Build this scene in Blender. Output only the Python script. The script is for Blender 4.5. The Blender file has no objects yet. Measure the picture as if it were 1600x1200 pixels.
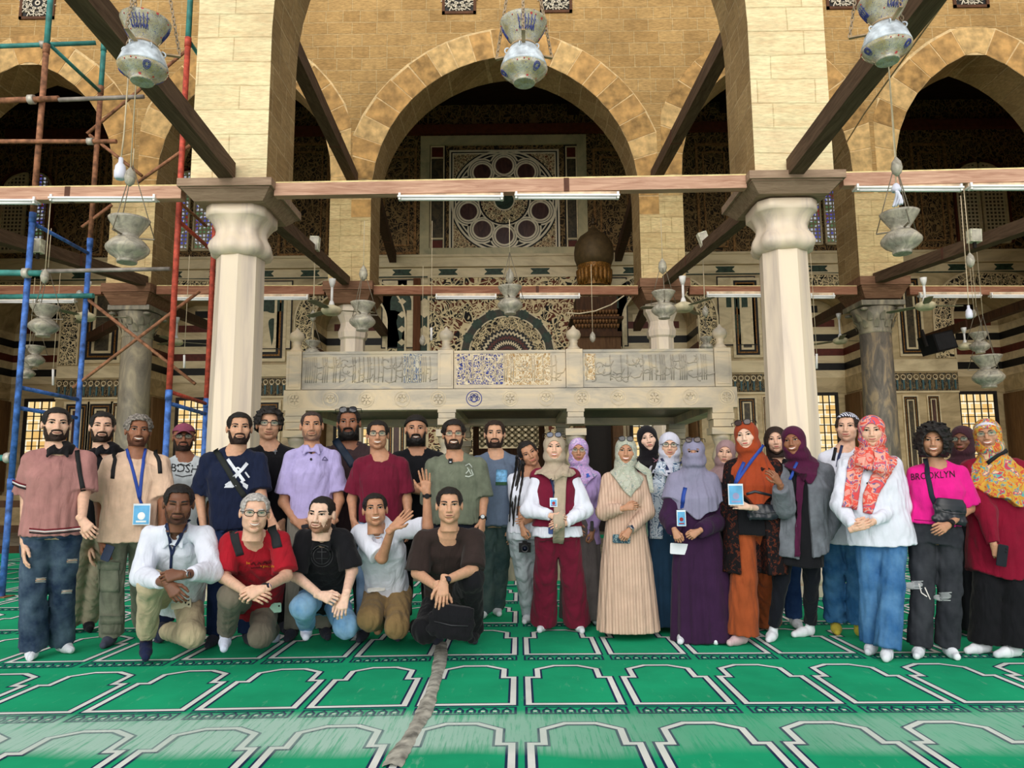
import bpy, math, random
import numpy as np
from mathutils import Vector, Matrix
R = math.radians
C = bpy.context.scene.collection
# ---------------------------------------------------------------- camera
PITCH, YAW, ROLL, FPX, CAMZ = R(7.53), R(0.5), R(0.4), 1150.0, 1.25
fw = Vector((-math.sin(YAW)*math.cos(PITCH), math.cos(YAW)*math.cos(PITCH), math.sin(PITCH)))
rt = Vector((math.cos(YAW), math.sin(YAW), 0))
up = rt.cross(fw)
rt, up = (rt*math.cos(ROLL) - up*math.sin(ROLL)), (up*math.cos(ROLL) + rt*math.sin(ROLL))
cd = bpy.data.cameras.new('camera'); cam = bpy.data.objects.new('camera', cd); C.objects.link(cam)
cam.matrix_world = Matrix(((rt.x, up.x, -fw.x, 0), (rt.y, up.y, -fw.y, 0), (rt.z, up.z, -fw.z, CAMZ), (0, 0, 0, 1)))
cd.sensor_fit = 'HORIZONTAL'; cd.sensor_width = 36; cd.lens = 36*FPX/1600; cd.clip_end = 300; cd.clip_start = .05
bpy.context.scene.camera = cam
# ---------------------------------------------------------------- sky, sun, exposure
w = bpy.data.worlds.new('sky'); bpy.context.scene.world = w; w.use_nodes = True
wn = w.node_tree.nodes; wl = w.node_tree.links
bg = wn['Background']; sky = wn.new('ShaderNodeTexSky'); sky.sky_type = 'HOSEK_WILKIE'; sky.turbidity = 4; sky.ground_albedo = .5
sky.sun_direction = Vector((-.3, -.75, .8)).normalized()
mxw = wn.new('ShaderNodeMix'); mxw.data_type = 'RGBA'; mxw.inputs[0].default_value = .6
mxw.inputs[7].default_value = (.95, .93, .92, 1)
wl.new(sky.outputs[0], mxw.inputs[6]); wl.new(mxw.outputs[2], bg.inputs[0]); bg.inputs[1].default_value = 1.15
sd = bpy.data.lights.new('sun', 'SUN'); sd.energy = 2.5; sd.angle = R(60); sd.color = (1, .955, .88)
so = bpy.data.objects.new('sun', sd); C.objects.link(so); so.rotation_euler = (R(72), 0, R(-10)); so.location = (0, -10, 20)
vs = bpy.context.scene.view_settings; vs.view_transform = 'Standard'; vs.look = 'None'; vs.exposure = 0; vs.gamma = 1; vs.use_curve_mapping = False

def P(px, py, Y):
    """point of the place that the photo shows at pixel px,py, at depth Y"""
    d = fw + rt*((px-800)/FPX) + up*((600-py)/FPX)
    return Vector((d.x/d.y*Y, Y, CAMZ + d.z/d.y*Y))
def PZ(px, py, z=0.0):
    d = fw + rt*((px-800)/FPX) + up*((600-py)/FPX)
    t = (z-CAMZ)/d.z
    return Vector((d.x*t, d.y*t, z))
# ---------------------------------------------------------------- materials
def lin(c):
    return tuple(((v/255)/12.92 if v/255 <= .04045 else ((v/255+.055)/1.055)**2.4) for v in c[:3])+(1,)
MATS = {}
class N:
    def __init__(s, name, rough=.7, metal=0.0, spec=.3):
        s.m = bpy.data.materials.new(name); s.m.use_nodes = True; s.t = s.m.node_tree
        s.b = s.t.nodes['Principled BSDF']; s.b.inputs['Roughness'].default_value = rough
        s.b.inputs['Metallic'].default_value = metal; s.b.inputs['Specular IOR Level'].default_value = spec
    def n(s, ty, **kw):
        x = s.t.nodes.new('ShaderNode'+ty)
        for k, v in kw.items():
            if k[0] == 'i' and k[1:].isdigit(): s.put(x, int(k[1:]), v)
            else: setattr(x, k, v)
        return x
    def put(s, x, i, v):
        if isinstance(v, bpy.types.NodeSocket): s.t.links.new(v, x.inputs[i])
        else: x.inputs[i].default_value = v
    def coord(s, kind='Object'): return s.n('TexCoord').outputs[kind]
    def math(s, op, a, b=0.0, c=0.0, clamp=False):
        x = s.n('Math', operation=op, use_clamp=clamp); s.put(x, 0, a); s.put(x, 1, b)
        s.put(x, 2, c) if op in ('MULTIPLY_ADD', 'SMOOTH_MIN', 'COMPARE') else None
        return x.outputs[0]
    def noise(s, vec, scale, detail=3, rough=.5, dist=0.0):
        x = s.n('TexNoise'); s.put(x, 'Vector', vec); x.inputs['Scale'].default_value = scale
        x.inputs['Detail'].default_value = detail; x.inputs['Roughness'].default_value = rough; x.inputs['Distortion'].default_value = dist
        return x.outputs[0]
    def vscale(s, vec, sc):
        x = s.n('Mapping'); s.put(x, 0, vec); x.inputs['Scale'].default_value = sc; return x.outputs[0]
    def mix(s, f, a, b, blend='MIX'):
        x = s.n('Mix', data_type='RGBA', blend_type=blend); s.put(x, 0, f)
        s.put(x, 6, a if isinstance(a, bpy.types.NodeSocket) else lin(a)); s.put(x, 7, b if isinstance(b, bpy.types.NodeSocket) else lin(b))
        return x.outputs[2]
    def ramp(s, f, stops, interp='LINEAR'):
        x = s.n('ValToRGB'); s.put(x, 0, f); r = x.color_ramp; r.interpolation = interp
        while len(r.elements) < len(stops): r.elements.new(.5)
        for e, (p, c) in zip(r.elements, stops): e.position = p; e.color = lin(c)
        return x.outputs[0]
    def range(s, f, a, b, c=0.0, d=1.0):
        x = s.n('MapRange'); s.put(x, 0, f); s.put(x, 1, a); s.put(x, 2, b); s.put(x, 3, c); s.put(x, 4, d); return x.outputs[0]
    def sep(s, vec):
        x = s.n('SeparateXYZ'); s.put(x, 0, vec); return x.outputs
    def comb(s, a, b, c=0.0):
        x = s.n('CombineXYZ'); s.put(x, 0, a); s.put(x, 1, b); s.put(x, 2, c); return x.outputs[0]
    def bump(s, h, st=.3, d=.01):
        x = s.n('Bump'); x.inputs['Strength'].default_value = st; x.inputs['Distance'].default_value = d
        s.put(x, 'Height', h); s.t.links.new(x.outputs[0], s.b.inputs['Normal'])
    def col(s, c):
        if isinstance(c, bpy.types.NodeSocket): s.t.links.new(c, s.b.inputs['Base Color'])
        else: s.b.inputs['Base Color'].default_value = lin(c)
        return s.m
def plain(name, c, rough=.6, metal=0.0, var=.12, scale=9, spec=.3, bumpy=0.0):
    """colour with slight mottling"""
    k = (name,)
    if k in MATS: return MATS[k]
    q = N(name, rough, metal, spec); n = q.noise(q.coord(), scale, 4)
    d = tuple(max(0, v*(1-var)) for v in c); l = tuple(min(255, v*(1+var)) for v in c)
    q.col(q.mix(q.range(n, .3, .7), d, l))
    if bumpy: q.bump(n, bumpy, .01)
    MATS[k] = q.m; return q.m
def stone(name, c1, c2, mortar, bw, bh, msize=.012, streak=.5, dark=.45):
    q = N(name, .85, 0, .15); o = q.sep(q.coord()); v = q.comb(q.math('ADD', o[0], o[1]), o[2])
    wv = q.n('VectorMath', operation='ADD'); q.put(wv, 0, v)
    ns = q.n('TexNoise'); q.put(ns, 'Vector', q.coord()); ns.inputs['Scale'].default_value = 1.3
    sc = q.n('VectorMath', operation='SCALE'); q.put(sc, 0, ns.outputs['Color']); sc.inputs[3].default_value = .05
    q.put(wv, 1, sc.outputs[0])
    b = q.n('TexBrick', offset=.42, squash=.7, squash_frequency=3); q.put(b, 0, wv.outputs[0])
    b.inputs['Color1'].default_value = lin(c1); b.inputs['Color2'].default_value = lin(c2); b.inputs['Mortar'].default_value = lin(mortar)
    b.inputs['Scale'].default_value = 1; b.inputs['Mortar Size'].default_value = msize; b.inputs['Brick Width'].default_value = bw
    b.inputs['Row Height'].default_value = bh; b.inputs['Mortar Smooth'].default_value = .3; b.inputs['Bias'].default_value = 0
    n1 = q.noise(q.vscale(q.coord(), (1, 1, 6)), 3.2, 6, .65)
    n2 = q.noise(q.coord(), 1.1, 4, .6)
    c = q.mix(q.range(n1, .35, .7, 0, streak), b.outputs[0], tuple(min(255, x*1.18) for x in c1))
    c = q.mix(q.range(n2, .45, .75, 0, dark), c, tuple(x*.72 for x in c2))
    n3 = q.noise(q.vscale(q.coord(), (1, 1, 5)), 11, 4, .6)
    c = q.mix(q.range(n3, .3, .62, dark, 0), c, tuple(x*.6 for x in c2))
    q.col(c); q.bump(q.math('SUBTRACT', q.math('MULTIPLY', n1, .5), q.math('MULTIPLY', b.outputs[1], .8)), .8, .03)
    return q.m
def marble(name, c1, c2, c3, sc=(1, 1, .25), s=2.2, rough=.4):
    q = N(name, rough, 0, .4); v = q.vscale(q.coord(), sc)
    n = q.noise(v, s, 6, .6, 1.5); n2 = q.noise(v, s*3.3, 3, .5, .6)
    c = q.ramp(n, [(.3, c2), (.5, c1), (.62, c3)]); c = q.mix(q.range(n2, .55, .8, 0, .4), c, c3)
    q.col(c); q.bump(n2, .15, .01); return q.m
def arab(name, cols, s=9.0, line=(236, 214, 168), stretch=(1, 1, 1), thr=.5, bumps=.5):
    """interlaced scroll inlay: pale winding bands over a ground of two colours"""
    q = N(name, .65, 0, .25); v = q.vscale(q.coord(), stretch)
    n = q.noise(v, s*.42, 1.2, .4, 1.2)
    f = q.math('FRACT', q.math('MULTIPLY', n, 9.0))
    a = q.math('ABSOLUTE', q.math('SUBTRACT', f, .5))
    vo = q.n('TexVoronoi', feature='DISTANCE_TO_EDGE'); q.put(vo, 'Vector', v); vo.inputs['Scale'].default_value = s*.62
    m = q.math('MINIMUM', q.range(a, .16, .22), q.range(vo.outputs[0], .035, .075))
    g = q.mix(q.range(q.noise(v, s*.5, 0), .49, .51), cols[0], cols[1])
    q.col(q.mix(m, line, g)); q.bump(q.math('SUBTRACT', 1, m), bumps, .02); return q.m
def wood(name, c1, c2, rough=.7, sc=(8, 1, 8), s=2.0):
    q = N(name, rough, 0, .2); v = q.vscale(q.coord(), sc)
    n = q.noise(v, s, 6, .65, .8); c = q.mix(q.range(n, .3, .7), c1, c2)
    q.col(c); q.bump(n, .3, .01); return q.m
# ---------------------------------------------------------------- meshes
def tag(o, label=None, cat=None, group=None, kind=None):
    for k, v in (('label', label), ('category', cat), ('group', group), ('kind', kind)):
        if v: o[k] = v
    return o
def empty(name, loc, label=None, cat=None, group=None, kind=None):
    o = bpy.data.objects.new(name, None); C.objects.link(o); o.location = loc; o.empty_display_size = .1
    bpy_par[o.name] = Vector(loc); return tag(o, label, cat, group, kind)
bpy_par = {}
def rotto(d):
    return Vector((0, 0, 1)).rotation_difference(Vector(d).normalized()).to_matrix().to_4x4()
class MB:
    def __init__(s): s.v = []; s.f = []; s.m = []; s.sm = []
    def add(s, vs, fs, mi=0, smooth=False):
        o = len(s.v); s.v += [tuple(x) for x in vs]; s.f += [tuple(i+o for i in f) for f in fs]
        s.m += [mi]*len(fs); s.sm += [smooth]*len(fs); return s
    def box(s, lo, hi, mi=0, M=None, bev=0.0):
        x0, y0, z0 = lo; x1, y1, z1 = hi
        vs = [Vector(p) for p in ((x0,y0,z0),(x1,y0,z0),(x1,y1,z0),(x0,y1,z0),(x0,y0,z1),(x1,y0,z1),(x1,y1,z1),(x0,y1,z1))]
        if M: vs = [M @ p for p in vs]
        return s.add(vs, [(0,3,2,1),(4,5,6,7),(0,1,5,4),(1,2,6,5),(2,3,7,6),(3,0,4,7)], mi)
    def beam(s, a, b, w, h, mi=0, upv=(0, 0, 1)):
        a = Vector(a); b = Vector(b); d = b-a; L = d.length; d.normalize()
        side = d.cross(Vector(upv)).normalized(); u = side.cross(d)
        M = Matrix(((side.x, d.x, u.x, a.x), (side.y, d.y, u.y, a.y), (side.z, d.z, u.z, a.z), (0, 0, 0, 1)))
        return s.box((-w/2, 0, -h/2), (w/2, L, h/2), mi, M)
    def ring(s, pts_list, mi=0, cap=(True, True), smooth=True, closed=True):
        """skin a list of equal length loops"""
        n = len(pts_list[0]); o = len(s.v); m = len(pts_list)
        s.v += [tuple(p) for r in pts_list for p in r]
        for k in range(m-1):
            for i in range(n if closed else n-1):
                j = (i+1) % n; s.f.append((o+k*n+i, o+k*n+j, o+(k+1)*n+j, o+(k+1)*n+i)); s.m.append(mi); s.sm.append(smooth)
        if cap[0] and closed: s.f.append(tuple(o+i for i in reversed(range(n)))); s.m.append(mi); s.sm.append(False)
        if cap[1] and closed: s.f.append(tuple(o+(m-1)*n+i for i in range(n))); s.m.append(mi); s.sm.append(False)
        return s
    def tube(s, pts, r, n=8, mi=0, smooth=True):
        pts = [Vector(p) for p in pts]; L = []; rs = r if isinstance(r, (list, tuple)) else [r]*len(pts)
        d0 = (pts[1]-pts[0]).normalized(); a = d0.orthogonal().normalized()
        for i, p in enumerate(pts):
            d = (pts[min(i+1, len(pts)-1)]-pts[max(i-1, 0)]).normalized()
            a = (a - d*a.dot(d)).normalized(); b = d.cross(a)
            L.append([p+(a*math.cos(t)+b*math.sin(t))*rs[i] for t in [2*math.pi*k/n for k in range(n)]])
        return s.ring(L, mi, smooth=smooth)
    def lathe(s, prof, c=(0, 0, 0), n=24, mi=0, smooth=True, M=None, ph=0.0):
        c = Vector(c); L = []
        for r, z in prof:
            L.append([c+Vector((r*math.cos(2*math.pi*k/n+ph), r*math.sin(2*math.pi*k/n+ph), z)) for k in range(n)])
        if M: L = [[M @ p for p in r] for r in L]
        return s.ring(L, mi, smooth=smooth)
    def poly(s, pts, mi=0): return s.add(pts, [tuple(range(len(pts)))], mi)
    def disc(s, c, r, y, n=32, mi=0, r0=0.0):
        """upright disc or ring in the xz plane facing -y"""
        if r0 <= 0: return s.poly([(c[0]+r*math.cos(2*math.pi*k/n), y, c[1]+r*math.sin(2*math.pi*k/n)) for k in range(n)], mi)
        a = [(c[0]+r*math.cos(2*math.pi*k/n), y, c[1]+r*math.sin(2*math.pi*k/n)) for k in range(n)]
        b = [(c[0]+r0*math.cos(2*math.pi*k/n), y, c[1]+r0*math.sin(2*math.pi*k/n)) for k in range(n)]
        return s.add(a+b, [(k, (k+1) % n, n+(k+1) % n, n+k) for k in range(n)], mi)
    def rect(s, x0, x1, z0, z1, y, mi=0): return s.poly([(x0, y, z0), (x1, y, z0), (x1, y, z1), (x0, y, z1)], mi)
    def build(s, name, mats, parent=None, label=None, cat=None, group=None, kind=None):
        me = bpy.data.meshes.new(name); mats = mats if isinstance(mats, (list, tuple)) else [mats]
        off = Vector((0, 0, 0))
        if parent is not None:
            p = parent
            while p is not None: off += p.location; p = p.parent
        else:
            a = np.array(s.v); off = Vector(((a[:, 0].min()+a[:, 0].max())/2, (a[:, 1].min()+a[:, 1].max())/2, a[:, 2].min()))
        me.from_pydata([(x-off.x, y-off.y, z-off.z) for x, y, z in s.v], [], s.f)
        for m in mats: me.materials.append(m)
        me.polygons.foreach_set('material_index', s.m); me.polygons.foreach_set('use_smooth', s.sm)
        me.update(); o = bpy.data.objects.new(name, me); C.objects.link(o)
        if parent is not None: o.parent = parent
        else: o.location = off
        return tag(o, label, cat, group, kind)
def copy_tree(o, parent=None):
    kids = [c for c in C.objects if c.parent == o]
    c = o.copy(); C.objects.link(c)
    if parent: c.parent = parent
    for k in kids: copy_tree(k, c)
    return c
# ================================================================ materials of the building
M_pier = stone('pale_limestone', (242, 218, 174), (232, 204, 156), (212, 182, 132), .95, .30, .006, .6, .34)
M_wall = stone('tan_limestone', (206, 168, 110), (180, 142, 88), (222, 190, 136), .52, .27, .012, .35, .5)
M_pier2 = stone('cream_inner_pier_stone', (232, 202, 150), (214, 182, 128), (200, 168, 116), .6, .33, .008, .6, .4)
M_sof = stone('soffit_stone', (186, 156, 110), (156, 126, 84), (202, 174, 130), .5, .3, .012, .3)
M_vous = [plain('voussoir_pale', (214, 178, 120), .85, var=.16, scale=6, bumpy=.5), plain('voussoir_tan', (194, 152, 94), .85, var=.18, scale=5, bumpy=.5),
          plain('voussoir_brown', (176, 138, 84), .85, var=.2, scale=7, bumpy=.5)]
M_joint = plain('lime_mortar', (228, 198, 146), .9)
M_mar = marble('white_marble', (234, 216, 194), (204, 188, 174), (240, 222, 196), (1, 1, .12), 3.0)
M_mar2 = marble('yellowed_marble', (192, 178, 154), (150, 144, 132), (212, 192, 158), (.35, 1, 1), 2.4)
M_carv = marble('carved_marble', (172, 164, 148), (138, 134, 124), (194, 180, 150), (.5, 1, 1.4), 3)
M_gran = marble('grey_granite', (120, 112, 100), (82, 78, 72), (168, 148, 116), (1, 1, .3), 4.5, .5)
M_grm = marble('grey_marble', (142, 134, 116), (104, 98, 86), (176, 164, 136), (1, 1, .3), 3, .5)
M_tie = wood('red_brown_timber', (160, 116, 94), (216, 176, 150), .75, (.6, 8, 8), 3)
M_tied = wood('dark_weathered_timber', (74, 56, 42), (118, 94, 74), .85, (9, .7, 9), 2.5)
M_cap = wood('impost_timber', (134, 110, 90), (178, 152, 128), .8, (1, 8, 8), 2.5)
M_dk = wood('dark_brown_wood', (44, 28, 18), (84, 54, 32), .7, (6, 6, .8), 2)
M_black = plain('black_slate', (24, 22, 20), .5)
M_rust = plain('red_porphyry', (96, 40, 26), .5)
M_plum = marble('plum_porphyry', (74, 44, 38), (50, 28, 26), (90, 60, 50), (1, 1, .3), 6)
M_cream = marble('cream_marble', (226, 206, 164), (196, 174, 134), (238, 218, 176), (.3, 1, 1), 2.2)
M_green = plain('green_serpentine', (44, 62, 48), .5, var=.3)
M_ara = arab('scroll_inlay_black_rust', ((22, 20, 18), (104, 50, 30)), 6.2)
M_ara2 = arab('scroll_inlay_black', ((24, 22, 20), (40, 34, 28)), 10)
M_arar = arab('scroll_inlay_rust', ((124, 70, 44), (60, 34, 22)), 16)
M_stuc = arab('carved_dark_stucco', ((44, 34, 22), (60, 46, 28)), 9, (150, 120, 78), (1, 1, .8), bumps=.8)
M_fri = arab('blue_black_frieze', ((38, 58, 64), (30, 28, 26)), 14, (132, 112, 78), (1.6, 1, .5))
M_gold = plain('gilded_wood', (120, 82, 34), .45, .3, var=.4, scale=30)
M_dado = marble('dark_marble_slab', (74, 66, 50), (44, 38, 30), (98, 84, 60), (1, 1, 1), 5)
M_iron = plain('iron', (46, 42, 40), .6, .4)
M_ceil = wood('dark_ceiling_planks', (34, 20, 12), (58, 34, 18), .8, (1, 8, 1), 2)
D1, D2, D3 = 8.0, 14.4, 20.5
TH = .95
# ================================================================ floor
def carpet_material(name, c, worn, wamt):
    q = N(name, .92, 0, .08); o = q.coord()
    n = q.noise(o, 1.6, 4, .6); n2 = q.noise(q.vscale(o, (34, 1.6, 1)), 1.6, 4, .7); n3 = q.noise(o, 60, 2)
    d = tuple(v*.86 for v in c)
    cc = q.mix(q.range(n, .3, .7), d, c)
    g = q.n('NewGeometry').outputs[0]; s = q.sep(g)
    # band of worn pile that runs across in front of the group
    yy = q.math('ADD', s[1], q.math('MULTIPLY', q.math('SUBTRACT', q.noise(g, .8, 2), .5), .35))
    band = q.math('MULTIPLY', q.range(yy, 3.56, 3.72), q.range(yy, 4.26, 4.06))
    m = q.math('MULTIPLY', band, q.range(n2, .36, .56), clamp=True)
    m = q.math('ADD', m, q.math('MULTIPLY', band, .42), clamp=True)
    side = q.math('MAXIMUM', q.range(s[0], .9, -.6, .25, 1), q.range(s[0], 1.2, 1.6, .2, .55))
    m = q.math('MULTIPLY', m, side)
    m2 = q.math('MULTIPLY', q.range(q.noise(q.vscale(o, (9, 2, 1)), 2, 5, .7), .60, .78), .45)
    near = q.range(s[1], 6.5, 4.5)
    m = q.math('MAXIMUM', q.math('MULTIPLY', m, wamt), q.math('MULTIPLY', q.math('MULTIPLY', m2, near), wamt))
    q.col(q.mix(m, cc, worn)); q.bump(n3, .25, .004); return q.m
M_cg = carpet_material('green_carpet', (34, 178, 126), (178, 214, 200), .95)
M_cw = carpet_material('white_carpet_pile', (246, 250, 244), (190, 216, 206), .6)
M_cn = carpet_material('navy_carpet_pile', (38, 56, 92), (150, 178, 172), .75)
M_slab = stone('floor_flags', (150, 140, 122), (130, 120, 104), (96, 88, 76), .8, .8, .01)
f = MB(); f.box((-16, -6, -.12), (18, 23, -.012)); f.build('floor', M_slab, kind='structure')
def carpet():
    b = MB(); PW, PR, Y0 = .6135, 1.207, 4.19
    b.box((-9.5, 1.2, -.011), (9.5, 17.5, 0.0), 0)
    def wob(x, y):
        if x < -.35: y += .052*(x+.35)
        if x > 0: x += .0
        return x, y
    def strip(pts, wd, mi, z):
        """flat band along an open or closed polyline"""
        n = len(pts); L = []
        for i, p in enumerate(pts):
            p = np.array(p, float)
            d1 = (p-np.array(pts[i-1], float)) if i else (np.array(pts[1], float)-p)
            d2 = (np.array(pts[i+1], float)-p) if i < n-1 else d1
            if i == 0 and pts[0] == pts[-1]: d1 = p-np.array(pts[-2], float)
            if i == n-1 and pts[0] == pts[-1]: d2 = np.array(pts[1], float)-p
            d1 = d1/np.linalg.norm(d1); d2 = d2/np.linalg.norm(d2)
            n1 = np.array((-d1[1], d1[0])); n2 = np.array((-d2[1], d2[0])); m = n1+n2; m /= np.linalg.norm(m)
            k = wd/2/max(.4, m.dot(n1)); L.append((p+m*k, p-m*k))
        vs = [(*wob(*a), z) for ab in L for a in ab]
        b.add(vs, [(2*i, 2*i+1, 2*i+3, 2*i+2) for i in range(n-1)], mi)
    rng = random.Random(3)
    for r in range(-2, 10):
        for c in range(-15, 16):
            x0 = c*PW+.0; y0 = Y0+r*PR
            if abs(x0) > y0*.78+2.2 or abs(x0) > 9.2 or y0 < 1.3: continue
            dense = y0 < 9
            w0, w1 = x0+.045, x0+PW-.045
            o = [(w0, y0+.17), (w1, y0+.17), (w1, y0+.74), (w1-.065, y0+.74), (w1-.065, y0+.95), ((w0+w1)/2+.08, y0+1.04),
                 ((w0+w1)/2-.08, y0+1.04), (w0+.065, y0+.95), (w0+.065, y0+.74), (w0, y0+.74), (w0, y0+.17)]
            strip(o, .060, 2, .0012); strip(o, .034, 1, .0024)
            # band of little arches at the foot of each mat
            a0, a1 = y0, y0+.115
            strip([(w0-.015, a0), (w1+.015, a0), (w1+.015, a1), (w0-.015, a1), (w0-.015, a0)], .014, 2, .0012)
            if dense:
                k = 8; sw = (w1-w0)/k
                for i in range(k):
                    u = w0+sw*i
                    strip([(u+.012, a0+.012), (u+.012, a0+.06), (u+sw/2, a0+.095), (u+sw-.012, a0+.06), (u+sw-.012, a0+.012)], .013, 2, .0012)
                    strip([(u+sw/2-.01, a0+.04), (u+sw/2+.01, a0+.04)], .02, 1, .0024)
                    strip([(u+.028, a0+.012), (u+sw-.028, a0+.012)], .012, 2, .0012)
            else: strip([(w0, a0+.05), (w1, a0+.05)], .05, 2, .0012)
    b.build('prayer_carpet', [M_cg, M_cw, M_cn], label='green wall-to-wall prayer carpet woven with white and navy niches', cat='carpet')
carpet()
# frayed tape over the carpet seam
def seam():
    pts = [(612, 1200), (622, 1180), (636, 1160), (648, 1140), (660, 1120), (668, 1100), (676, 1078), (684, 1050), (688, 1030), (690, 1005)]
    rng = random.Random(5); b = MB(); L = []
    cs = [PZ(x, y) for x, y in pts]; fine = []
    for i in range(len(cs)-1):
        for k in range(5): fine.append(cs[i].lerp(cs[i+1], k/5))
    fine.append(cs[-1])
    for i, c in enumerate(fine):
        wd = .043+.007*math.sin(i*.35)+rng.uniform(-.004, .004); t = i/len(fine)
        row = []
        for k in range(9):
            u = k/8*2-1; z = .003+.010*(1-u*u)+rng.uniform(0, .006)*(1-u*u)
            row.append((c.x+u*wd, c.y+rng.uniform(-.006, .006), z))
        L.append(row)
    b.ring(L, 0, closed=False)
    b.build('seam_tape', plain('dusty_grey_tape', (158, 156, 146), .85, var=.3, scale=14, bumpy=.6), label='crumpled grey tape strip running over the carpet seam towards the kneeling man in black', cat='tape')
seam()
# ================================================================ arcades
def arch_curve(xl, xr, zs, za, n=14):
    a = (xr-xl)/2; h = za-zs; Rr = (h*h+a*a)/(2*a); cx = xl+Rr; th = math.asin(min(1, h/Rr)); left = []
    for i in range(n+1):
        t = th*i/n; left.append((cx-Rr*math.cos(t), zs+Rr*math.sin(t)))
    return left + [(xl+xr-x, z) for x, z in reversed(left[:-1])]
def arcade(name, Y, th, x0, x1, openings, zb, zt, mats, zp=None):
    zp = zp or zb
    b = MB(); xs = [x0]; edge = x0
    for xl, xr, zs, za in openings:
        for y, s in ((Y, 1), (Y+th, -1)):
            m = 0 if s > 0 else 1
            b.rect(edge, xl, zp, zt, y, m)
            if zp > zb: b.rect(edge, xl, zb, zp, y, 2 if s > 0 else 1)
            c = arch_curve(xl, xr, zs, za)
            for (xa, z_a), (xb, z_b) in zip(c, c[1:]): b.poly([(xa, y, z_a), (xb, y, z_b), (xb, y, zt), (xa, y, zt)], m)
        c = [(xl, zb)] + c + [(xr, zb)]
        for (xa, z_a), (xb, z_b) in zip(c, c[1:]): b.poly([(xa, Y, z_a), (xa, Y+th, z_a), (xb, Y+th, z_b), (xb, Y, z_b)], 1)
        edge = xr
    for y in (Y, Y+th): b.rect(edge, x1, zb, zt, y, 0)
    pr = [(x0, openings[0][0])]+[(a[1], c[0]) for a, c in zip(openings, openings[1:])]+[(edge, x1)]
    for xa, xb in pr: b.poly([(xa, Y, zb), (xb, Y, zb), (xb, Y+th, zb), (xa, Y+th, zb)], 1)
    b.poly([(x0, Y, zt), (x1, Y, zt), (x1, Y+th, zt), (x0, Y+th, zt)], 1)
    return b.build(name, mats, kind='structure')
OP2 = [(-12.2, -8.32, 7.5, 10.1), (-7.41, -3.82, 7.5, 10.1), (-2.98, 2.49, 7.1, 10.08), (3.38, 6.86, 7.5, 10.08), (7.75, 11.4, 7.5, 10.07)]
OP1 = [(-12.4, -8.1, 6.8, 9.6), (-7.2, -3.73, 6.8, 9.6), (-2.86, 2.71, 6.55, 9.9), (3.60, 7.1, 6.8, 9.6), (8.0, 12.2, 6.8, 9.6)]
ZT = 12.3
def voussoirs(name, parent_wall, Y, op, wd, n):
    xl, xr, zs, za = op; c = arch_curve(xl, xr, zs, za, 40); b = MB(); rng = random.Random(int(xl*10))
    c = [(xl, zs-.5)]+c+[(xr, zs-.5)]
    P2 = np.array(c); seg = np.r_[0, np.cumsum(np.linalg.norm(np.diff(P2, axis=0), axis=1))]
    def at(s): return np.array([np.interp(s, seg, P2[:, 0]), np.interp(s, seg, P2[:, 1])])
    cen = np.array([(xl+xr)/2, zs-.3])
    def nrm(s):
        t = at(min(s+.02, seg[-1]))-at(max(s-.02, 0)); t /= np.linalg.norm(t); return np.array([-t[1], t[0]])
    ed = np.linspace(0, seg[-1], n+1); xlo, xhi = xl-.40, xr+.40
    def lim(p): return np.array([min(max(p[0], xlo), xhi), p[1]])
    for i in range(n):
        a, e = ed[i]+.012, ed[i+1]-.012; w2 = wd*rng.uniform(.94, 1.04)
        I = [at(a+(e-a)*k/3) for k in range(4)]; O = [lim(at(a+(e-a)*k/3)+nrm(a+(e-a)*k/3)*w2) for k in range(4)]
        loop = I+O[::-1]; mi = rng.choice([0, 0, 1, 1, 2])
        v = [(p[0], Y-.012, p[1]) for p in loop]+[(p[0], Y, p[1]) for p in loop]; m = len(loop)
        b.add(v, [tuple(range(m))]+[(k, k+m, (k+1) % m+m, (k+1) % m) for k in range(m)], mi)
    # mortar bed behind
    v = [(*(at(s)), 0) for s in ed]; v = [(at(s)[0], Y-.004, at(s)[1]) for s in ed]+[(lim(at(s)+nrm(s)*(wd+.03))[0], Y-.004, (at(s)+nrm(s)*(wd+.03))[1]) for s in ed]
    b.add(v, [(k, k+1, n+1+k+1, n+1+k) for k in range(n)], 3)
    o = b.build(name, M_vous+[M_joint], parent_wall)
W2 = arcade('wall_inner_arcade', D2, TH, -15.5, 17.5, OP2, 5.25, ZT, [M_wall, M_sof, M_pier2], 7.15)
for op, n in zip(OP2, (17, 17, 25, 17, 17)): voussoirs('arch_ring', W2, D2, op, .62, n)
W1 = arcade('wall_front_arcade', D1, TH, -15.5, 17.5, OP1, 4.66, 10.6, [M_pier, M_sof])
M_lat = plain('white_stucco_lattice', (214, 204, 182), .8)
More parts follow.
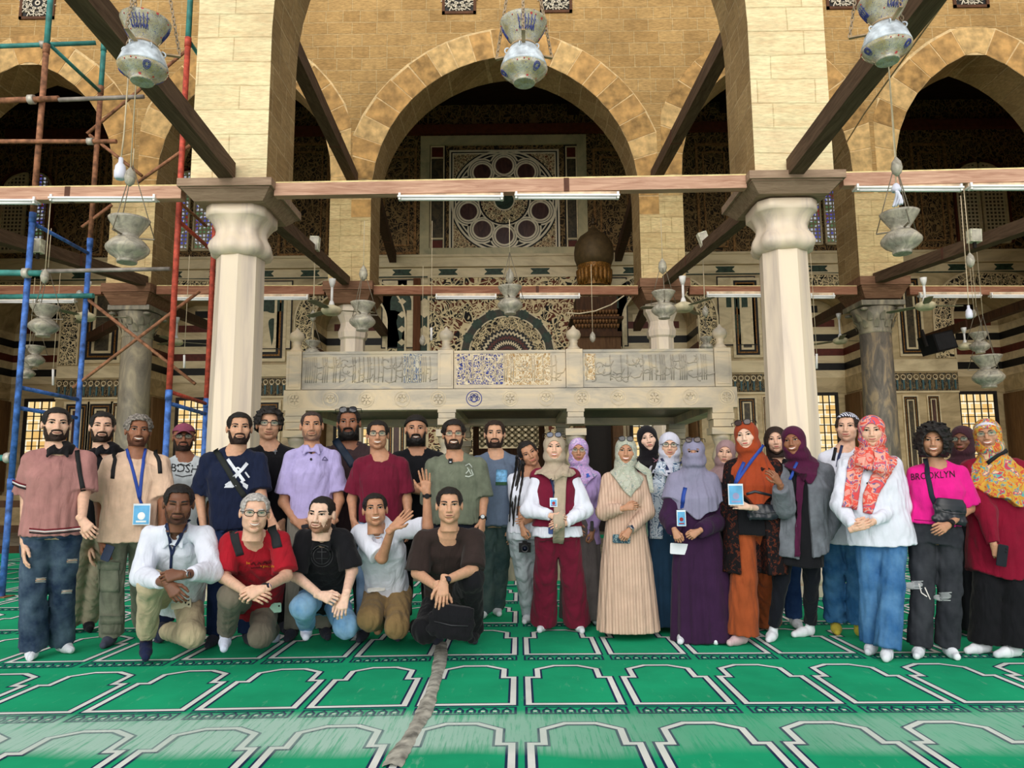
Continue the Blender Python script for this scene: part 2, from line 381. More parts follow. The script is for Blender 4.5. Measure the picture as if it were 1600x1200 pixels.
# five square stucco screens high in the inner arcade wall
for i, (xa, xb, wh) in enumerate([(-10.55, -9.8, 'far left above the scaffolding'), (-1.55, -.83, 'left of the middle lamp'), (.52, 1.2, 'right of the middle lamp'), (6.55, 7.25, 'beside the right pier'), (9.21, 9.96, 'far right')]):
    zb, zt = 11.05, 11.8; t = empty('window_screen', ((xa+xb)/2, D2, zb), 'square pierced stucco window screen in brown frame, '+wh, 'window screen', 'square stucco screens high on the wall')
    b = MB(); y = D2-.03
    for r in ((xa, xb, zb, zb+.06), (xa, xb, zt-.06, zt), (xa, xa+.06, zb, zt), (xb-.06, xb, zb, zt)): b.box((r[0], y, r[2]), (r[1], D2+.01, r[3]))
    b.build('frame', plain('brown_window_frame', (92, 58, 34), .7), t)
    b = MB(); b.rect(xa, xb, zb, zt, D2-.004); b.build('backing', M_black, t)
    b = MB(); cx, cz, r = (xa+xb)/2, (zb+zt)/2, .31
    for k in range(8):
        for st in (3, 2):
            p = [(cx+r*1.12*math.cos(math.pi*(k+.5*(st == 2))/4), cz+r*math.sin(math.pi*(k+.5*(st == 2))/4)) for k in (k, k+st)]
            b.beam((p[0][0], D2-.015, p[0][1]), (p[1][0], D2-.015, p[1][1]), .02, .028, 0, (0, -1, 0))
    b.disc((cx, cz), .06, D2-.02, 12, 0, .03)
    for k in range(16):
        a = math.pi*k/8; b.beam((cx+.2*math.cos(a), D2-.015, cz+.2*math.sin(a)), (cx+.4*math.cos(a+.25), D2-.015, cz+.36*math.sin(a+.25)), .018, .02, 0, (0, -1, 0))
    b.build('lattice', M_lat, t)
# ---------------------------------------------------------------- imposts, columns
def impost(cx, cy, z1, w, d, h, m, nm, wh):
    b = MB(); w0, d0 = w/2+.10, d/2+.10
    b.box((cx-w0, cy-d0, z1-h*.42), (cx+w0, cy+d0, z1)); b.box((cx-w0+.03, cy-d0+.03, z1-h*.5), (cx+w0-.03, cy+d0-.03, z1-h*.42))
    lo = [(cx-w/2+.04, cy-d/2+.04), (cx+w/2-.04, cy-d/2+.04), (cx+w/2-.04, cy+d/2-.04), (cx-w/2+.04, cy+d/2-.04)]
    hi = [(cx-w0+.04, cy-d0+.04), (cx+w0-.04, cy-d0+.04), (cx+w0-.04, cy+d0-.04), (cx-w0+.04, cy+d0-.04)]
    b.ring([[(x, y, z1-h) for x, y in lo], [(x, y, z1-h*.5) for x, y in hi]], smooth=False)
    b.build('impost_block', m, label='layered timber impost block '+wh, cat='impost', group='timber imposts')
def column_front(cx, cy, wh):
    t = empty('marble_column', (cx, cy, 0), 'tall faceted white marble column '+wh, 'column', 'front marble columns')
    b = MB(); b.box((cx-.36, cy-.36, 0), (cx+.36, cy+.36, .12)); b.lathe([(.36, .12), (.37, .2), (.30, .3), (.29, .36)], (cx, cy, 0), 32); b.build('base', M_mar, t)
    b = MB(); L = []
    for z, r in ((.36, .285), (1.5, .28), (3.9, .262)):
        row = []
        for k in range(48):
            a = 2*math.pi*k/48; s = a*8/(2*math.pi) % 1
            oc = math.cos(math.pi/8)/math.cos((s-.5)*math.pi/4)*1.04; row.append((cx+r*oc*math.cos(a+.25), cy+r*oc*math.sin(a+.25), z))
        L.append(row)
    b.ring(L, smooth=False); b.build('shaft', M_mar, t)
    b = MB(); L = []
    for z, r, sq in ((3.88, .275, .2), (3.92, .335, .25), (3.98, .35, .4), (4.04, .335, .35), (4.12, .295, .1), (4.19, .285, .1), (4.26, .31, .35), (4.33, .35, .7), (4.335, .352, .9), (4.45, .352, .9)):
        row = []
        for k in range(64):
            a = 2*math.pi*k/64; s = max(abs(math.cos(a)), abs(math.sin(a))); f = (1-sq)+sq*min(1/s, 1.2)
            lob = 1+.045*math.cos(8*a)*(1 if .3 > sq-.2 and z < 4.3 and z > 3.9 else 0)
            row.append((cx+r*f*lob*math.cos(a), cy+r*f*lob*math.sin(a), z))
        L.append(row)
    b.ring(L); b.build('capital', M_mar, t)
column_front(-7.65, 8.46, 'off to the far left'); column_front(7.55, 8.46, 'off to the far right'); impost(-7.65, 8.47, 4.67, .87, .95, .22, M_cap, 'i', 'on the far left front column'); impost(7.55, 8.47, 4.69, .88, .95, .22, M_cap, 'i', 'on the far right front column')
column_front(-3.29, 8.46, 'on the left, behind the man in a navy printed T-shirt'); column_front(3.14, 8.46, 'on the right, behind the woman in a plum hijab')
impost(-3.3, 8.47, 4.67, .87, .95, .22, M_cap, 'i', 'on the left front marble column'); impost(3.15, 8.47, 4.69, .88, .95, .22, M_cap, 'i', 'on the right front marble column')
def column_back(cx, cy, ztop, r, m, label, faceted=False, z0=0):
    t = empty('stone_column', (cx, cy, z0), label, 'column')
    b = MB(); b.box((cx-r*1.5, cy-r*1.5, z0), (cx+r*1.5, cy+r*1.5, z0+.15)); b.lathe([(r*1.5, .15), (r*1.5, .24), (r*1.1, .34)], (cx, cy, z0), 24); b.build('base', M_mar, t)
    b = MB(); b.lathe([(r*1.08, z0+.34), (r*1.02, 2), (r, ztop-.62)], (cx, cy, 0), 8 if faceted else 28, smooth=not faceted, ph=.39); b.build('shaft', m, t)
    b = MB()
    if faceted:
        b.lathe([(r, ztop-.70), (r*1.16, ztop-.66), (r*1.22, ztop-.55), (r*1.05, ztop-.44), (r*1.02, ztop-.36), (r*1.25, ztop-.22), (r*1.42, ztop-.15), (r*1.42, ztop)], (cx, cy, 0), 8, smooth=False, ph=.39)
    else:
        b.lathe([(r*.98, ztop-.64), (r*1.06, ztop-.6), (r*1.0, ztop-.56), (r*1.15, ztop-.35), (r*1.45, ztop-.12), (r*1.3, ztop-.1)], (cx, cy, 0), 24)
        b.box((cx-r*1.45, cy-r*1.45, ztop-.1), (cx+r*1.45, cy+r*1.45, ztop))
        for ring_, (zz, rr, n) in enumerate(((ztop-.52, 1.08, 10), (ztop-.38, 1.2, 10))):
            for k in range(n):
                a = 2*math.pi*(k+.5*ring_)/n
                c0 = Vector((cx+r*rr*math.cos(a), cy+r*rr*math.sin(a), zz)); o = Vector((math.cos(a), math.sin(a), 0)); s = Vector((-o.y, o.x, 0))
                b.ring([[c0-s*.05, c0+o*.02, c0+s*.05], [c0-s*.055+Vector((0, 0, .1))+o*.03, c0+o*.05+Vector((0, 0, .1)), c0+s*.055+Vector((0, 0, .1))+o*.03], [c0-s*.02+Vector((0, 0, .15))+o*.09, c0+o*.1+Vector((0, 0, .16)), c0+s*.02+Vector((0, 0, .15))+o*.09]], closed=False)
        for sx in (-1, 1):
            for sy in (-1, 1):
                cc = Vector((cx+sx*r*1.2, cy+sy*r*1.2, ztop-.17))
                b.lathe([(.02, -.03), (.07, -.02), (.075, .02), (.02, .04)], cc, 10)
    b.build('capital', M_grm if not faceted else m, t)
ZB = [5.17, 5.13, 5.07, 5.03]
column_back(-7.86, D2+.47, 4.84, .29, M_grm, 'grey marble column with leafy capital, behind the man in a beige T-shirt')
column_back(-3.40, D2+.47, 4.84, .25, M_mar, 'white faceted column rising behind the left of the marble tribune', True)
column_back(2.94, D2+.47, 4.82, .25, M_mar, 'white faceted column rising behind the right of the marble tribune', True)
column_back(7.31, D2+.47, 4.80, .30, M_gran, 'dark granite column with leafy capital, behind the woman in pink')
for cx, z, wh in ((-7.86, 5.25, 'over the left grey column'), (-3.40, 5.25, 'over the left faceted column'), (2.94, 5.25, 'over the right faceted column'), (7.31, 5.25, 'over the dark granite column')):
    impost(cx, D2+.47, z, .8, .95, .42, wood('inner_impost_timber', (108, 76, 56), (156, 116, 90), .8, (1, 8, 8), 2.5) if 'ii' not in MATS else MATS['ii'], 'i', wh)
# far columns beyond the frame edges keep the arcade standing
# ---------------------------------------------------------------- timber tie beams
def beam(a, b_, w, h, m, label, group=None, top=None):
    b = MB(); b.beam(a, b_, w, h, 0)
    if top is not None:
        up_ = Vector((0, 0, h/2+.006)); b.beam(Vector(a)+up_, Vector(b_)+up_, w*.98, .018, 1)  # pale strip paints the light falling on the beam's top edge
    # iron strap and splice near the middle
    A, B = Vector(a), Vector(b_); m0 = A.lerp(B, .62); d = (B-A).normalized()*.03; b.beam(m0-d, m0+d, w+.012, h+.006, 2)
    b.build('tie_beam', [m, plain('painted_lit_edge', (232, 208, 150), .8), plain('beam_strap', (96, 62, 48), .8)], label=label, cat='beam', group=group)
M_tie2 = wood('darker_red_brown_timber', (124, 76, 56), (176, 126, 98), .75, (.6, 8, 8), 3)
G1 = 'tie beams across the front arcade'; G2 = 'tie beams across the inner arcade'
zf = 4.585
beam((-2.78, D1+.1, zf), (2.62, D1+.1, zf+.035), .12, .15, M_tie, 'pale red-brown tie beam between the two front marble columns', G1, 1)
beam((-7.3, D1+.1, zf-.02), (-3.85, D1+.1, zf-.02), .12, .15, M_tie, 'pale red-brown tie beam left of the left front marble column', G1, 1)
beam((3.72, D1+.1, zf+.05), (7.4, D1+.1, zf+.1), .12, .15, M_tie, 'pale red-brown tie beam right of the right front marble column', G1, 1)
y2 = D2+.1
for xa, xb, wh in ((-12.4, -8.42, 'left of the grey marble column'), (-7.3, -3.9, 'behind the left front marble column'), (-2.9, 2.42, 'spanning the central inner arch'), (3.45, 6.8, 'behind the right front marble column'), (7.85, 12.0, 'right of the dark granite column')):
    z = lambda x: 5.06-.010*x
    beam((xa, y2, z(xa)), (xb, y2, z(xb)), .14, .17, M_tie2, 'red-brown tie beam '+wh, G2, 1)
def pbeam(p0, Y0, p1, Y1, w, h, m, label, group):
    a = P(*p0, Y0); b_ = P(*p1, Y1); beam(a, b_, w, h, m, label, group)
    return a, b_
G3 = 'tie beams running from front to back'
# towards the camera from the front piers
a = P(356, 268, 7.95); beam(a, (a.x+.25, 2.2, a.z+.05), .17, .20, M_tied, 'weathered timber running forward from the left front pier past the left big lamp', G3)
a = P(1241, 262, 7.95); beam(a, (a.x-.25, 2.2, a.z-.0), .17, .20, M_tied, 'weathered timber running forward from the right front pier past the right big lamp', G3)
# front arcade to inner arcade, at tie height and high up
a = P(424, 338, D1+TH+.02); beam((a.x, a.y, a.z), (-3.45, D2-.02, 5.27), .16, .17, M_tied, 'dark timber from left front column back to the left faceted column', G3)
a = P(1174, 328, D1+TH+.02); beam((a.x, a.y, a.z), (2.98, D2-.02, 5.22), .16, .17, M_tied, 'dark timber from right front column back to the right faceted column', G3)
beam((-2.98, D1+TH+.02, 7.0), (-3.35, D2-.02, 7.42), .19, .24, M_tied, 'high dark timber behind the left front pier', G3)
beam((2.80, D1+TH+.02, 7.0), (2.83, D2-.02, 7.40), .19, .24, M_tied, 'high dark timber behind the right front pier', G3)
beam((-7.6, D1+.5, 4.65), (-7.55, D2-.02, 5.30), .2, .2, M_tied, 'dark timber reaching the pier over the left grey column', G3)
beam((7.45, D1+.5, 4.7), (7.2, D2-.02, 5.22), .2, .2, M_tied, 'dark timber reaching the pier over the dark granite column', G3)
# inner arcade to the end wall
beam((-3.1, D2+TH, 7.5), P(614, 404, D3-.1), .2, .24, M_dk, 'dark timber from inner arcade to end wall left of the rosette panel', G3)
beam((2.6, D2+TH, 7.4), P(966, 402, D3-.1), .2, .24, M_dk, 'dark timber from inner arcade to end wall right of the rosette panel', G3)
beam((-8.0, D2+TH, 5.0), P(140, 528, D3-.1), .2, .2, M_dk, 'dark timber beyond the left grey column', G3)
beam((-7.6, D2+TH, 5.0), P(328, 510, D3-.1), .2, .2, M_dk, 'dark timber behind the red scaffold pole', G3)
beam((7.2, D2+TH, 5.0), P(1270, 505, D3-.1), .2, .2, M_dk, 'dark timber left of the dark granite column', G3)
beam((11.7, D2+TH, 5.2), P(1445, 530, D3-.1), .2, .2, M_dk, 'dark timber above the black loudspeaker', G3)
beam((-3.3, D2+TH, 5.0), P(600, 520, D3-.1), .2, .2, M_dk, 'low dark timber behind the left faceted column', G3)
beam((2.8, D2+TH, 5.0), P(995, 512, D3-.1), .2, .2, M_dk, 'low dark timber behind the right faceted column', G3)
# ceiling and side walls
b = MB(); b.box((-15.5, D2, ZT), (17.5, D3+3, ZT+.2))
b.build('ceiling', M_ceil, kind='structure')
for k in range(6):
    xa = -12.0+4.5*k
    MB().box((xa, D2+TH, ZT-.35), (xa+.35, D3, ZT)).build('ceiling_beam', M_ceil, label='dark ceiling joist over the rear aisle, %s' % ['far left', 'second from left', 'left of the centre', 'right of the centre', 'second from right', 'far right'][k], cat='beam', group='ceiling joists')
MB().box((-16, D1, 0), (-15.5, D3+3, ZT)).build('wall_left', M_wall, kind='structure'); MB().box((17.5, D1, 0), (18, D3+3, ZT)).build('wall_right', M_wall, kind='structure')
# ================================================================ end wall with its inlay
def W(px, py, Y=None):
    p = P(px, py, Y or D3); return p.x, p.z
CX = -.38; ZF = 7.65
REC = [(-15.3, -13.05), (-10.54, -8.44), (-5.80, -3.74), (2.99, 5.10), (7.72, 9.77), (12.28, 14.45)]
WT = 1.35
OPW = [(a, b_, 5.75, 6.62) for a, b_ in REC]
M_base = marble('cream_wall_revetment', (190, 168, 126), (154, 134, 98), (208, 186, 142), (.4, 1, 1), 2)
def end_wall():
    b = MB(); zb = .95
    ops = [(-16, -15.99, 5, 5.1)]
    edge = -15.9
    for (xl, xr, zs, za) in OPW:
        b.rect(edge, xl, 0, ZF, D3); c = arch_curve(xl, xr, zs, za)
        for (xa, z_a), (xb, z_b) in zip(c, c[1:]):
            b.poly([(xa, D3, z_a), (xb, D3, z_b), (xb, D3, ZF), (xa, D3, ZF)])
        b.rect(xl, xr, 0, zb, D3); edge = xr
        c = [(xl, zb)]+c+[(xr, zb)]
        for (xa, z_a), (xb, z_b) in zip(c, c[1:]): b.poly([(xa, D3, z_a), (xa, D3+WT, z_a), (xb, D3+WT, z_b), (xb, D3, z_b)])
        b.poly([(xl, D3, zb), (xr, D3, zb), (xr, D3+WT, zb), (xl, D3+WT, zb)])
        b.rect(xl, xr, zb, za, D3+WT)
    b.rect(edge, 17.5, 0, ZF, D3)
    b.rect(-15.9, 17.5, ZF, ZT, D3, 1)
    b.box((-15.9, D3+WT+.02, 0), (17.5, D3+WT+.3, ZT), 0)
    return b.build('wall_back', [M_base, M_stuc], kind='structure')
end_wall()
y = D3
def frame(b, x0, x1, z0, z1, w, yy, mi, d=.012):
    for r in ((x0, x1, z0, z0+w), (x0, x1, z1-w, z1), (x0, x0+w, z0+w, z1-w), (x1-w, x1, z0+w, z1-w)): b.box((r[0], yy, r[2]), (r[1], yy+d, r[3]), mi)
# cornice and lozenge band
b = MB(); b.box((-15.9, y-.10, ZF-.30), (17.4, y, ZF+.02)); b.box((-15.9, y-.14, ZF-.02), (17.4, y, ZF+.05))
b.build('trim_1', M_cream, kind='structure')
b = MB(); z0, z1 = ZF-.56, ZF-.32; b.box((-15.9, y-.02, z0), (17.4, y, z1), 0)
x = -15.5
while x < 17:
    b.box((x, y-.03, z0+.03), (x+.62, y-.02, z1-.03), 1)
    for s in (0, .62):
        b.poly([(x+s-.11, y-.034, (z0+z1)/2), (x+s, y-.034, z0+.02), (x+s+.11, y-.034, (z0+z1)/2), (x+s, y-.034, z1-.02)], 0)
        b.disc((x+s, z0+.06), .045, y-.036, 8, 0); b.disc((x+s, z1-.06), .045, y-.036, 8, 0)
    x += 1.32
b.box((-15.9, y-.03, z0-.03), (17.4, y, z0), 1); b.build('trim_2', [M_cream, M_green], kind='structure')
# lower stone course, blue frieze with little columns, dado
zc0 = 4.22; b = MB(); edges = [-15.9]+[v for r in REC for v in r]+[17.4]
for xa, xb in zip(edges[::2], edges[1::2]): b.box((xa, y-.06, zc0), (xb, y, zc0+.34))
b.build('trim_3', M_cream, kind='structure')
b = MB()
for xa, xb in zip(edges[::2], edges[1::2]):
    b.box((xa, y-.02, 3.68), (xb, y, 4.18), 0); n = max(2, int((xb-xa)/.17))
    for k in range(n):
        xx = xa+(k+.5)*(xb-xa)/n
        b.box((xx-.022, y-.045, 3.72), (xx+.022, y-.02, 3.98), 1); b.box((xx-.035, y-.05, 3.98), (xx+.035, y-.02, 4.01), 2)
        b.disc((xx, 4.07), .07, y-.026, 12, 2, .05)
    b.box((xa, y-.05, 3.62), (xb, y, 3.67), 2)
b.build('trim_4', [M_fri, plain('turquoise_inlay', (72, 104, 108), .5), M_cream], kind='structure')
def slab_panel(xa, xb, z0, z1, m, wh, grp='framed marble slabs on the end wall', yy=None, cen=None):
    yy = yy or y
    t = empty('framed_marble', ((xa+xb)/2, yy, z0), wh, 'wall panel', grp)
    b = MB(); w = min(.09, (xb-xa)*.09)
    frame(b, xa, xb, z0, z1, w, yy-.05, 0, .05); frame(b, xa+w, xb-w, z0+w, z1-w, w*.8, yy-.035, 1, .03)
    frame(b, xa+1.8*w, xb-1.8*w, z0+1.8*w, z1-1.8*w, w*.5, yy-.04, 2, .03); frame(b, xa+2.3*w, xb-2.3*w, z0+2.3*w, z1-2.3*w, w*.8, yy-.03, 1, .03)
    frame(b, xa+3.1*w, xb-3.1*w, z0+3.1*w, z1-3.1*w, w*.8, yy-.045, 0, .04)
    b.build('frame', [M_cream, M_black, M_gold], t)
    b = MB(); b.box((xa+3.5*w, yy-.02, z0+3.5*w), (xb-3.5*w, yy, z1-3.5*w)); b.build('slab', m, t)
# tall framed slabs beside each recess
for i, (px0, px1, wh) in enumerate([(137, 188, 'left of the grey marble column'), (405, 446, 'left of the marble tribune'), (1140, 1192, 'right of the marble tribune'), (1396, 1447, 'behind the dark granite column')]):
    xa, z1 = W(px0, 428); xb, z0 = W(px1, 571); xa, xb = min(xa, xb), max(xa, xb)
    if i in (1,): xa -= .45
    slab_panel(xa, xb, 4.65, 6.95, M_ara2 if 0 else M_dado, 'tall dark marble slab in banded frame, '+wh, 'tall slabs high on the end wall')
for i, (px0, px1, m, wh) in enumerate([(103, 136, M_plum, 'behind the second blue scaffold pole'), (140, 173, M_dado, 'above the man in the black shirt'), (176, 196, M_plum, 'left of the grey marble column'),
        (402, 437, M_dado, 'above the man with curly hair'), (606, 634, M_plum, 'above the tribune platform edge'), (1150, 1186, M_dado, 'above the rust headscarf'), (1190, 1206, M_plum, 'beside the right front column'),
        (1408, 1441, M_dado, 'above the woman in pink'), (1446, 1475, M_plum, 'right above the woman in pink')]):
    xa, z1 = W(px0, 612); xb, z0 = W(px1, 715)
    slab_panel(xa, xb, .95, 3.55, m, 'low %s marble slab in cream frame, %s' % ('plum' if m is M_plum else 'dark', wh), 'low slabs on the end wall')
# spandrel inlays between recesses: green half-discs, narrow dark strips
for sx, wh in ((-1, 'left'), (1, 'right')):
    for off, nm in ((2.95, 'inner'), (6.6, 'outer')):
        xc = CX+sx*off
        b = MB(); b.box((xc-.55, y-.03, 5.0), (xc+.55, y, 7.0), 0); frame(b, xc-.55, xc+.55, 5.0, 7.0, .03, y-.045, 2, .03)
        b.disc((xc, 6.35), .3, y-.036, 24, 1); b.box((xc-.3, y-.04, 6.1), (xc+.3, y-.03, 6.35), 1)
        b.poly([(xc-.12, y-.036, 5.75), (xc, y-.036, 5.1), (xc+.12, y-.036, 5.75)], 1); b.disc((xc, 5.78), .12, y-.037, 12, 1)
        b.build('disc_inlay', [M_cream, M_green, M_black], label='cream wall inlay with green disc, %s side, %s one' % (wh, nm), cat='wall panel', group='green disc inlays')
# stripes lining the recesses, arch bands round them, windows at their backs
ZW0, ZW1 = 1.05, 3.72
recname = ['behind the first blue scaffold pole', 'between the red scaffold poles', 'behind the left faceted column', 'behind the right faceted column', 'right of the right front column', 'far right behind the loudspeaker']
q = N('daylit_bricks_outside', .9); o = q.sep(q.coord()); br = q.n('TexBrick', offset=.5); q.put(br, 0, q.comb(o[0], o[2]))
br.inputs['Color1'].default_value = lin((255, 226, 160)); br.inputs['Color2'].default_value = lin((240, 190, 110)); br.inputs['Mortar'].default_value = lin((255, 246, 216))
br.inputs['Scale'].default_value = 1; br.inputs['Brick Width'].default_value = .34; br.inputs['Row Height'].default_value = .3; br.inputs['Mortar Size'].default_value = .02
q.col((30, 26, 20)); q.t.links.new(br.outputs[0], q.b.inputs['Emission Color']); q.b.inputs['Emission Strength'].default_value = 1.0; M_day = q.m
M_shut = wood('brown_shutter', (92, 66, 40), (128, 96, 62), .7, (8, 8, .8), 2)
for i, (xl, xr) in enumerate(REC):
    b = MB(); yb = D3+WT-.02; hs = .235; z = 4.25; k = 0
    cyc = [0, 1, 0, 2]
    while z < 6.5:
        m = cyc[k % 4]; z2 = z+hs*(.92 if m else .95); zt2 = min(z2, 6.5)
        inset = 0 if zt2 < 5.8 else (zt2-5.8)*1.1
        b.box((xl+.01+inset, yb, z), (xr-.01-inset, yb+.02, zt2), m)
        if inset == 0:
            b.box((xl, D3+.02, z), (xl+.02, yb, zt2), m); b.box((xr-.02, D3+.02, z), (xr, yb, zt2), m)
        z = z2; k += 1
    for za, zb_ in ((3.78, 4.25),):
        b.box((xl+.01, yb-.01, za), (xr-.01, yb+.02, zb_), 3); b.box((xl, D3+.02, za), (xl+.03, yb, zb_), 3); b.box((xr-.03, D3+.02, za), (xr, yb, zb_), 3)
    b.build('striped_lining', [M_cream, M_black, M_rust, M_base], label='cream, black and rust striped lining of the wall recess '+recname[i], cat='wall lining', group='striped recess linings')
    b = MB(); c = arch_curve(xl-.02, xr+.02, 5.75, 6.64, 16); c = [(xl-.02, 4.6)]+c+[(xr+.02, 4.6)]
    c2 = arch_curve(xl-.55, xr+.55, 5.75, 7.05, 16); c2 = [(xl-.55, 4.6)]+c2+[(xr+.55, 4.6)]
    v = [(x_, y-.03, z_) for x_, z_ in c]+[(x_, y-.03, z_) for x_, z_ in c2]; n = len(c)
    b.add(v, [(k, k+1, n+k+1, n+k) for k in range(n-1)], 0)
    for cc, wd in ((c2, .05), (c, .05)):
        for (xa, z_a), (xb, z_b) in zip(cc, cc[1:]): b.beam((xa, y-.04, z_a), (xb, y-.04, z_b), .04, wd, 1, (0, 0, 1) if abs(xb-xa) > .02 else (1, 0, 0))
    b.build('arch_band', [M_ara2, M_cream], label='pale scroll inlay arch round the recess '+recname[i], cat='wall inlay', group='scroll inlay arches')
    wn_ = empty('window_%d' % (i+1), ((xl+xr)/2, yb, ZW0), kind='structure')
    xa, xb = xl+.38, xr-.38
    if i == 0: xa, xb = xl+.6, xr-.12
    b = MB(); b.rect(xa, xb, ZW0, ZW1, yb-.005); b.build('window_pane', M_day, wn_)
    b = MB(); nb = 7
    for k in range(nb+1): xx = xa+(xb-xa)*k/nb; b.box((xx-.014, yb-.06, ZW0), (xx+.014, yb-.035, ZW1))
    for k in range(13): zz = ZW0+(ZW1-ZW0)*k/12; b.box((xa, yb-.05, zz-.012), (xb, yb-.025, zz+.012))
    frame(b, xa-.08, xb+.08, ZW0-.05, ZW1+.08, .08, yb-.08, 0, .06); b.build('window_grille', M_iron, wn_)
    b = MB(); b.box((xl+.02, D3+.35, ZW0), (xl+.08, yb-.02, ZW1)); b.box((xr-.08, D3+.35, ZW0), (xr-.02, yb-.02, ZW1)); b.build('window_shutter', M_shut, wn_)
# ---------------------------------------------------------------- rosette panel
def rosette():
    S = .0181; cx, cz = W(788, 314); t = empty('rosette_inlay', (cx, y, cz-1.75), 'large square marble inlay with ten dark discs round a green centre', 'wall panel')
    x0, z1 = W(658, 215); x1, z0 = W(919, 401)
    b = MB(); frame(b, x0, x1, z0, z1, .27, y-.10, 0, .1); b.build('stone_border', marble('grey_green_stone', (196, 184, 144), (156, 150, 118), (214, 198, 154), (.5, 1, .5), 1.5), t)
    for side, (a, e) in (('l', (674, 693)), ('r', (884, 903))):
        xa, zt_ = W(a, 230); xb, zb_ = W(e, 399); b = MB(); b.box((xa-.06, y-.03, zb_-.06), (xb+.06, y, zt_+.06), 1)
        frame(b, xa-.02, xb+.02, zb_-.02, zt_+.02, .04, y-.04, 0); b.box((xa+.04, y-.035, zb_+.04), (xb-.04, y-.03, zt_-.04), 2)
        h = (zt_-zb_)
        b.box((xa+.03, y-.045, zb_+.03), (xb-.03, y-.035, zb_+h*.13), 3); b.box((xa+.03, y-.045, zt_-h*.1), (xb-.03, y-.035, zt_-.03), 3)
        b.box((xa, y-.05, zb_+h*.14), (xb, y-.04, zb_+h*.155), 0); b.box((xa, y-.05, zt_-h*.115), (xb, y-.04, zt_-h*.10), 0)
        b.build('side_strip', [M_cream, M_black, M_dado, M_rust], t)
    h = 1.6; b = MB(); b.box((cx-h, y-.02, cz-h*.96), (cx+h, y, cz+h*.96), 1)
    frame(b, cx-h, cx+h, cz-h*.97, cz+h*.97, .05, y-.035, 0)
    frame(b, cx-h+.09, cx+h-.09, cz-h*.97+.09, cz+h*.97-.09, .04, y-.035, 0)
    b.rect(cx-h+.12, cx+h-.12, cz-h*.97+.12, cz+h*.97-.12, y-.024, 2)
    rr = 1.55
    b.disc((cx, cz), rr+.04, y-.027, 64, 1); b.disc((cx, cz), rr, y-.030, 64, 0, rr-.06); b.disc((cx, cz), rr-.11, y-.0305, 64, 0, rr-.15)
    cs = [(cx+1.09*math.cos(math.pi/2+k*math.pi/5), cz+1.06*math.sin(math.pi/2+k*math.pi/5)) for k in range(10)]
    for k, c_ in enumerate(cs): b.disc(c_, .435, y-.032, 32, 0); b.disc(c_, .385, y-.033, 32, 1)
    for k, c_ in enumerate(cs): b.disc(c_, .365, y-.034-.0002*k, 32, 0, .32)
    b.disc((cx, cz), .76, y-.038, 48, 0); b.disc((cx, cz), .73, y-.039, 48, 1); b.disc((cx, cz), .68, y-.040, 40, 3)
    for c_ in cs: b.disc(c_, .305, y-.042, 32, 0, .235); b.disc(c_, .29, y-.041, 32, 1)
    b.disc((cx, cz), .31, y-.043, 32, 0); b.disc((cx, cz), .27, y-.045, 32, 4)
    b.build('inlay_square', [marble('warm_white_inlay', (244, 230, 200), (220, 204, 172), (248, 234, 206)), M_black, M_arar, arab('fine_scroll', ((28, 24, 20), (92, 46, 28)), 13), M_green], t)
    for k, c_ in enumerate(cs):
        b = MB(); b.disc(c_, .25, y-.044, 28, 0); b.build('disc', [M_plum], t)
rosette()
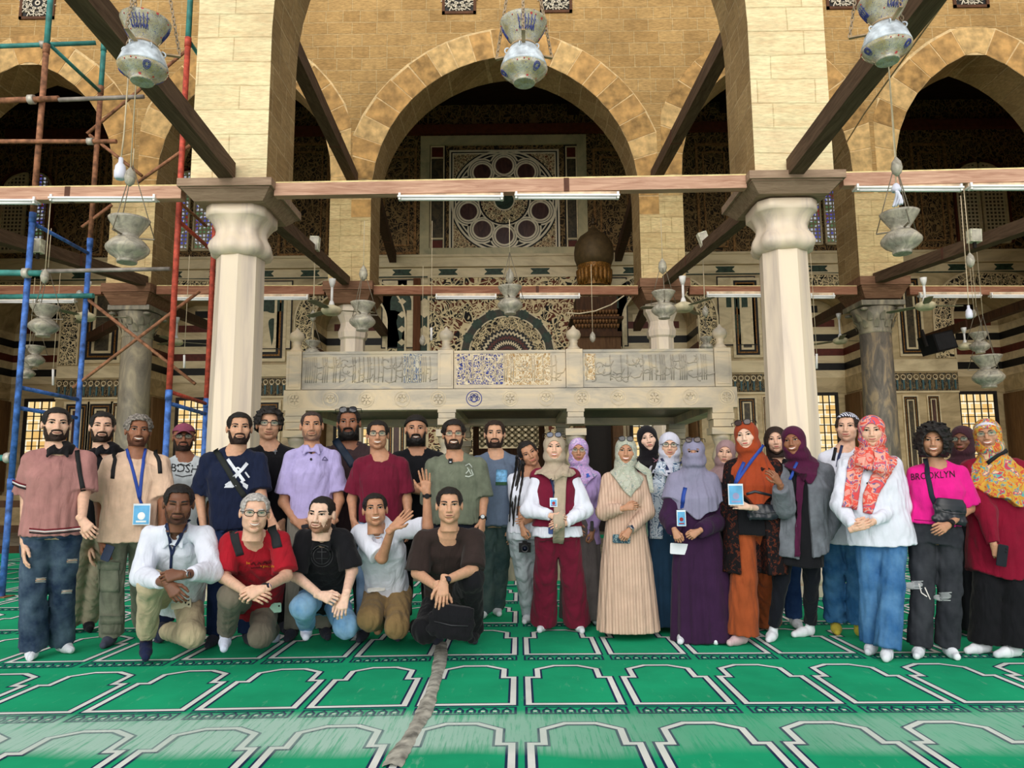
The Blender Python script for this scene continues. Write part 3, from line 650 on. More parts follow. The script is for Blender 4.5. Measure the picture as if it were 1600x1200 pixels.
# ---------------------------------------------------------------- mihrab wall
def mihrab():
    x0, z1 = W(672, 428); x1, _ = W(905, 428); cx, cz = W(793, 553); z1 = 7.05
    t = empty('prayer_niche', (cx, y, 0), 'inlaid prayer niche with scroll marble surround and zigzag hood behind the tribune', 'niche')
    b = MB(); r0, n = 1.13, 28; zb_ = 2.0
    arc = [(cx+r0*math.cos(math.pi-math.pi*k/n), cz+r0*math.sin(math.pi*k/n)) for k in range(n+1)]
    for (xa, za), (xb, zb2) in zip(arc, arc[1:]): b.poly([(xa, y-.05, za), (xb, y-.05, zb2), (xb, y-.05, z1), (xa, y-.05, z1)])
    b.rect(x0, cx-r0, zb_, z1, y-.05); b.rect(cx+r0, x1, zb_, z1, y-.05)
    b.build('scroll_surround', M_ara, t)
    b = MB(); frame(b, x0-.06, x1+.06, 2.0, z1+.04, .06, y-.075, 0, .06); frame(b, x0, x1, 6.38, 6.43, .02, y-.07, 1, .03); b.build('border', [M_cream, M_black], t)
    b = MB(); b.disc((cx, cz), 1.30, y-.058, 48, 1, 1.08); b.disc((cx, cz), 1.35, y-.056, 48, 0, 1.29); b.disc((cx, cz), 1.09, y-.060, 48, 0, 1.05)
    for k in range(9):
        a = math.pi*(k+.0)/8; px_, pz_ = cx+1.2*math.cos(a), cz+1.2*math.sin(a)
        for q_ in (0, math.pi/4):
            b.poly([(px_+.17*math.cos(q_+j*math.pi/2+a), y-.064-.001*(q_ > 0), pz_+.17*math.sin(q_+j*math.pi/2+a)) for j in range(4)], 2)
    b.build('star_arch', [M_cream, plain('grey_slate', (72, 68, 58), .6), M_green], t)
    b = MB(); b.disc((cx, cz), 1.05, y-.03, 40); b.rect(cx-1.05, cx+1.05, zb_, cz, y-.03); b.build('inner_scroll', arab('bold_scroll', ((26, 24, 22), (60, 42, 30)), 11), t)
    b = MB(); c0 = (cx, cz-.1)   # conch of zigzag ribs, hollowed back into the wall
    m = 40
    for j in range(11):
        ra, rb = .80-.07*j, .80-.07*(j+1)
        v = []
        for rr, yo in ((ra, y-.05+.0*j), (max(rb, .01), y-.05)):
            for k in range(m+1):
                a = math.pi*k/m; zz = .035*(1 if k % 2 else -1)
                v.append((c0[0]+(rr+zz)*math.cos(a), yo-.004*(10-j)*.3, c0[1]+(rr+zz)*math.sin(a)))
        b.add(v, [(k, k+1, m+1+k+1, m+1+k) for k in range(m)], (0, 1, 0, 2)[j % 4])
    b.rect(cx-.8, cx+.8, zb_, c0[1], y-.04, 1); b.build('zigzag_hood', [M_black, M_cream, M_rust], t)
mihrab()
# beams posts by the niche
xa, _ = W(647, 450); MB().box((xa, y-.16, 2), (xa+.2, y-.02, 7.0)).build('wall_post', wood('brown_wall_post', (84, 48, 26), (112, 68, 40), .7, (6, 6, .8), 2), label='brown timber upright on the end wall left of the niche', cat='post')
for px, zz in ((629, 0), (664, 0)):
    xx, _ = W(px, 450); b = MB(); b.box((xx-.13, y-.03, 4.3), (xx+.13, y, 7.0), 0)
    for k in range(3):
        zc = 4.75+.8*k; b.box((xx-.12, y-.04, zc), (xx+.12, y-.03, zc+.42), 1)
        for e in (0, .42): b.poly([(xx-.12, y-.042, zc+e), (xx, y-.042, zc+e-.1), (xx+.12, y-.042, zc+e), (xx, y-.042, zc+e+.1)], 0)
    b.build('inlay_strip', [M_cream, M_green], label='narrow cream and green inlay strip %s the brown wall post' % ('left of' if px < 640 else 'right of'), cat='wall inlay', group='narrow inlay strips')
# raised stucco frames on the dark upper wall
for (a, e, zz0, zz1, wh) in ((590, 650, 233, 398, 'left of the rosette panel'), (925, 995, 233, 398, 'right of the rosette panel'), (440, 512, 225, 400, 'behind the left inner pier'), (1085, 1150, 225, 400, 'behind the right inner pier'), (80, 160, 230, 400, 'above the red-brown beam at left'), (1420, 1490, 225, 390, 'above the dark granite column')):
    xa, zt_ = W(a, zz0); xb, zb_ = W(e, zz1); b = MB(); frame(b, xa, xb, zb_, zt_, .07, y-.05, 0, .05); frame(b, xa+.2, xb-.2, zb_+.25, zt_-.25, .04, y-.04, 0, .04)
    b.build('stucco_frame', plain('brown_stucco_moulding', (140, 104, 64), .8, var=.3, scale=20), label='carved brown stucco frame on the dark upper wall, '+wh, cat='stucco panel', group='carved stucco frames')
b = MB(); b.box((-15, y-.2, 11.35), (17, y-.02, 11.6)); b.build('trim_5', plain('dark_red_beam', (104, 52, 32), .7), kind='structure')
# ---------------------------------------------------------------- paired stucco windows with coloured glass
q = N('coloured_glass_lattice', .5); o = q.sep(q.coord()); vo = q.n('TexVoronoi', distance='CHEBYCHEV'); vo.inputs['Scale'].default_value = 9; vo.inputs['Randomness'].default_value = 0
q.put(vo, 'Vector', q.comb(o[0], o[2])); vc = q.n('TexVoronoi', distance='CHEBYCHEV'); vc.inputs['Scale'].default_value = 9; vc.inputs['Randomness'].default_value = 0; q.put(vc, 'Vector', q.comb(o[0], o[2]))
gl = q.range(vo.outputs[0], .26, .34); nz = q.noise(q.coord(), 2.5, 2); gc = q.ramp(nz, [(.36, (96, 130, 90)), (.45, (210, 214, 226)), (.52, (92, 96, 190)), (.6, (160, 50, 40)), (.7, (200, 200, 210))], 'CONSTANT')
q.col(q.mix(gl, gc, (186, 170, 140))); em = q.n('Mix', data_type='RGBA'); q.put(em, 0, gl); q.t.links.new(gc, em.inputs[6]); em.inputs[7].default_value = (0, 0, 0, 1)
q.t.links.new(em.outputs[2], q.b.inputs['Emission Color']); q.b.inputs['Emission Strength'].default_value = .5; M_glass = q.m
q = N('pierced_stucco_lattice', .8); o = q.sep(q.coord()); vo = q.n('TexVoronoi', distance='CHEBYCHEV'); vo.inputs['Scale'].default_value = 9; vo.inputs['Randomness'].default_value = 0; q.put(vo, 'Vector', q.comb(o[0], o[2]))
M_pl = q.col(q.mix(q.range(vo.outputs[0], .25, .33), (90, 80, 62), (226, 210, 176)))
for i, (pa, pb, g1, g2, wh) in enumerate([(4, 40, 0, 0, 'leftmost, beside the first blue pole'), (54, 80, 1, 1, 'behind the first scaffold pole'), (266, 297, 0, 1, 'behind the red scaffold pole'), (305, 338, 1, 1, 'beside the left front capital'),
        (1252, 1280, 1, 1, 'beside the right front capital'), (1287, 1320, 1, 1, 'left of the dark granite pier'), (1496, 1530, 0, 0, 'right of the hanging egg and lamp'), (1536, 1572, 0, 0, 'rightmost of all')]):
    xa, _ = W(pa, 330); xb, _ = W(pb, 330); zb_ = 7.92; zt_ = 10.3
    t = empty('stucco_window', ((xa+xb)/2, y, zb_), 'tall pierced stucco window %s, %s' % ('with coloured glass' if g2 else 'of pale lattice', wh), 'window', 'paired windows high on the end wall')
    b = MB(); left = i % 2 == 0; L = []
    for k in range(13):
        u = k/12; xx = xa+(xb-xa)*u; uu = (u if left else 1-u); L.append((xx, zt_-.55+.55*math.sin(math.acos(1-uu) if uu <= 1 else 0)))
    b.poly([(xa, y-.03, zb_), (xb, y-.03, zb_)]+[(x_, y-.03, z_) for x_, z_ in L[::-1]]); b.build('lattice', M_glass if g2 else M_pl, t)
    b = MB(); pts = [(xa, zb_)]+L+[(xb, zb_), (xa, zb_)]
    for (x1_, z1_), (x2_, z2_) in zip(pts, pts[1:]): b.beam((x1_, y-.04, z1_), (x2_, y-.04, z2_), .05, .07, 0, (0, -1, 0))
    b.build('rim', M_cream, t)
    b = MB(); pts = [(xa-.07 if left else xa-.02, zb_-.08)]+[(x_+(-.07 if left else .07), z_+.07) for x_, z_ in L]+[(xb+(.02 if left else .07), zb_-.08)]
    b.beam((xa-.07 if left else xb+.07, y-.03, zb_), (xa-.07 if left else xb+.07, y-.03, zt_-.5), .05, .12, 0, (0, -1, 0)); 
    for (x1_, z1_), (x2_, z2_) in zip(pts[1:-1], pts[2:-1]): b.beam((x1_, y-.03, z1_), (x2_, y-.03, z2_), .05, .12, 0, (0, -1, 0))
    b.build('timber_surround', plain('red_brown_surround', (96, 46, 24), .7), t)
# ================================================================ marble tribune (raised platform on posts)
YD = 9.6
def dikka():
    xs = [P(447, 600, YD).x, P(470, 600, YD).x, P(684, 600, YD).x, P(708, 600, YD).x, P(885, 600, YD).x, P(911, 600, YD).x, P(1118, 600, YD).x, P(1144, 600, YD).x]
    zt, zp, zb = 2.97, 2.47, 2.19; dep = 3.1
    t = empty('marble_tribune', ((xs[0]+xs[7])/2, YD+1.5, 0), 'carved pale marble tribune on short posts, with ball finials, standing behind the group', 'tribune')
    b = MB(); b.box((xs[0]-.25, YD-.05, 0.002), (xs[7]+.25, YD+dep+.2, .27)); b.build('plinth', M_grm, t)
    b = MB(); b.box((xs[0]-.03, YD, zb), (xs[7]+.06, YD+.22, zp-.01)); b.box((xs[0]-.03, YD+dep-.2, zb), (xs[7]+.06, YD+dep, zp-.01))
    b.box((xs[0]-.03, YD+.22, zb), (xs[0]+.2, YD+dep-.2, zp-.01)); b.box((xs[7]-.17, YD+.22, zb), (xs[7]+.06, YD+dep-.2, zp-.01))
    for xx in (xs[2], xs[4]): b.box((xx, YD+.22, zb+.03), (xx+.2, YD+dep-.2, zp-.01))
    b.build('edge_beam', M_mar2, t)
    b = MB(); b.box((xs[0]+.2, YD+.22, zb+.12), (xs[7]-.17, YD+dep-.2, zp-.02)); b.build('deck', M_dado, t)
    rng = random.Random(4)
    for k in range(13):   # carved roundels along the edge beam
        xx = xs[0]+.12+k*(xs[7]-xs[0]-.2)/12; b = MB(); zc = (zb+zp)/2; m = 0 if k != 5 else 1
        b.disc((xx, zc), .105, YD-.004, 28, m, .095); b.disc((xx, zc), .08 if k % 2 == 0 else .05, YD-.004, 24, m, .068 if k % 2 == 0 else .035)
        for j in range(6 if k % 2 == 0 else 4):
            a = math.pi*2*j/6; b.disc((xx+.045*math.cos(a), zc+.045*math.sin(a)), .03, YD-.006, 12, m, .022)
        b.build('roundel', [plain('roundel_relief', (206, 190, 160), .7), plain('blue_roundel_paint', (52, 62, 130), .7)], t)
    def panel(xa, xb, nm, mats, blue=()):
        p = MB(); p.box((xa+.005, YD+.03, zp), (xb-.005, YD+.15, zt)); p.box((xa+.005, YD+.02, zt-.03), (xb-.005, YD+.16, zt+.005)); p.box((xa+.005, YD+.02, zp), (xb-.005, YD+.16, zp+.03))
        o = p.build('parapet_panel', mats, t)
        # raised writing-like scrollwork, strokes in relief
        s = MB(); n = int((xb-xa)/.030)
        for k in range(n):
            x0 = xa+.05+k*(xb-xa-.1)/n; zc = zp+.09
            kind = rng.random()
            if kind < .42: s.tube([(x0, YD+.03, zc+.0), (x0+.006, YD+.024, zc+.16), (x0-.004, YD+.026, zt-.07)], .007, 5)
            elif kind < .8:
                a0 = rng.uniform(0, 6); r_ = rng.uniform(.03, .055); cz = rng.uniform(zp+.1, zt-.12)
                s.tube([(x0+r_*math.cos(a0+j*.5), YD+.027, cz+r_*math.sin(a0+j*.5)) for j in range(9)], .0065, 5)
            else:
                cz = rng.uniform(zp+.08, zt-.16); s.tube([(x0-.05, YD+.028, cz+.03), (x0, YD+.024, cz), (x0+.07, YD+.026, cz+.015), (x0+.10, YD+.028, cz+.07)], .007, 5)
        s.build('inscription_relief', mats, o)
        for (u0, u1, zlo, zhi, m) in blue:
            bb = MB(); x0, x1 = xa+(xb-xa)*u0, xa+(xb-xa)*u1; bb.box((x0, YD+.026, zlo), (x1, YD+.0295, zhi)); bb.build('painted_inscription', m, o)
    M_blue = arab('blue_inscription_ground', ((44, 52, 120), (70, 78, 140)), 26, (222, 206, 176), (1, 1, .7)); M_tanins = arab('tan_inscription_ground', ((176, 140, 92), (196, 166, 120)), 26, (230, 214, 184), (1, 1, .7))
    M_bl2 = arab('slate_blue_inscription', ((96, 108, 132), (120, 128, 142)), 24, (196, 190, 172), (1.6, 1, .5))
    panel(xs[1], xs[2], 'a', M_carv, [(.745, .88, zp+.08, zt-.03, M_bl2)])
    panel(xs[3], xs[4], 'b', M_mar2, [(.03, .50*.88, zp+.05, zt-.04, M_blue), (.46, .86, zp+.04, zt-.04, M_tanins)])
    panel(xs[5], xs[6], 'c', M_carv, [(.02, .1, zp+.1, zt-.05, M_tanins)])
    for side, xx in (('l', xs[0]+.05), ('r', xs[7]-.13)):
        b = MB(); b.box((xx, YD+.25, zp), (xx+.1, YD+dep-.1, zt)); b.build('parapet_panel', M_carv, t)
    b = MB(); b.box((xs[1], YD+dep-.15, zp), (xs[6], YD+dep-.05, zt-.12)); b.build('parapet_panel', M_carv, t)
    for xa, xb in ((xs[0], xs[1]), (xs[2], xs[3]), (xs[4], xs[5]), (xs[6], xs[7])):
        b = MB(); b.box((xa, YD-.01, zp-.005), (xb, YD+.2, zt+.01)); c = MB(); xc = (xa+xb)/2
        frame(b, xa+.02, xb-.02, zp+.03, zt-.03, .012, YD-.016, 0, .006)
        o = b.build('corner_post', M_mar2, t)
        c.lathe([(.085, zt+.01), (.085, zt+.04), (.06, zt+.06), (.05, zt+.10), (.062, zt+.13), (.05, zt+.14), (.085, zt+.17), (.102, zt+.22), (.085, zt+.27), (.04, zt+.30), (.012, zt+.34), (.004, zt+.35)], (xc, YD+.1, 0), 24)
        c.build('ball_finial', M_mar2, o)
    posts = [(xs[0]-.0, .27, 1), (xs[2]+.0, .24, 0), (xs[4], .23, 0), (xs[7]-.27, .27, 1)]
    for yy in (YD, YD+dep-.28):
        for xa, w_, corner in posts:
            b = MB(); xc = xa+w_/2
            hs = [(2.19, 2.12, .0), (2.115, 2.04, .01), (2.035, 1.94, -.005)] if corner else [(2.19, 2.15, 0), (2.145, 2.08, -.01), (2.075, 1.99, -.0)]
            for za, zb2, g in hs: b.box((xa-g, yy, zb2), (xa+w_+g, yy+.26, za))
            b.box((xa-.02, yy-.01, 1.84), (xa+w_+.02, yy+.27, 1.93))
            b.lathe([(.13, 1.84), (.12, 1.78), (.09, 1.7), (.12, 1.6), (.135, 1.54), (.12, 1.5), (.105, 1.46), (.10, .45), (.14, .38), (.15, .27)][::-1], (xc, yy+.13, 0), 16)
            b.build('post', M_mar2, t)
dikka()
# carved screen and dado seen under the tribune, wooden doorway
b = MB(); x0, x1 = P(748, 670, 13.2).x, P(842, 670, 13.2).x; z1_, z0_ = P(800, 636, 13.2).z, P(800, 698, 13.2).z
t = empty('carved_screen', ((x0+x1)/2, 13.2, 0), 'pale interlaced stone screen seen under the tribune behind the man in a grey-blue T-shirt', 'screen')
n = 9; dx = (x1-x0)/n; rows = 7; dz = (z1_-z0_)/rows
for i in range(n):
    for j in range(rows):
        cx, cz = x0+(i+.5)*dx, z0_+(j+.5)*dz
        b.beam((cx-dx/2, 13.2, cz), (cx, 13.2, cz+dz*.5), .03, .03, 0, (0, -1, 0)); b.beam((cx, 13.2, cz+dz*.5), (cx+dx/2, 13.2, cz), .03, .03, 0, (0, -1, 0))
        b.beam((cx-dx/2, 13.2, cz), (cx, 13.2, cz-dz*.5), .03, .03, 0, (0, -1, 0)); b.beam((cx, 13.2, cz-dz*.5), (cx+dx/2, 13.2, cz), .03, .03, 0, (0, -1, 0))
        b.disc((cx, cz), dx*.22, 13.18, 10, 0, dx*.1)
b.build('lattice', plain('pale_lattice_stone', (176, 160, 128), .8), t)
b = MB(); b.box((x0-.1, 13.15, 0.002), (x1+.1, 13.3, z0_-.03)); b.box((x0-.1, 13.15, z1_), (x1+.1, 13.3, z1_+.08)); b.box((x0-.1, 13.15, z0_-.03), (x0, 13.3, z1_)); b.box((x1, 13.15, z0_-.03), (x1+.1, 13.3, z1_)); b.build('frame', M_dk, t)
# ---------------------------------------------------------------- pulpit
def minbar():
    Y = 18.6; cx = P(928, 400, Y).x; t = empty('wooden_pulpit', (cx, Y, 0), 'tall dark wooden pulpit with bulbous dome, right of the prayer niche', 'pulpit')
    z = lambda py: P(928, py, Y).z
    s = Y/1150/.97
    b = MB(); prof = [(0.0, 476), (30*s*.86, 417), (30.5*s, 405), (31*s, 395), (29*s, 382), (22*s, 371), (12*s, 364), (5*s, 358), (2*s, 352), (2*s, 350)]
    b.lathe([(r, z(py)) for r, py in prof[1:]], (cx, Y, 0), 36); b.build('dome', plain('dark_bronze_dome', (92, 74, 48), .6, .2), t)
    b = MB(); b.lathe([(.04, z(352)), (.09, z(350)), (.03, z(346)), (.07, z(343)), (.02, z(339)), (.01, z(334))], (cx, Y, 0), 16); b.build('finial', plain('dark_bronze_finial', (70, 56, 38), .5, .4), t)
    b = MB(); L = []
    for tier, (r, py) in enumerate([(22, 448), (23, 440), (25, 431), (25, 424), (26.5, 416)]):
        L.append((r*s, z(py)))
    b.lathe(L, (cx, Y, 0), 20, smooth=False)
    for k in range(20):
        a = 2*math.pi*k/20; b.lathe([(.02, z(446)), (.06, z(438)), (.075, z(424)), (.02, z(420))], (cx+.40*math.cos(a), Y+.40*math.sin(a), 0), 6)
    b.build('gilded_gallery', M_gold, t)
    x0, x1 = P(893, 500, Y).x, P(968, 500, Y).x
    b = MB(); b.box((x0+.1, Y-.3, 4.9), (x1-.1, Y+.5, 5.9)); b.box((x0, Y-.36, 4.85), (x1, Y+.55, 4.98)); b.box((x0-.05, Y-.4, 5.3), (x1+.05, Y+.6, 5.36)); b.build('canopy', M_dk, t)
    for r_ in range(4):
        b = MB()
        for k in range(14):
            xx = x0+.05+(x1-x0-.1)*(k+.5*(r_ % 2))/14; zz = 4.98-.12*r_+.55; b.lathe([(.02, zz-.1), (.04, zz-.04), (.045, zz)], (xx, Y-.36+.01*r_, 0), 6)
        b.build('muqarnas_tier', plain('brown_muqarnas', (112, 76, 44), .6), t)
    b = MB(); b.box((x0+.02, Y-.3, .002), (x0+.28, Y+.4, 4.85)); b.box((x1-.28, Y-.3, .002), (x1-.02, Y+.4, 4.85)); b.box((x0+.28, Y-.3, 4.45), (x1-.28, Y-.2, 4.85))
    n = 9
    for k in range(n): xx = x0+.3+(x1-x0-.6)*k/(n-1); b.lathe([(.05, 4.3), (.07, 4.38), (.07, 4.46)], (xx, Y-.25, 0), 6)
    b.build('doorway', wood('carved_door_surround', (70, 46, 28), (112, 80, 52), .7, (8, 8, .8), 3), t)
    b = MB(); b.box((x0+.28, Y+.1, .002), (x1-.28, Y+.2, 4.45)); c = arch_curve(x0+.36, x1-.36, 3.2, 3.9, 8)
    for (xa, za), (xb, zb) in zip(c, c[1:]): b.beam((xa, Y+.05, za), (xb, Y+.05, zb), .05, .05, 1, (0, -1, 0))
    b.build('door', [plain('black_door_wood', (26, 18, 12), .6), M_dk], t)
minbar()
# ================================================================ lamps
M_gl1 = N('enamelled_glass_lamp', .25, 0, .5)
def lamp_mat():
    q = M_gl1; o = q.coord(); z = q.sep(o)[2]
    n = q.noise(o, 14, 4, .6); n2 = q.noise(o, 30, 2, .5, 1.5); a = q.math('ABSOLUTE', q.math('SUBTRACT', q.math('FRACT', q.math('MULTIPLY', n2, 8)), .5))
    c = q.mix(q.range(n, .35, .65), (206, 204, 186), (176, 164, 110)); c = q.mix(q.range(a, .10, .04), c, (60, 74, 150)); 
    r = q.n('TexVoronoi'); q.put(r, 'Vector', o); r.inputs['Scale'].default_value = 13
    c = q.mix(q.math('MULTIPLY', q.range(r.outputs[0], .16, .12), q.range(n, .5, .55)), c, (186, 60, 56)); return q.col(c)
lamp_mat(); q = M_gl1; q.b.inputs['Coat Weight'].default_value = .3; M_gl1 = q.m
M_glb = plain('blue_white_glass', (196, 206, 214), .2, 0, .18, 16, .6); M_glg = marble('clouded_grey_glass', (166, 160, 146), (122, 116, 102), (190, 182, 160), (1, 1, 1), 8, .25)
M_glw = plain('yellow_green_glass', (186, 184, 138), .22, 0, .2, 14, .5)
M_chain = plain('tarnished_chain', (176, 156, 130), .5, .3); M_cord = plain('cream_cord', (206, 190, 158), .8); M_brz = plain('dull_brass', (128, 120, 104), .45, .5)
def chain(b, p0, p1, link=.035, r=.004, mi=0):
    p0, p1 = Vector(p0), Vector(p1); d = p1-p0; n = max(2, int(d.length/(link*.75))); u = d.normalized(); a = u.orthogonal().normalized(); c = u.cross(a)
    for k in range(n):
        m = p0+d*((k+.5)/n); s = a if k % 2 else c
        b.tube([m+u*link*.5*math.cos(t)+s*link*.26*math.sin(t) for t in [2*math.pi*j/8 for j in range(9)]], r, 4, mi)
def enamel(c, Y, k, t):
    """blue script round the neck, red buds and blue medallions on the bowl"""
    rn = lambda z: np.interp(z, [.342, .40, .46, .515], [.090, .130, .165, .190])+.002
    rb = lambda z: np.interp(z, [.024, .055, .092, .122], [.086, .135, .178, .192])+.002
    def pt(a, z, f): return Vector((c.x+f(z)*k*math.cos(a), Y+f(z)*k*math.sin(a), c.z+z*k))
    rng = random.Random(7)
    for s0 in range(3):
        b = MB()
        a0 = -math.pi/2+s0*2.094+.15
        for j in range(6):
            a = a0-.42+j*.16; b.tube([pt(a, .40+.01*(j % 2), rn), pt(a+.03, .44, rn), pt(a, .495, rn)], .0032*k, 5)
            b.tube([pt(a+.12*u/4, .41+.018*math.sin(u*1.6+j), rn) for u in range(5)], .0030*k, 5)
            b.tube([pt(a+.05+.05*math.cos(u), .455+.014*math.sin(u), rn) for u in [w*.9 for w in range(7)]], .0026*k, 4)
        am = a0+.5
        for rr in (.026, .017): b.tube([pt(am+rr/.16*math.cos(u), .080+rr*math.sin(u), rb) for u in [w*math.pi/8 for w in range(17)]], .0030*k, 5)
        for u in range(6): b.tube([pt(am+.05*math.cos(u*1.047), .080+.008*math.sin(u*1.047), rb), pt(am+.10*math.cos(u*1.047), .080+.016*math.sin(u*1.047), rb)], .0028*k, 4)
        b.build('blue_script', plain('cobalt_enamel', (66, 76, 150), .4), t)
    b = MB()
    for s0 in range(3):
        for da, z, f in ((-.52, .50, rn), (.55, .50, rn), (-.45, .395, rn), (-.3, .105, rb), (.0, .112, rb), (.2, .105, rb)): b.lathe([(.001, -.006*k), (.006*k, 0), (.001, .008*k)], pt(-math.pi/2+s0*2.094+da, z, f), 6)
    b.build('red_buds', plain('red_enamel', (186, 52, 48), .4), t)
def big_lamp(px, ptop, pbot, Y, ztop, tilt, label, grp='large enamelled glass lamps', drop=None):
    c = P(px, pbot, Y); z1 = P(px, ptop, Y).z; H = z1-c.z; t = t0 = empty('glass_lamp', (c.x, Y, c.z), label, 'hanging lamp', grp)
    k = H/.52; X = (c.x, Y, c.z); ring_ = lambda pr: [(r*k, z*k) for r, z in pr]
    b = MB(); b.lathe(ring_([(.085, 0), (.092, .010), (.086, .024), (.135, .055), (.178, .092), (.192, .122)]), X, 40); b.build('lower_bowl', M_gl1, t)
    b = MB(); b.lathe(ring_([(.192, .122), (.188, .145), (.160, .225), (.125, .285), (.102, .312)]), X, 40)
    b.build('shoulder', M_glb, t)
    b = MB()
    for j in range(6):
        a = j*math.pi/3+.3; m = Vector((c.x+.15*k*math.cos(a), Y+.15*k*math.sin(a), c.z+.26*k)); o = Vector((math.cos(a), math.sin(a), 0))
        b = MB(); b.tube([m+o*(-.02*k+.032*k*math.sin(t))+Vector((0, 0, .028*k*math.cos(t))) for t in [math.pi*q_/6 for q_ in range(7)]], .006*k, 6); b.build('handle', M_glb, t0)
    b = MB(); b.lathe(ring_([(.10, .312), (.086, .322), (.090, .342), (.130, .40), (.165, .46), (.190, .515), (.195, .53), (.180, .51), (.15, .45), (.10, .38)]), X, 40); b.build('flared_neck', M_gl1, t)
    enamel(c, Y, k, t)
    b = MB(); b.lathe(ring_([(.088, .312), (.108, .312), (.108, .324), (.086, .324)]), X, 24)
    for j in range(3):
        a = j*2*math.pi/3+.5; e = Vector((c.x+.27*k*math.cos(a), Y+.27*k*math.sin(a), c.z+.30*k)); m = Vector((c.x+.09*k*math.cos(a), Y+.09*k*math.sin(a), c.z+.278*k)); b.beam(m, e, .03*k, .012*k)
    b.build('suspension_bracket', plain('rusty_bracket', (176, 150, 116), .7), t)
    b = MB()
    for j in range(3):
        a = j*2*math.pi/3+.5; e = Vector((c.x+.265*k*math.cos(a), Y+.265*k*math.sin(a), c.z+.305*k)); chain(b, e, (c.x+.02*math.cos(a), Y+.02*math.sin(a), min(ztop, c.z+1.5*k)), .045*k, .0055*k)
    b.tube([(c.x, Y, min(ztop, c.z+1.5*k)-.01), (c.x, Y, ztop)], .006, 5); b.build('chain', M_chain, t)
    return t
def cord(b, pts, r=.006): b.tube(pts, r, 5)
big_lamp(222, 36, 129, 4.7, 6.6, 0, 'large enamelled glass lamp in front of the left pier, above the white bulb')
big_lamp(819, 38, 131, 5.0, 6.6, 0, 'large enamelled glass lamp at the top centre over the arch crown')
big_lamp(1387, 4, 97, 4.7, 6.6, 0, 'large enamelled glass lamp to the right of the right pier')
def small_lamp(px, ptop, pbot, Y, ztop, label, egg=None, grp='small clouded glass lamps'):
    c = P(px, pbot, Y); z1 = P(px, ptop, Y).z; H = z1-c.z; k = H/.42; X = (c.x, Y, c.z); t = empty('hanging_lamp', X, label, 'hanging lamp', grp)
    rr = lambda pr: [(r*k, z*k) for r, z in pr]
    b = MB(); b.lathe(rr([(.085, 0), (.09, .015), (.085, .035), (.15, .075), (.185, .115), (.19, .14), (.185, .155), (.15, .2), (.11, .235)]), X, 28); b.build('bowl', M_glg, t)
    b = MB(); b.lathe(rr([(.10, .235), (.085, .245), (.09, .27), (.13, .33), (.175, .40), (.182, .42), (.165, .40), (.12, .33)]), X, 28); b.build('flared_neck', M_glg if 'grey' in label else M_glw if 'yellow' in label else M_glg, t)
    b = MB(); top = c.z+(.95 if k > .6 else .9)*k
    for j in range(3):
        a = j*2.094+.4; e = Vector((c.x+.22*k*math.cos(a), Y+.22*k*math.sin(a), c.z+.25*k)); b.beam((c.x+.1*k*math.cos(a), Y+.1*k*math.sin(a), c.z+.245*k), e, .02*k, .01*k); b.tube([e, (c.x, Y, top)], .005, 4)
    b.build('suspension_chain', M_brz, t)
    b = MB(); b.tube([(c.x, Y, top), (c.x, Y, ztop)], .005, 5); b.build('cord', M_cord, t)
    if egg:
        ce = P(px, egg, Y).z; b = MB(); b.lathe([(.01, -.09), (.04, -.06), (.055, -.01), (.045, .05), (.02, .09), (.008, .11)], (c.x, Y, ce), 16); b.build('glass_egg', M_glg, t)
small_lamp(198, 343, 411, 6.9, 4.55, 'clouded glass lamp hanging in front of the left outer pier, under the white bulb')
small_lamp(1410, 333, 397, 6.9, 4.6, 'clouded glass lamp hanging at right below the spiral bulb')
small_lamp(797, 448, 491, 9.0, 4.55, 'clouded glass lamp hanging in the centre over the tribune', 433)
small_lamp(566, 473, 517, 9.0, 4.55, 'clouded glass lamp above the left of the tribune', 428)
small_lamp(1038, 456, 498, 9.0, 4.55, 'clouded glass lamp in front of the right faceted column', 417)
small_lamp(67, 478, 526, 9.3, 4.6, 'clouded glass lamp beside the first blue scaffold pole')
small_lamp(1532, 520, 552, 12.5, 5.0, 'clouded glass lamp at far right beside the round bulb')
small_lamp(1546, 556, 606, 11.8, 5.0, 'dusty glass lamp lowest at far right')
small_lamp(53, 541, 573, 12.5, 5.0, 'dusty dark glass lamp low behind the first blue pole')
small_lamp(42, 567, 592, 13.0, 5.0, 'dusty glass lamp lowest at far left')
small_lamp(488, 533, 560, 12.0, 5.0, 'dusty glass lamp half hidden by the left tribune parapet')
small_lamp(1104, 527, 550, 12.0, 5.0, 'dusty glass lamp half hidden by the right tribune parapet')
def egg(px, py, Y, ztop, label, s=1.0):
    c = P(px, py, Y); t = empty('glass_egg_pendant', c, label, 'pendant', 'glass egg pendants')
    b = MB(); b.lathe([(.01*s, -.09*s), (.04*s, -.06*s), (.052*s, -.01*s), (.042*s, .05*s), (.02*s, .08*s), (.008*s, .10*s)], c, 18); b.build('glass_egg', M_glg, t)
    b = MB(); cord(b, [c+Vector((0, 0, .09*s)), (c.x, Y, ztop)], .005); b.build('cord', M_cord, t)
egg(203, 277, 5.4, 6.6, 'glass egg pendant touching the white bulb at left', .8)
egg(1401, 261, 5.4, 6.6, 'glass egg pendant below the right big lamp', .8)
egg(489, 494, 11.8, 5.0, 'glass egg pendant right of the left ball finial'); egg(660, 532, 12.5, 5.0, 'glass egg pendant left of the middle finial')
egg(926, 527, 12.5, 5.0, 'glass egg pendant in the pulpit doorway'); egg(992+530, 490, 13, 5.0, 'glass egg pendant above the far right bulb', .8)
egg(1102, 487, 11.8, 5.0, 'glass egg pendant right of the right fan'); egg(1516, 407, 8.1, 4.55, 'glass egg pendant below the floodlight at right', .9)
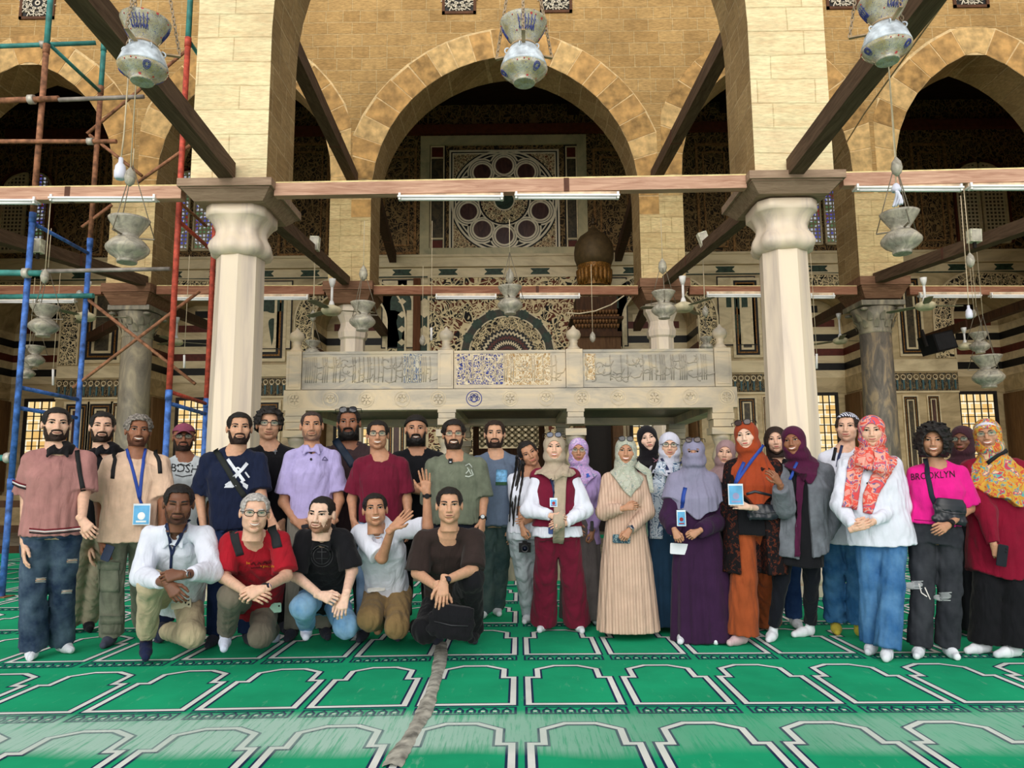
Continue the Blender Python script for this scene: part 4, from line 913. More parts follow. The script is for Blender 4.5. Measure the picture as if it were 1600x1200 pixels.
egg(993, 530, 13.5, 5.0, 'small glass egg pendant in front of the prayer niche', .7) if 0 else None
egg(70, 432, 8.1, 4.5, 'glass egg pendant between the blue scaffold poles', .9)
def bulb(px, py, Y, ztop, label, kind):
    c = P(px, py, Y); t = empty('light_bulb', c, label, 'light bulb', 'hanging light bulbs'); b = MB()
    if kind == 'led': b.lathe([(.03, -.075), (.042, -.06), (.044, -.01), (.040, .0), (.038, .03), (.018, .06), (.016, .1)], c, 20)
    else:
        for k in range(4): b.tube([c+Vector((.012*k-.018+.012*math.sin(t*3), .03*math.cos(t*3+k), -.09+.12*t)) for t in [j/8 for j in range(9)]], .012, 6)
        b.lathe([(.035, .03), (.04, .05), (.03, .08), (.016, .1)], c, 14)
    b.build('bulb', plain('white_bulb_glass', (226, 228, 244), .3, var=.04), t); b = MB(); cord(b, [c+Vector((0, 0, .09)), c+Vector((.01, 0, .3)), (c.x+.03, Y, ztop)], .006); b.build('cord', M_cord, t)
bulb(188, 266, 5.4, 6.4, 'white screw-in bulb on cream cord over the scaffolding', 'led'); bulb(1401, 305, 5.9, 6.4, 'spiral energy-saving bulb under the glass egg at right', 'cfl'); bulb(1514, 489, 9.5, 5, 'round lit white bulb at right in front of a fan', 'led')
# ---------------------------------------------------------------- strip lights, fans, floodlights, loudspeaker
M_wh = plain('white_enamel', (244, 242, 238), .35, var=.03); M_tb = plain('milky_tube', (250, 250, 250), .3, var=.01); M_gr = plain('worn_fixture_top', (214, 190, 160), .6)
def strip_light(pa, pb, py, Y, dz, wh, grp):
    A, B = P(pa, py, Y), P(pb, py, Y); t = empty('strip_light', (A+B)/2, 'white fluorescent strip light '+wh, 'strip light', grp); s = dz
    a, e = A+Vector((0, 0, .02)), B+Vector((0, 0, .02))
    b = MB(); b.beam(a, e, .09, .05*s, 0); b.build('housing', M_gr, t)
    b = MB(); b.beam(a-Vector((0, .03, .035*s)), e-Vector((0, .03, .035*s)), .13, .02*s); b.build('reflector', M_wh, t)
    b = MB(); b.tube([a+Vector((.04, -.06, -.06*s)), e+Vector((-.04, -.06, -.06*s))], .016*s, 10); b.build('tube', M_tb, t)
    b = MB(); pass
    for p in (a+Vector((.02, 0, 0)), e-Vector((.02, 0, 0))): b = MB(); b.box((p.x-.012, Y-.08, p.z-.07*s), (p.x+.012, Y-.02, p.z+.01)); b.build('end_cap', M_wh, t)
gA, gB = 'strip lights under the front beams', 'strip lights under the inner beams'
for pa, pb, py, wh in ((-20, 62, 315, 'at far left under the front beam'), (83, 248, 311, 'left of the red scaffold pole'), (623, 787, 309, 'left of centre under the front beam'), (804, 967, 307, 'right of centre under the front beam'), (1333, 1499, 295, 'right of the right column'), (1509, 1620, 293, 'at far right under the front beam')): strip_light(pa, pb, py, 8.1, 1, wh, gA)
for pa, pb, py, wh in ((0, 60, 469, 'at far left behind the scaffolding'), (64, 120, 469, 'between the blue scaffold poles'), (277, 336, 465, 'behind the red scaffold pole'), (408, 483, 464, 'behind the left front column'), (681, 776, 463, 'left of the central glass lamp'), (812, 906, 462, 'right of the central glass lamp'), (1103, 1192, 460, 'left of the right front column'), (1264, 1302, 462, 'right of the right front column'), (1434, 1530, 461, 'right of the dark granite pier'), (1545, 1620, 461, 'at far right under the inner beam')): strip_light(pa, pb, py, 14.45, 1.3, wh, gB)
def fan(px, py, Y, ptop, wh, a0=.3):
    c = P(px, py, Y); zt = P(px, ptop, Y).z; t = empty('ceiling_fan', c, 'cream ceiling fan '+wh, 'fan', 'ceiling fans'); b = MB()
    b.lathe([(.10, -.09), (.14, -.06), (.16, -.02), (.14, .02), (.05, .06)], c, 24); b.build('motor', plain('cream_enamel', (216, 204, 168), .4), t)
    b = MB(); b.tube([c+Vector((0, 0, .05)), (c.x, Y, zt-.12)], .02, 10); b.lathe([(.035, .04), (.045, .07), (.025, .13)], c, 12); b.build('rod', M_wh, t)
    b = MB(); b.lathe([(.025, zt-.13), (.05, zt-.05), (.055, zt)], (c.x, Y, 0), 16); b.build('ceiling_cup', M_wh, t)
    for k in range(3):
        a = a0+k*2*math.pi/3; d = Vector((math.cos(a), math.sin(a), 0)); s = Vector((-d.y, d.x, .12)); m = c+Vector((0, 0, -.01)); b = MB()
        L = [m+d*.12-s*.03, m+d*.25-s*.06, m+d*.62-s*.065, m+d*.66, m+d*.62+s*.065, m+d*.25+s*.06, m+d*.12+s*.03]
        b.add(L+[p-Vector((0, 0, .008)) for p in L], [tuple(range(7)), tuple(range(13, 6, -1))]+[(j, j+7, (j+1) % 7+7, (j+1) % 7) for j in range(7)]); b.build('blade', plain('olive_grey_blade', (128, 122, 96), .5), t)
fan(518, 483, 11.0, 436, 'hanging left of the clouded glass lamp over the tribune'); fan(1068, 478, 11.0, 432, 'hanging right of the right faceted column capital', 1.0)
fan(1446, 476, 12.0, 434, 'hanging right of the dark granite pier', .1); fan(134, 493, 12, 440, 'hanging between the blue scaffold poles', .2)
fan(275, 533, 15.8, 496, 'hanging behind the red scaffold pole', .5); fan(1313, 531, 15.8, 490, 'hanging left of the dark granite column', .2); fan(1508, 540, 15.8, 512, 'lowest at far right', .6)
def flood(px, py, Y, w_, h_, tilt, wh):
    c = P(px, py, Y); t = empty('floodlight', c, 'old white box floodlight '+wh, 'floodlight', 'box floodlights'); M = Matrix.Translation(c) @ Matrix.Rotation(R(tilt), 4, 'Y')
    b = MB(); b.box((-w_/2, -.06, -h_/2), (w_/2, .06, h_/2), 0, M); b.build('housing', plain('flaking_white_paint', (222, 214, 190), .6, var=.2, scale=20), t)
    b = MB(); b.box((-w_/2+.015, -.066, -h_/2+.015), (w_/2-.015, -.061, h_/2-.015), 0, M); b.build('lens', plain('dusty_lens', (206, 200, 184), .3), t)
    b = MB(); b.box((-.02, -.02, -h_/2-.09), (.02, .02, -h_/2), 0, M); b.build('bracket', M_iron, t)
flood(492, 381, 11.2, .14, .22, 3, 'on the dark timber behind the left front column'); flood(1099, 374, 11.2, .14, .22, -18, 'on the dark timber behind the right front column')
flood(1522, 369, 11.0, .17, .2, 2, 'on the timber at right beside the lattice windows'); flood(60, 385, 11.0, .14, .22, 0, 'on the timber beside the first blue scaffold pole')
c = P(1465, 536, 15.5); M = Matrix.Translation(c) @ Matrix.Rotation(R(-14), 4, 'Y') @ Matrix.Rotation(R(25), 4, 'Z')
t = empty('loudspeaker', c, 'black box loudspeaker hanging behind the dark granite column', 'loudspeaker'); b = MB(); b.box((-.34, -.18, -.2), (.34, .18, .2), 0, M); b.build('cabinet', plain('black_cabinet', (18, 18, 20), .5), t)
b = MB(); b.box((-.3, -.19, -.17), (.3, -.182, .17), 0, M); b.build('front_grille', plain('black_mesh', (32, 32, 34), .8), t); b = MB(); b.box((-.4, -.02, -.02), (-.33, .02, .35), 0, M); b.build('bracket', M_iron, t)
# slack cable by the pulpit
A = [P(885, 489, 14), P(905, 490, 14), P(930, 486, 14), P(955, 476, 14), P(975, 462, 14)]; b = MB(); b.tube(A, .012, 6); b.build('slack_cable', M_cord, label='cream cable sagging in front of the wooden pulpit', cat='cable')
A = [P(1386, 25+70, 5.6), P(1330, 190, 6.6), P(1294, 270, 8.4)]; b = MB(); b.tube([P(1478, 0, 5.2), P(1400, 108, 6.4), P(1350, 178, 7.2), P(1298, 262, 8.6)], .008, 6); b.build('slanting_cable', plain('grey_tan_cable', (150, 126, 92), .8), label='thin tan cable slanting beside the right weathered timber', cat='cable')
b = MB(); b.tube([P(1180, 480, 13.5), P(1230, 487, 13.5), P(1190-40, 472, 13.5)][:2], .01, 5) 
# short poles with bulbs at lower heights
for px, p0, p1, Y, wh in ((83, 577, 602, 14, 'at far left'), (288, 555, 575, 14, 'behind the red pole'), (1276, 553, 576, 14, 'right of the right front column'), (674, 512, 532, 13, 'left of the middle ball finial')):
    a, e = P(px, p0, Y), P(px, p1, Y); b = MB(); b.tube([e, a], .022, 8); t = b.build('hanging_tube_lamp', M_wh, label='slim white tube lamp hanging '+wh, cat='lamp', group='slim hanging tube lamps'); b = MB(); b.tube([a, (a.x, Y, a.z+2)], .006, 5); b.build('cord', M_cord, t)
# ================================================================ scaffolding
M_sb = plain('blue_scaffold_paint', (66, 104, 172), .55, var=.3, scale=14); M_sr = plain('red_scaffold_paint', (182, 78, 62), .6, var=.2, scale=18); M_st = plain('teal_scaffold_paint', (66, 136, 130), .5, var=.15, scale=12)
M_ru = plain('rusty_steel', (142, 98, 72), .8, var=.28, scale=16); M_gs = plain('grey_steel', (140, 132, 124), .6, .2, var=.2); M_lt = plain('clamp_zinc', (188, 182, 170), .5, .3)
G = 'scaffold uprights'
def pipe(segs, Y0, Y1, r, name, label, grp=None, clamps=()):
    """segs: pixel path with the paint of each length"""
    pts = [p for p, _ in segs]; n = len(pts); t = None
    tot = [0]
    for a, c in zip(pts, pts[1:]): tot.append(tot[-1]+math.hypot(a[0]-c[0], a[1]-c[1]))
    W_ = [P(*p, Y0+(Y1-Y0)*s/tot[-1]) for p, s in zip(pts, tot)]
    b = MB(); ms = [M_sb, M_sr, M_st, M_ru, M_gs, M_lt]
    for i in range(n-1): b.tube([W_[i], W_[i+1]], r, 12, segs[i][1])
    for k in clamps:
        a = W_[0].lerp(W_[-1], k); d = (W_[-1]-W_[0]).normalized()*.03; b.tube([a-d, a+d], r*1.6, 10, 5)
    return b.build(name, ms, label=label, cat='scaffold pole', group=grp)
BL, RD, TE, RU, GS = range(5)
YA, YB = 8.45, 9.6
def upright(X, Y, z_list, label):
    b = MB(); ms = [M_sb, M_sr, M_st, M_ru, M_gs, M_lt]; xo = lambda z: X+.0*z
    for (za, zb, m) in z_list: b.tube([(X, Y, za), (X, Y, zb)], .034, 14, m); b.tube([(X, Y, zb-.1), (X, Y, zb+.02)], .040, 12, m)
    t = b.build('scaffold_upright', ms, label=label, cat='scaffold pole', group=G)
    if z_list[0][0] < .1:
        b = MB(); b.box((X-.09, Y-.09, .001), (X+.09, Y+.09, .012)); b.build('base_plate', M_ru, t)
    return t
def zz(py, px, Y): return P(px, py, Y).z
xA, xB, xC, xD = -5.82, -5.80, -4.06, -4.11
upright(xA, YA, [(.012, 1.3, BL), (1.3, zz(335, 48, YA), BL), (zz(335, 48, YA), zz(72, 60, YA), RU), (zz(72, 60, YA), 7.6, TE)], 'nearest blue scaffold upright at far left turning rusty and teal above')
upright(xB, YB, [(.012, zz(375, 130, YB), BL), (zz(375, 130, YB), zz(137, 145, YB), RU), (zz(137, 145, YB), zz(70, 151, YB), TE)], 'second blue scaffold upright, left of the grey column')
upright(xC, YA, [(.012, zz(612, 250, YA), BL), (zz(612, 250, YA), zz(62, 268, YA), RD), (zz(62, 268, YA), 7.6, TE)], 'nearer red scaffold upright with teal top left of the left pier')
upright(xD, YB, [(.012, zz(625, 312, YB), BL), (zz(625, 312, YB), 6.9, RD)], 'thinner red scaffold upright behind the left pier edge')
def rod(a, c, r, m, label, grp='scaffold ledgers and rungs', cl=()):
    b = MB(); b.tube([a, c], r, 10, m); a, c = Vector(a), Vector(c); d = (c-a).normalized()*.035
    for k in cl: p = a.lerp(c, k); b.tube([p-d, p+d], r*1.7, 8, 5)
    return b.build('scaffold_tube', [M_sb, M_sr, M_st, M_ru, M_gs, M_lt], label=label, cat='scaffold pole', group=grp)
for z0, m, wh in ((zz(348, 50, YA), BL, 'upper blue rung between the two blue uprights'), (zz(605, 32, YA), BL, 'lower blue rung behind the man in mauve'), (zz(637, 30, YA), BL, 'lowest blue rung behind the man in mauve'), (zz(66, 65, YA), TE, 'teal rung at top left')):
    rod((xA, YA+.03, z0), (xB, YB-.03, z0-.02), .024, m, wh)
for z0, m, wh in ((zz(345, 268, YA), RD, 'upper red rung between the red uprights'), (zz(612, 250, YA), RD, 'lower red rung between the red uprights'), (zz(630, 248, YA), BL, 'blue rung above the man in the cap'), (zz(62, 270, YA), TE, 'teal rung behind the left pier')):
    rod((xC, YA+.03, z0), (xD, YB-.03, z0-.02), .024, m, wh)
rod(P(-20, 73, YA-.04), P(150, 67, YA+.4), .028, TE, 'teal horizontal tube at top left', cl=(.5,))
rod(P(-20, 158, YA-.08), P(92, 154, YA-.08), .034, RU, 'thick rusty tube crossing the nearest upright', cl=(.62,)); rod(P(92, 156, YA-.08), P(225, 151, YA-.06), .026, GS, 'grey tube extending the thick rusty one')
rod(P(-20, 221, YA-.06), P(182, 221, YA-.06), .026, RU, 'rusty horizontal tube under the left arch', cl=(.8,))
rod(P(-20, 426, YA-.08), P(68, 427, YA-.08), .036, TE, 'short teal tube clamped to the first blue upright', cl=(.7,)); rod(P(66, 424, YA-.08), P(266, 420, YA-.08), .024, GS, 'grey tube running to the red upright')
rod(P(-20, 464, YB-.05), P(146, 462, YB-.05), .034, TE, 'teal tube across the second blue upright')
rod(P(-20, 716, YA+.05), P(22, 715, YA+.05), .036, TE, 'short teal tube at the left edge beside the man in mauve', cl=(.8,))
rod(P(122, 456, YB), P(305, 600, YB+.05), .022, RU, 'rusty diagonal brace falling to the right', cl=(.02,)); rod(P(114, 606, YB), P(312, 455, YB+.05), .022, RU, 'rusty diagonal brace rising to the right')
rod(P(136, 209, YB), P(290, 80, YB+.1), .022, RU, 'thin diagonal brace rising to the left pier'); rod(P(140, 211, YB), P(222, 275, YB+.1), .022, RU, 'thin brace dropping behind the white bulb')
rod(P(215, 285, YB), P(300, 225, YB), .022, RU, 'thin brace behind the red upright'); rod(P(128, 355, YB), P(175, 320, YB), .022, RU, 'short brace left of the outer pier')
rod(P(268, 305, YA), P(322, 353, YB), .02, RU, 'short brace between the red uprights')
# ---------------------------------------------------------------- low timber rail behind the men at left
t = empty('timber_barrier', (-6.3, 9.9, 0), 'low dark brown timber barrier behind the scaffolding at far left', 'barrier')
for z0 in (.35, .62, .95):
    b = MB(); b.box((-9.5, 9.9, z0), (-4.4, 9.97, z0+.09)); b.build('rail', M_dk, t)
for xx in (-9.4, -7.8, -6.4, -5.0):
    b = MB(); b.box((xx, 9.86, .001), (xx+.09, 9.9, 1.1)); b.build('upright', M_dk, t)
# ================================================================ people: distance fields turned into smooth skins
from mathutils.bvhtree import BVHTree
F32 = np.float32
def A3(v): return np.array([v[0], v[1], v[2]], float)
class Field:
    def __init__(s, lo, hi, h):
        s.h = h; s.lo = np.array(lo, float)-2*h; n = np.ceil((np.array(hi, float)+2*h-s.lo)/h).astype(int)+1
        s.ax = [(s.lo[i]+h*np.arange(n[i])).astype(F32) for i in range(3)]; s.D = np.full(tuple(n), 1.0, F32)
    def sub(s, lo, hi):
        r = []
        for i in range(3):
            a = int(max(0, math.floor((lo[i]-s.lo[i])/s.h))); b_ = int(min(s.D.shape[i], math.ceil((hi[i]-s.lo[i])/s.h)+1)); r.append((a, max(a, b_)))
        return r
    def grid(s, r): return np.meshgrid(*[s.ax[i][r[i][0]:r[i][1]] for i in range(3)], indexing='ij', sparse=True)
    def put(s, fn, lo, hi, k=.02, op='u', m=.06):
        r = s.sub(np.array(lo)-m, np.array(hi)+m)
        if any(b_ <= a for a, b_ in r): return s
        X, Y, Z = s.grid(r); d = np.broadcast_to(fn(X, Y, Z), tuple(b_-a for a, b_ in r)).astype(F32); sl = tuple(slice(a, b_) for a, b_ in r); e = s.D[sl]
        if op == 'u':
            if k > 0:
                hh = np.clip(.5+.5*(e-d)/k, 0, 1); s.D[sl] = e*(1-hh)+d*hh-k*hh*(1-hh)
            else: s.D[sl] = np.minimum(e, d)
        elif op == 's':
            if k > 0:
                hh = np.clip(.5-.5*(e+d)/k, 0, 1); s.D[sl] = e*(1-hh)-d*hh+k*hh*(1-hh)
            else: s.D[sl] = np.maximum(e, -d)
        return s
    def cap(s, a, b_, ra, rb, k=.02, op='u', flat=None, sq=None):
        a, b_ = A3(a), A3(b_); rm = max(ra, rb)
        def fn(X, Y, Z):
            d = b_-a; L2 = max(1e-9, d.dot(d)); px, py, pz = X-a[0], Y-a[1], Z-a[2]
            t0 = (px*d[0]+py*d[1]+pz*d[2])/L2; t = np.clip(t0, 0, 1); qx, qy, qz = px-d[0]*t, py-d[1]*t, pz-d[2]*t
            if sq: qx = qx/sq[0]; qy = qy/sq[1]; qz = qz/sq[2]
            o = np.sqrt(qx*qx+qy*qy+qz*qz)-(ra+(rb-ra)*t)
            if flat: o = np.maximum(o, (t0-flat)*math.sqrt(L2))
            return o
        mm = rm*(max(sq) if sq else 1)
        return s.put(fn, np.minimum(a, b_)-mm, np.maximum(a, b_)+mm, k, op)
    def chain(s, pts, rs, k=.02, **kw):
        for i in range(len(pts)-1): s.cap(pts[i], pts[i+1], rs[i], rs[i+1], k, **kw)
        return s
    def ell(s, c, r, k=.02, op='u', M=None):
        c = A3(c); r = np.array(r, float); Mi = None if M is None else np.array(M.to_3x3().inverted())
        def fn(X, Y, Z):
            x, y_, z = X-c[0], Y-c[1], Z-c[2]
            if Mi is not None: x, y_, z = (Mi[0, 0]*x+Mi[0, 1]*y_+Mi[0, 2]*z, Mi[1, 0]*x+Mi[1, 1]*y_+Mi[1, 2]*z, Mi[2, 0]*x+Mi[2, 1]*y_+Mi[2, 2]*z)
            k0 = np.sqrt((x/r[0])**2+(y_/r[1])**2+(z/r[2])**2); k1 = np.sqrt((x/r[0]**2)**2+(y_/r[1]**2)**2+(z/r[2]**2)**2)+1e-6
            return k0*(k0-1)/k1
        rm = max(r) if M is not None else r
        return s.put(fn, c-rm, c+rm, k, op)
    def loft(s, a, b_, side, prof, k=.02, ang=None, ext=.0, op='u'):
        """elliptic tube from a to b_; prof rows (t, half width, half depth, forward shift); side = width axis"""
        a, b_ = A3(a), A3(b_); d = b_-a; L = np.linalg.norm(d); u = d/L; sd_ = A3(side); sd_ = sd_-u*sd_.dot(u); sd_ /= np.linalg.norm(sd_); fr = np.cross(sd_, u)
        T = np.array([p[0] for p in prof]); Wd = np.array([p[1] for p in prof]); De = np.array([p[2] for p in prof]); Sh = np.array([p[3] if len(p) > 3 else 0 for p in prof])
        def fn(X, Y, Z):
            px, py, pz = X-a[0], Y-a[1], Z-a[2]; t = (px*u[0]+py*u[1]+pz*u[2])/L; x = px*sd_[0]+py*sd_[1]+pz*sd_[2]; y_ = px*fr[0]+py*fr[1]+pz*fr[2]
            w_ = np.interp(t, T, Wd); de = np.interp(t, T, De); y_ = y_-np.interp(t, T, Sh)
            if ang is not None:
                th = np.arctan2(y_, x); g = 1+ang(th, t); w_ = w_*g; de = de*g
            p4 = 2.4; q_ = (np.abs(x/w_)**p4+np.abs(y_/de)**p4)**(1/p4)
            o = (q_-1)*np.minimum(w_, de)
            return np.maximum(o, np.maximum(-t+T[0], t-T[-1])*L)
        wm = max(Wd.max(), De.max())*1.25
        P_ = [a+u*L*T[0], a+u*L*T[-1]]
        return s.put(fn, np.minimum(*P_)-wm, np.maximum(*P_)+wm, k, op)
    def cut(s, fn):
        X, Y, Z = np.meshgrid(*s.ax, indexing='ij', sparse=True); s.D = np.maximum(s.D, fn(X, Y, Z)).astype(F32); return s
    def disp(s, fn):
        X, Y, Z = np.meshgrid(*s.ax, indexing='ij', sparse=True); s.D = (s.D+fn(X, Y, Z)).astype(F32); return s
    def mesh(s):
        D = s.D; D[0], D[-1] = 1, 1; D[:, 0], D[:, -1] = 1, 1; D[:, :, 0], D[:, :, -1] = 1, 1
        I = D < 0; cnt = np.zeros(tuple(n-1 for n in D.shape), np.int8)
        for dx in (0, 1):
            for dy in (0, 1):
                for dz in (0, 1): cnt += I[dx:dx+cnt.shape[0], dy:dy+cnt.shape[1], dz:dz+cnt.shape[2]]
        cells = np.argwhere((cnt > 0) & (cnt < 8))
        if len(cells) == 0: return np.zeros((0, 3)), np.zeros((0, 4), int)
        idx = np.full(cnt.shape, -1, np.int32); idx[tuple(cells.T)] = np.arange(len(cells))
        acc = np.zeros((len(cells), 3)); num = np.zeros(len(cells)); c = cells
        for axis in range(3):
            o1, o2 = [i for i in range(3) if i != axis]
            for a in (0, 1):
                for b_ in (0, 1):
                    p = c.copy(); p[:, o1] += a; p[:, o2] += b_; q_ = p.copy(); q_[:, axis] += 1
                    d0 = D[tuple(p.T)]; d1 = D[tuple(q_.T)]; m = (d0 < 0) != (d1 < 0); t = np.where(m, d0/np.where(m, d0-d1, 1), 0)
                    pos = p.astype(float); pos[:, axis] += t; acc[m] += pos[m]; num[m] += 1
        V = s.lo+s.h*(acc/num[:, None]); Fs = []
        for axis in range(3):
            o1, o2 = [(1, 2), (2, 0), (0, 1)][axis]
            sl0 = [slice(None)]*3; sl1 = [slice(None)]*3; sl0[axis] = slice(0, -1); sl1[axis] = slice(1, None)
            a_, b_ = I[tuple(sl0)], I[tuple(sl1)]; e = np.argwhere(a_ != b_)
            e = e[(e[:, o1] > 0) & (e[:, o2] > 0)]; ins = a_[tuple(e.T)]
            def cell(u, v): q_ = e.copy(); q_[:, o1] -= u; q_[:, o2] -= v; return idx[tuple(np.minimum(q_, np.array(idx.shape)-1).T)]
            quad = np.stack([cell(1, 1), cell(0, 1), cell(0, 0), cell(1, 0)], 1); quad[~ins] = quad[~ins][:, ::-1]; Fs.append(quad[(quad >= 0).all(1)])
        return V, np.concatenate(Fs)
def npmesh(name, V, Fq, mats, parent=None, midx=None, smooth=True):
    me = bpy.data.meshes.new(name); n = len(Fq)
    off = np.zeros(3); p = parent
    while p is not None: off += np.array(p.location); p = p.parent
    me.vertices.add(len(V)); me.vertices.foreach_set('co', (np.asarray(V)-off).astype(F32).ravel())
    me.loops.add(4*n); me.loops.foreach_set('vertex_index', np.asarray(Fq, np.int32).ravel()); me.polygons.add(n)
    me.polygons.foreach_set('loop_start', np.arange(0, 4*n, 4, dtype=np.int32)); me.update(calc_edges=True)
    for m in (mats if isinstance(mats, (list, tuple)) else [mats]): me.materials.append(m)
    if midx is not None: me.polygons.foreach_set('material_index', midx.astype(np.int32))
    me.polygons.foreach_set('use_smooth', np.full(n, smooth)); me.update()
    o = bpy.data.objects.new(name, me); C.objects.link(o); o.parent = parent; return o
def ap(M, V): M = np.array(M); return np.asarray(V) @ M[:3, :3].T+M[:3, 3]
# ---------------------------------------------------------------- heads, in their own frame (face towards -y)
def head_field(sex, h=.0042, extra=None):
    f = Field((-.1, -.135, -.17), (.1, .125, .13), h); fm = sex == 'f'
    f.ell((0, .015, .035), (.074, .092, .082), .0)
    f.ell((0, -.018, -.028), (.060 if fm else .063, .070, .082), .03)
    f.ell((0, -.034, -.072), (.038 if fm else .044, .048, .036), .03)
    f.ell((0, -.070, -.100), (.015 if fm else .019, .017, .015), .024)
    for sx in (-1, 1):
        f.ell((sx*.040, -.060, -.024), (.022, .022, .022), .025); f.ell((sx*.041, -.014, -.062), (.014, .034, .022), .03)
        f.ell((sx*.078, .012, -.004), (.009, .019, .031), .008)
        f.ell((sx*.0315, -.103, .010), (.019, .019, .013), .012, 's')
    f.cap((-.034, -.079, .026), (.034, -.079, .026), .010, .010, .02)
    f.chain([(0, -.086, .020), (0, -.099, -.010), (0, -.108, -.031)], [.006, .0085, .0115 if not fm else .010], .014)
    for sx in (-1, 1): f.ell((sx*.012, -.098, -.035), (.009, .010, .008), .008)
    f.ell((0, -.087, -.062), (.028, .012, .018), .016); f.ell((0, -.084, -.081), (.02, .01, .006), .008, 's')
    f.cap((0, .022, -.06), (0, .03, -.17), .052 if not fm else .046, .056 if not fm else .048, .02)
    return f
HF = {}; HEADS = {}
for sx in 'mf':
    f = head_field(sx); HF[sx] = f; HEADS[sx] = f.mesh()
def sample(f, X, Y, Z):
    """trilinear read of a field"""
    g = [np.clip((np.asarray(v)-f.lo[i])/f.h, 0, f.D.shape[i]-1.001) for i, v in enumerate((X, Y, Z))]; i0 = [x.astype(int) for x in g]; fr = [x-i for x, i in zip(g, i0)]; o = 0
    for dx in (0, 1):
        for dy in (0, 1):
            for dz in (0, 1):
                w_ = (fr[0] if dx else 1-fr[0])*(fr[1] if dy else 1-fr[1])*(fr[2] if dz else 1-fr[2]); o = o+w_*f.D[i0[0]+dx, i0[1]+dy, i0[2]+dz]
    return o
def face_y(sex, x, z):
    f = HF[sex]; ys = np.linspace(-.13, .02, 76); d = sample(f, np.full(76, x), ys, np.full(76, z)); i = np.argmax(d < 0)
    if d[i] >= 0: return -.05
    if i == 0: return ys[0]
    return ys[i-1]+(ys[i]-ys[i-1])*d[i-1]/(d[i-1]-d[i])
def patch(sex, pts_fn, nu, nv, e0, bulge=0.0):
    """grid draped over the face; pts_fn(u,v)->x,z"""
    V = []
    for i in range(nu+1):
        for j in range(nv+1):
            u, v = i/nu, j/nv; x, z = pts_fn(u, v); r = 1-(2*v-1)**2; V.append((x, face_y(sex, x, z)-e0-bulge*r*(1-(2*u-1)**4), z))
    F_ = [(i*(nv+1)+j, (i+1)*(nv+1)+j, (i+1)*(nv+1)+j+1, i*(nv+1)+j+1) for i in range(nu) for j in range(nv)]
    return np.array(V), np.array(F_)
def lens(cx, cz, w_, up_, dn, tilt=0.0, curve=0.0):
    """almond between two arcs"""
    def fn(u, v):
        t = 2*u-1; hgt = (1-t*t)**.8; top = up_*hgt; bot = -dn*hgt; return cx+w_*t, cz+bot+(top-bot)*v+tilt*t+curve*t*t
    return fn
def merge(L):
    V, F_, M_ = [], [], []; o = 0
    for v, f, m in L: V.append(v); F_.append(np.asarray(f)+o); M_.append(np.full(len(f), m)); o += len(v)
    return np.concatenate(V), np.concatenate(F_), np.concatenate(M_)
FEAT = {}
def features(sex, smile, squint):
    k = (sex, smile, squint)
    if k in FEAT: return FEAT[k]
    E = []; ez = .0085
    op = .0058*(.35 if squint == 2 else .62 if squint else 1)
    for sx in (-1, 1):
        ti = .0012*sx
        E.append((*patch(sex, lens(sx*.0315, ez, .0150, op, op*.75, ti), 8, 4, .0012, .0025), 0))
        if squint != 2: E.append((*patch(sex, lens(sx*.0315, ez+.0004, .0080, min(.0070, op*1.05), min(.0065, op*.8)), 6, 4, .0048), 1))
        E.append((*patch(sex, lambda u, v, sx=sx: (sx*.0315+.0165*(2*u-1), ez+ti*(2*u-1)+(op+.0006)*(1-(2*u-1)**2)+(-.0018+.0040*v)), 8, 1, .0046), 1))
    eyes = merge(E)
    B_ = []; bw = .0052 if sex == 'm' else .0034
    for sx in (-1, 1):
        def br(u, v, sx=sx):
            x = sx*(.013+.040*u); return x, .0255+.0085*math.sin(u*2.2)*(.9 if sex == 'm' else 1.1)-.004*u+(v-.5)*2*bw*(1-.75*u*u)
        B_.append((*patch(sex, br, 8, 2, .0016, .0012), 0))
    brows = merge(B_)
    L = []; mz = -.0615; w_ = [.022, .0265, .030][smile]; cu = [0, .005, .009][smile]; gap = [0, 0, .0052][smile]
    tm = lambda u: 2*u-1
    if sex == 'f': lu, ll = .0052, .0066
    else: lu, ll = .0036, .0050
    L.append((*patch(sex, lambda u, v: (w_*tm(u), mz+cu*tm(u)**2+gap*(1-tm(u)**2)*.6+v*lu*(1-tm(u)**2)**.6*(1-.25*math.exp(-(tm(u)*6)**2))), 10, 3, .0018, .0022), 0))
    L.append((*patch(sex, lambda u, v: (w_*.97*tm(u), mz+cu*tm(u)**2-gap*(1-tm(u)**2)*1.1-v*ll*(1-tm(u)**2)**.6), 10, 3, .0018, .0026), 0))
    if gap: L.append((*patch(sex, lambda u, v: (w_*.93*tm(u), mz+cu*tm(u)**2+(gap*.6-v*gap*1.7)*(1-tm(u)**2)**.8), 10, 2, .0022, .001), 1))
    else: L.append((*patch(sex, lambda u, v: (w_*.95*tm(u), mz+cu*tm(u)**2+(.0006-v*.0012)), 10, 1, .0036), 2))
    FEAT[k] = (eyes, brows, merge(L)); return FEAT[k]
HAIR = {}
def bumpy(a, f_, seed=0):
    rng = np.random.RandomState(seed); K = rng.normal(size=(9, 3))*f_; ph = rng.uniform(0, 6.3, 9)
    return lambda X, Y, Z: a*sum(np.sin(K[i, 0]*X+K[i, 1]*Y+K[i, 2]*Z+ph[i]) for i in range(9))/3
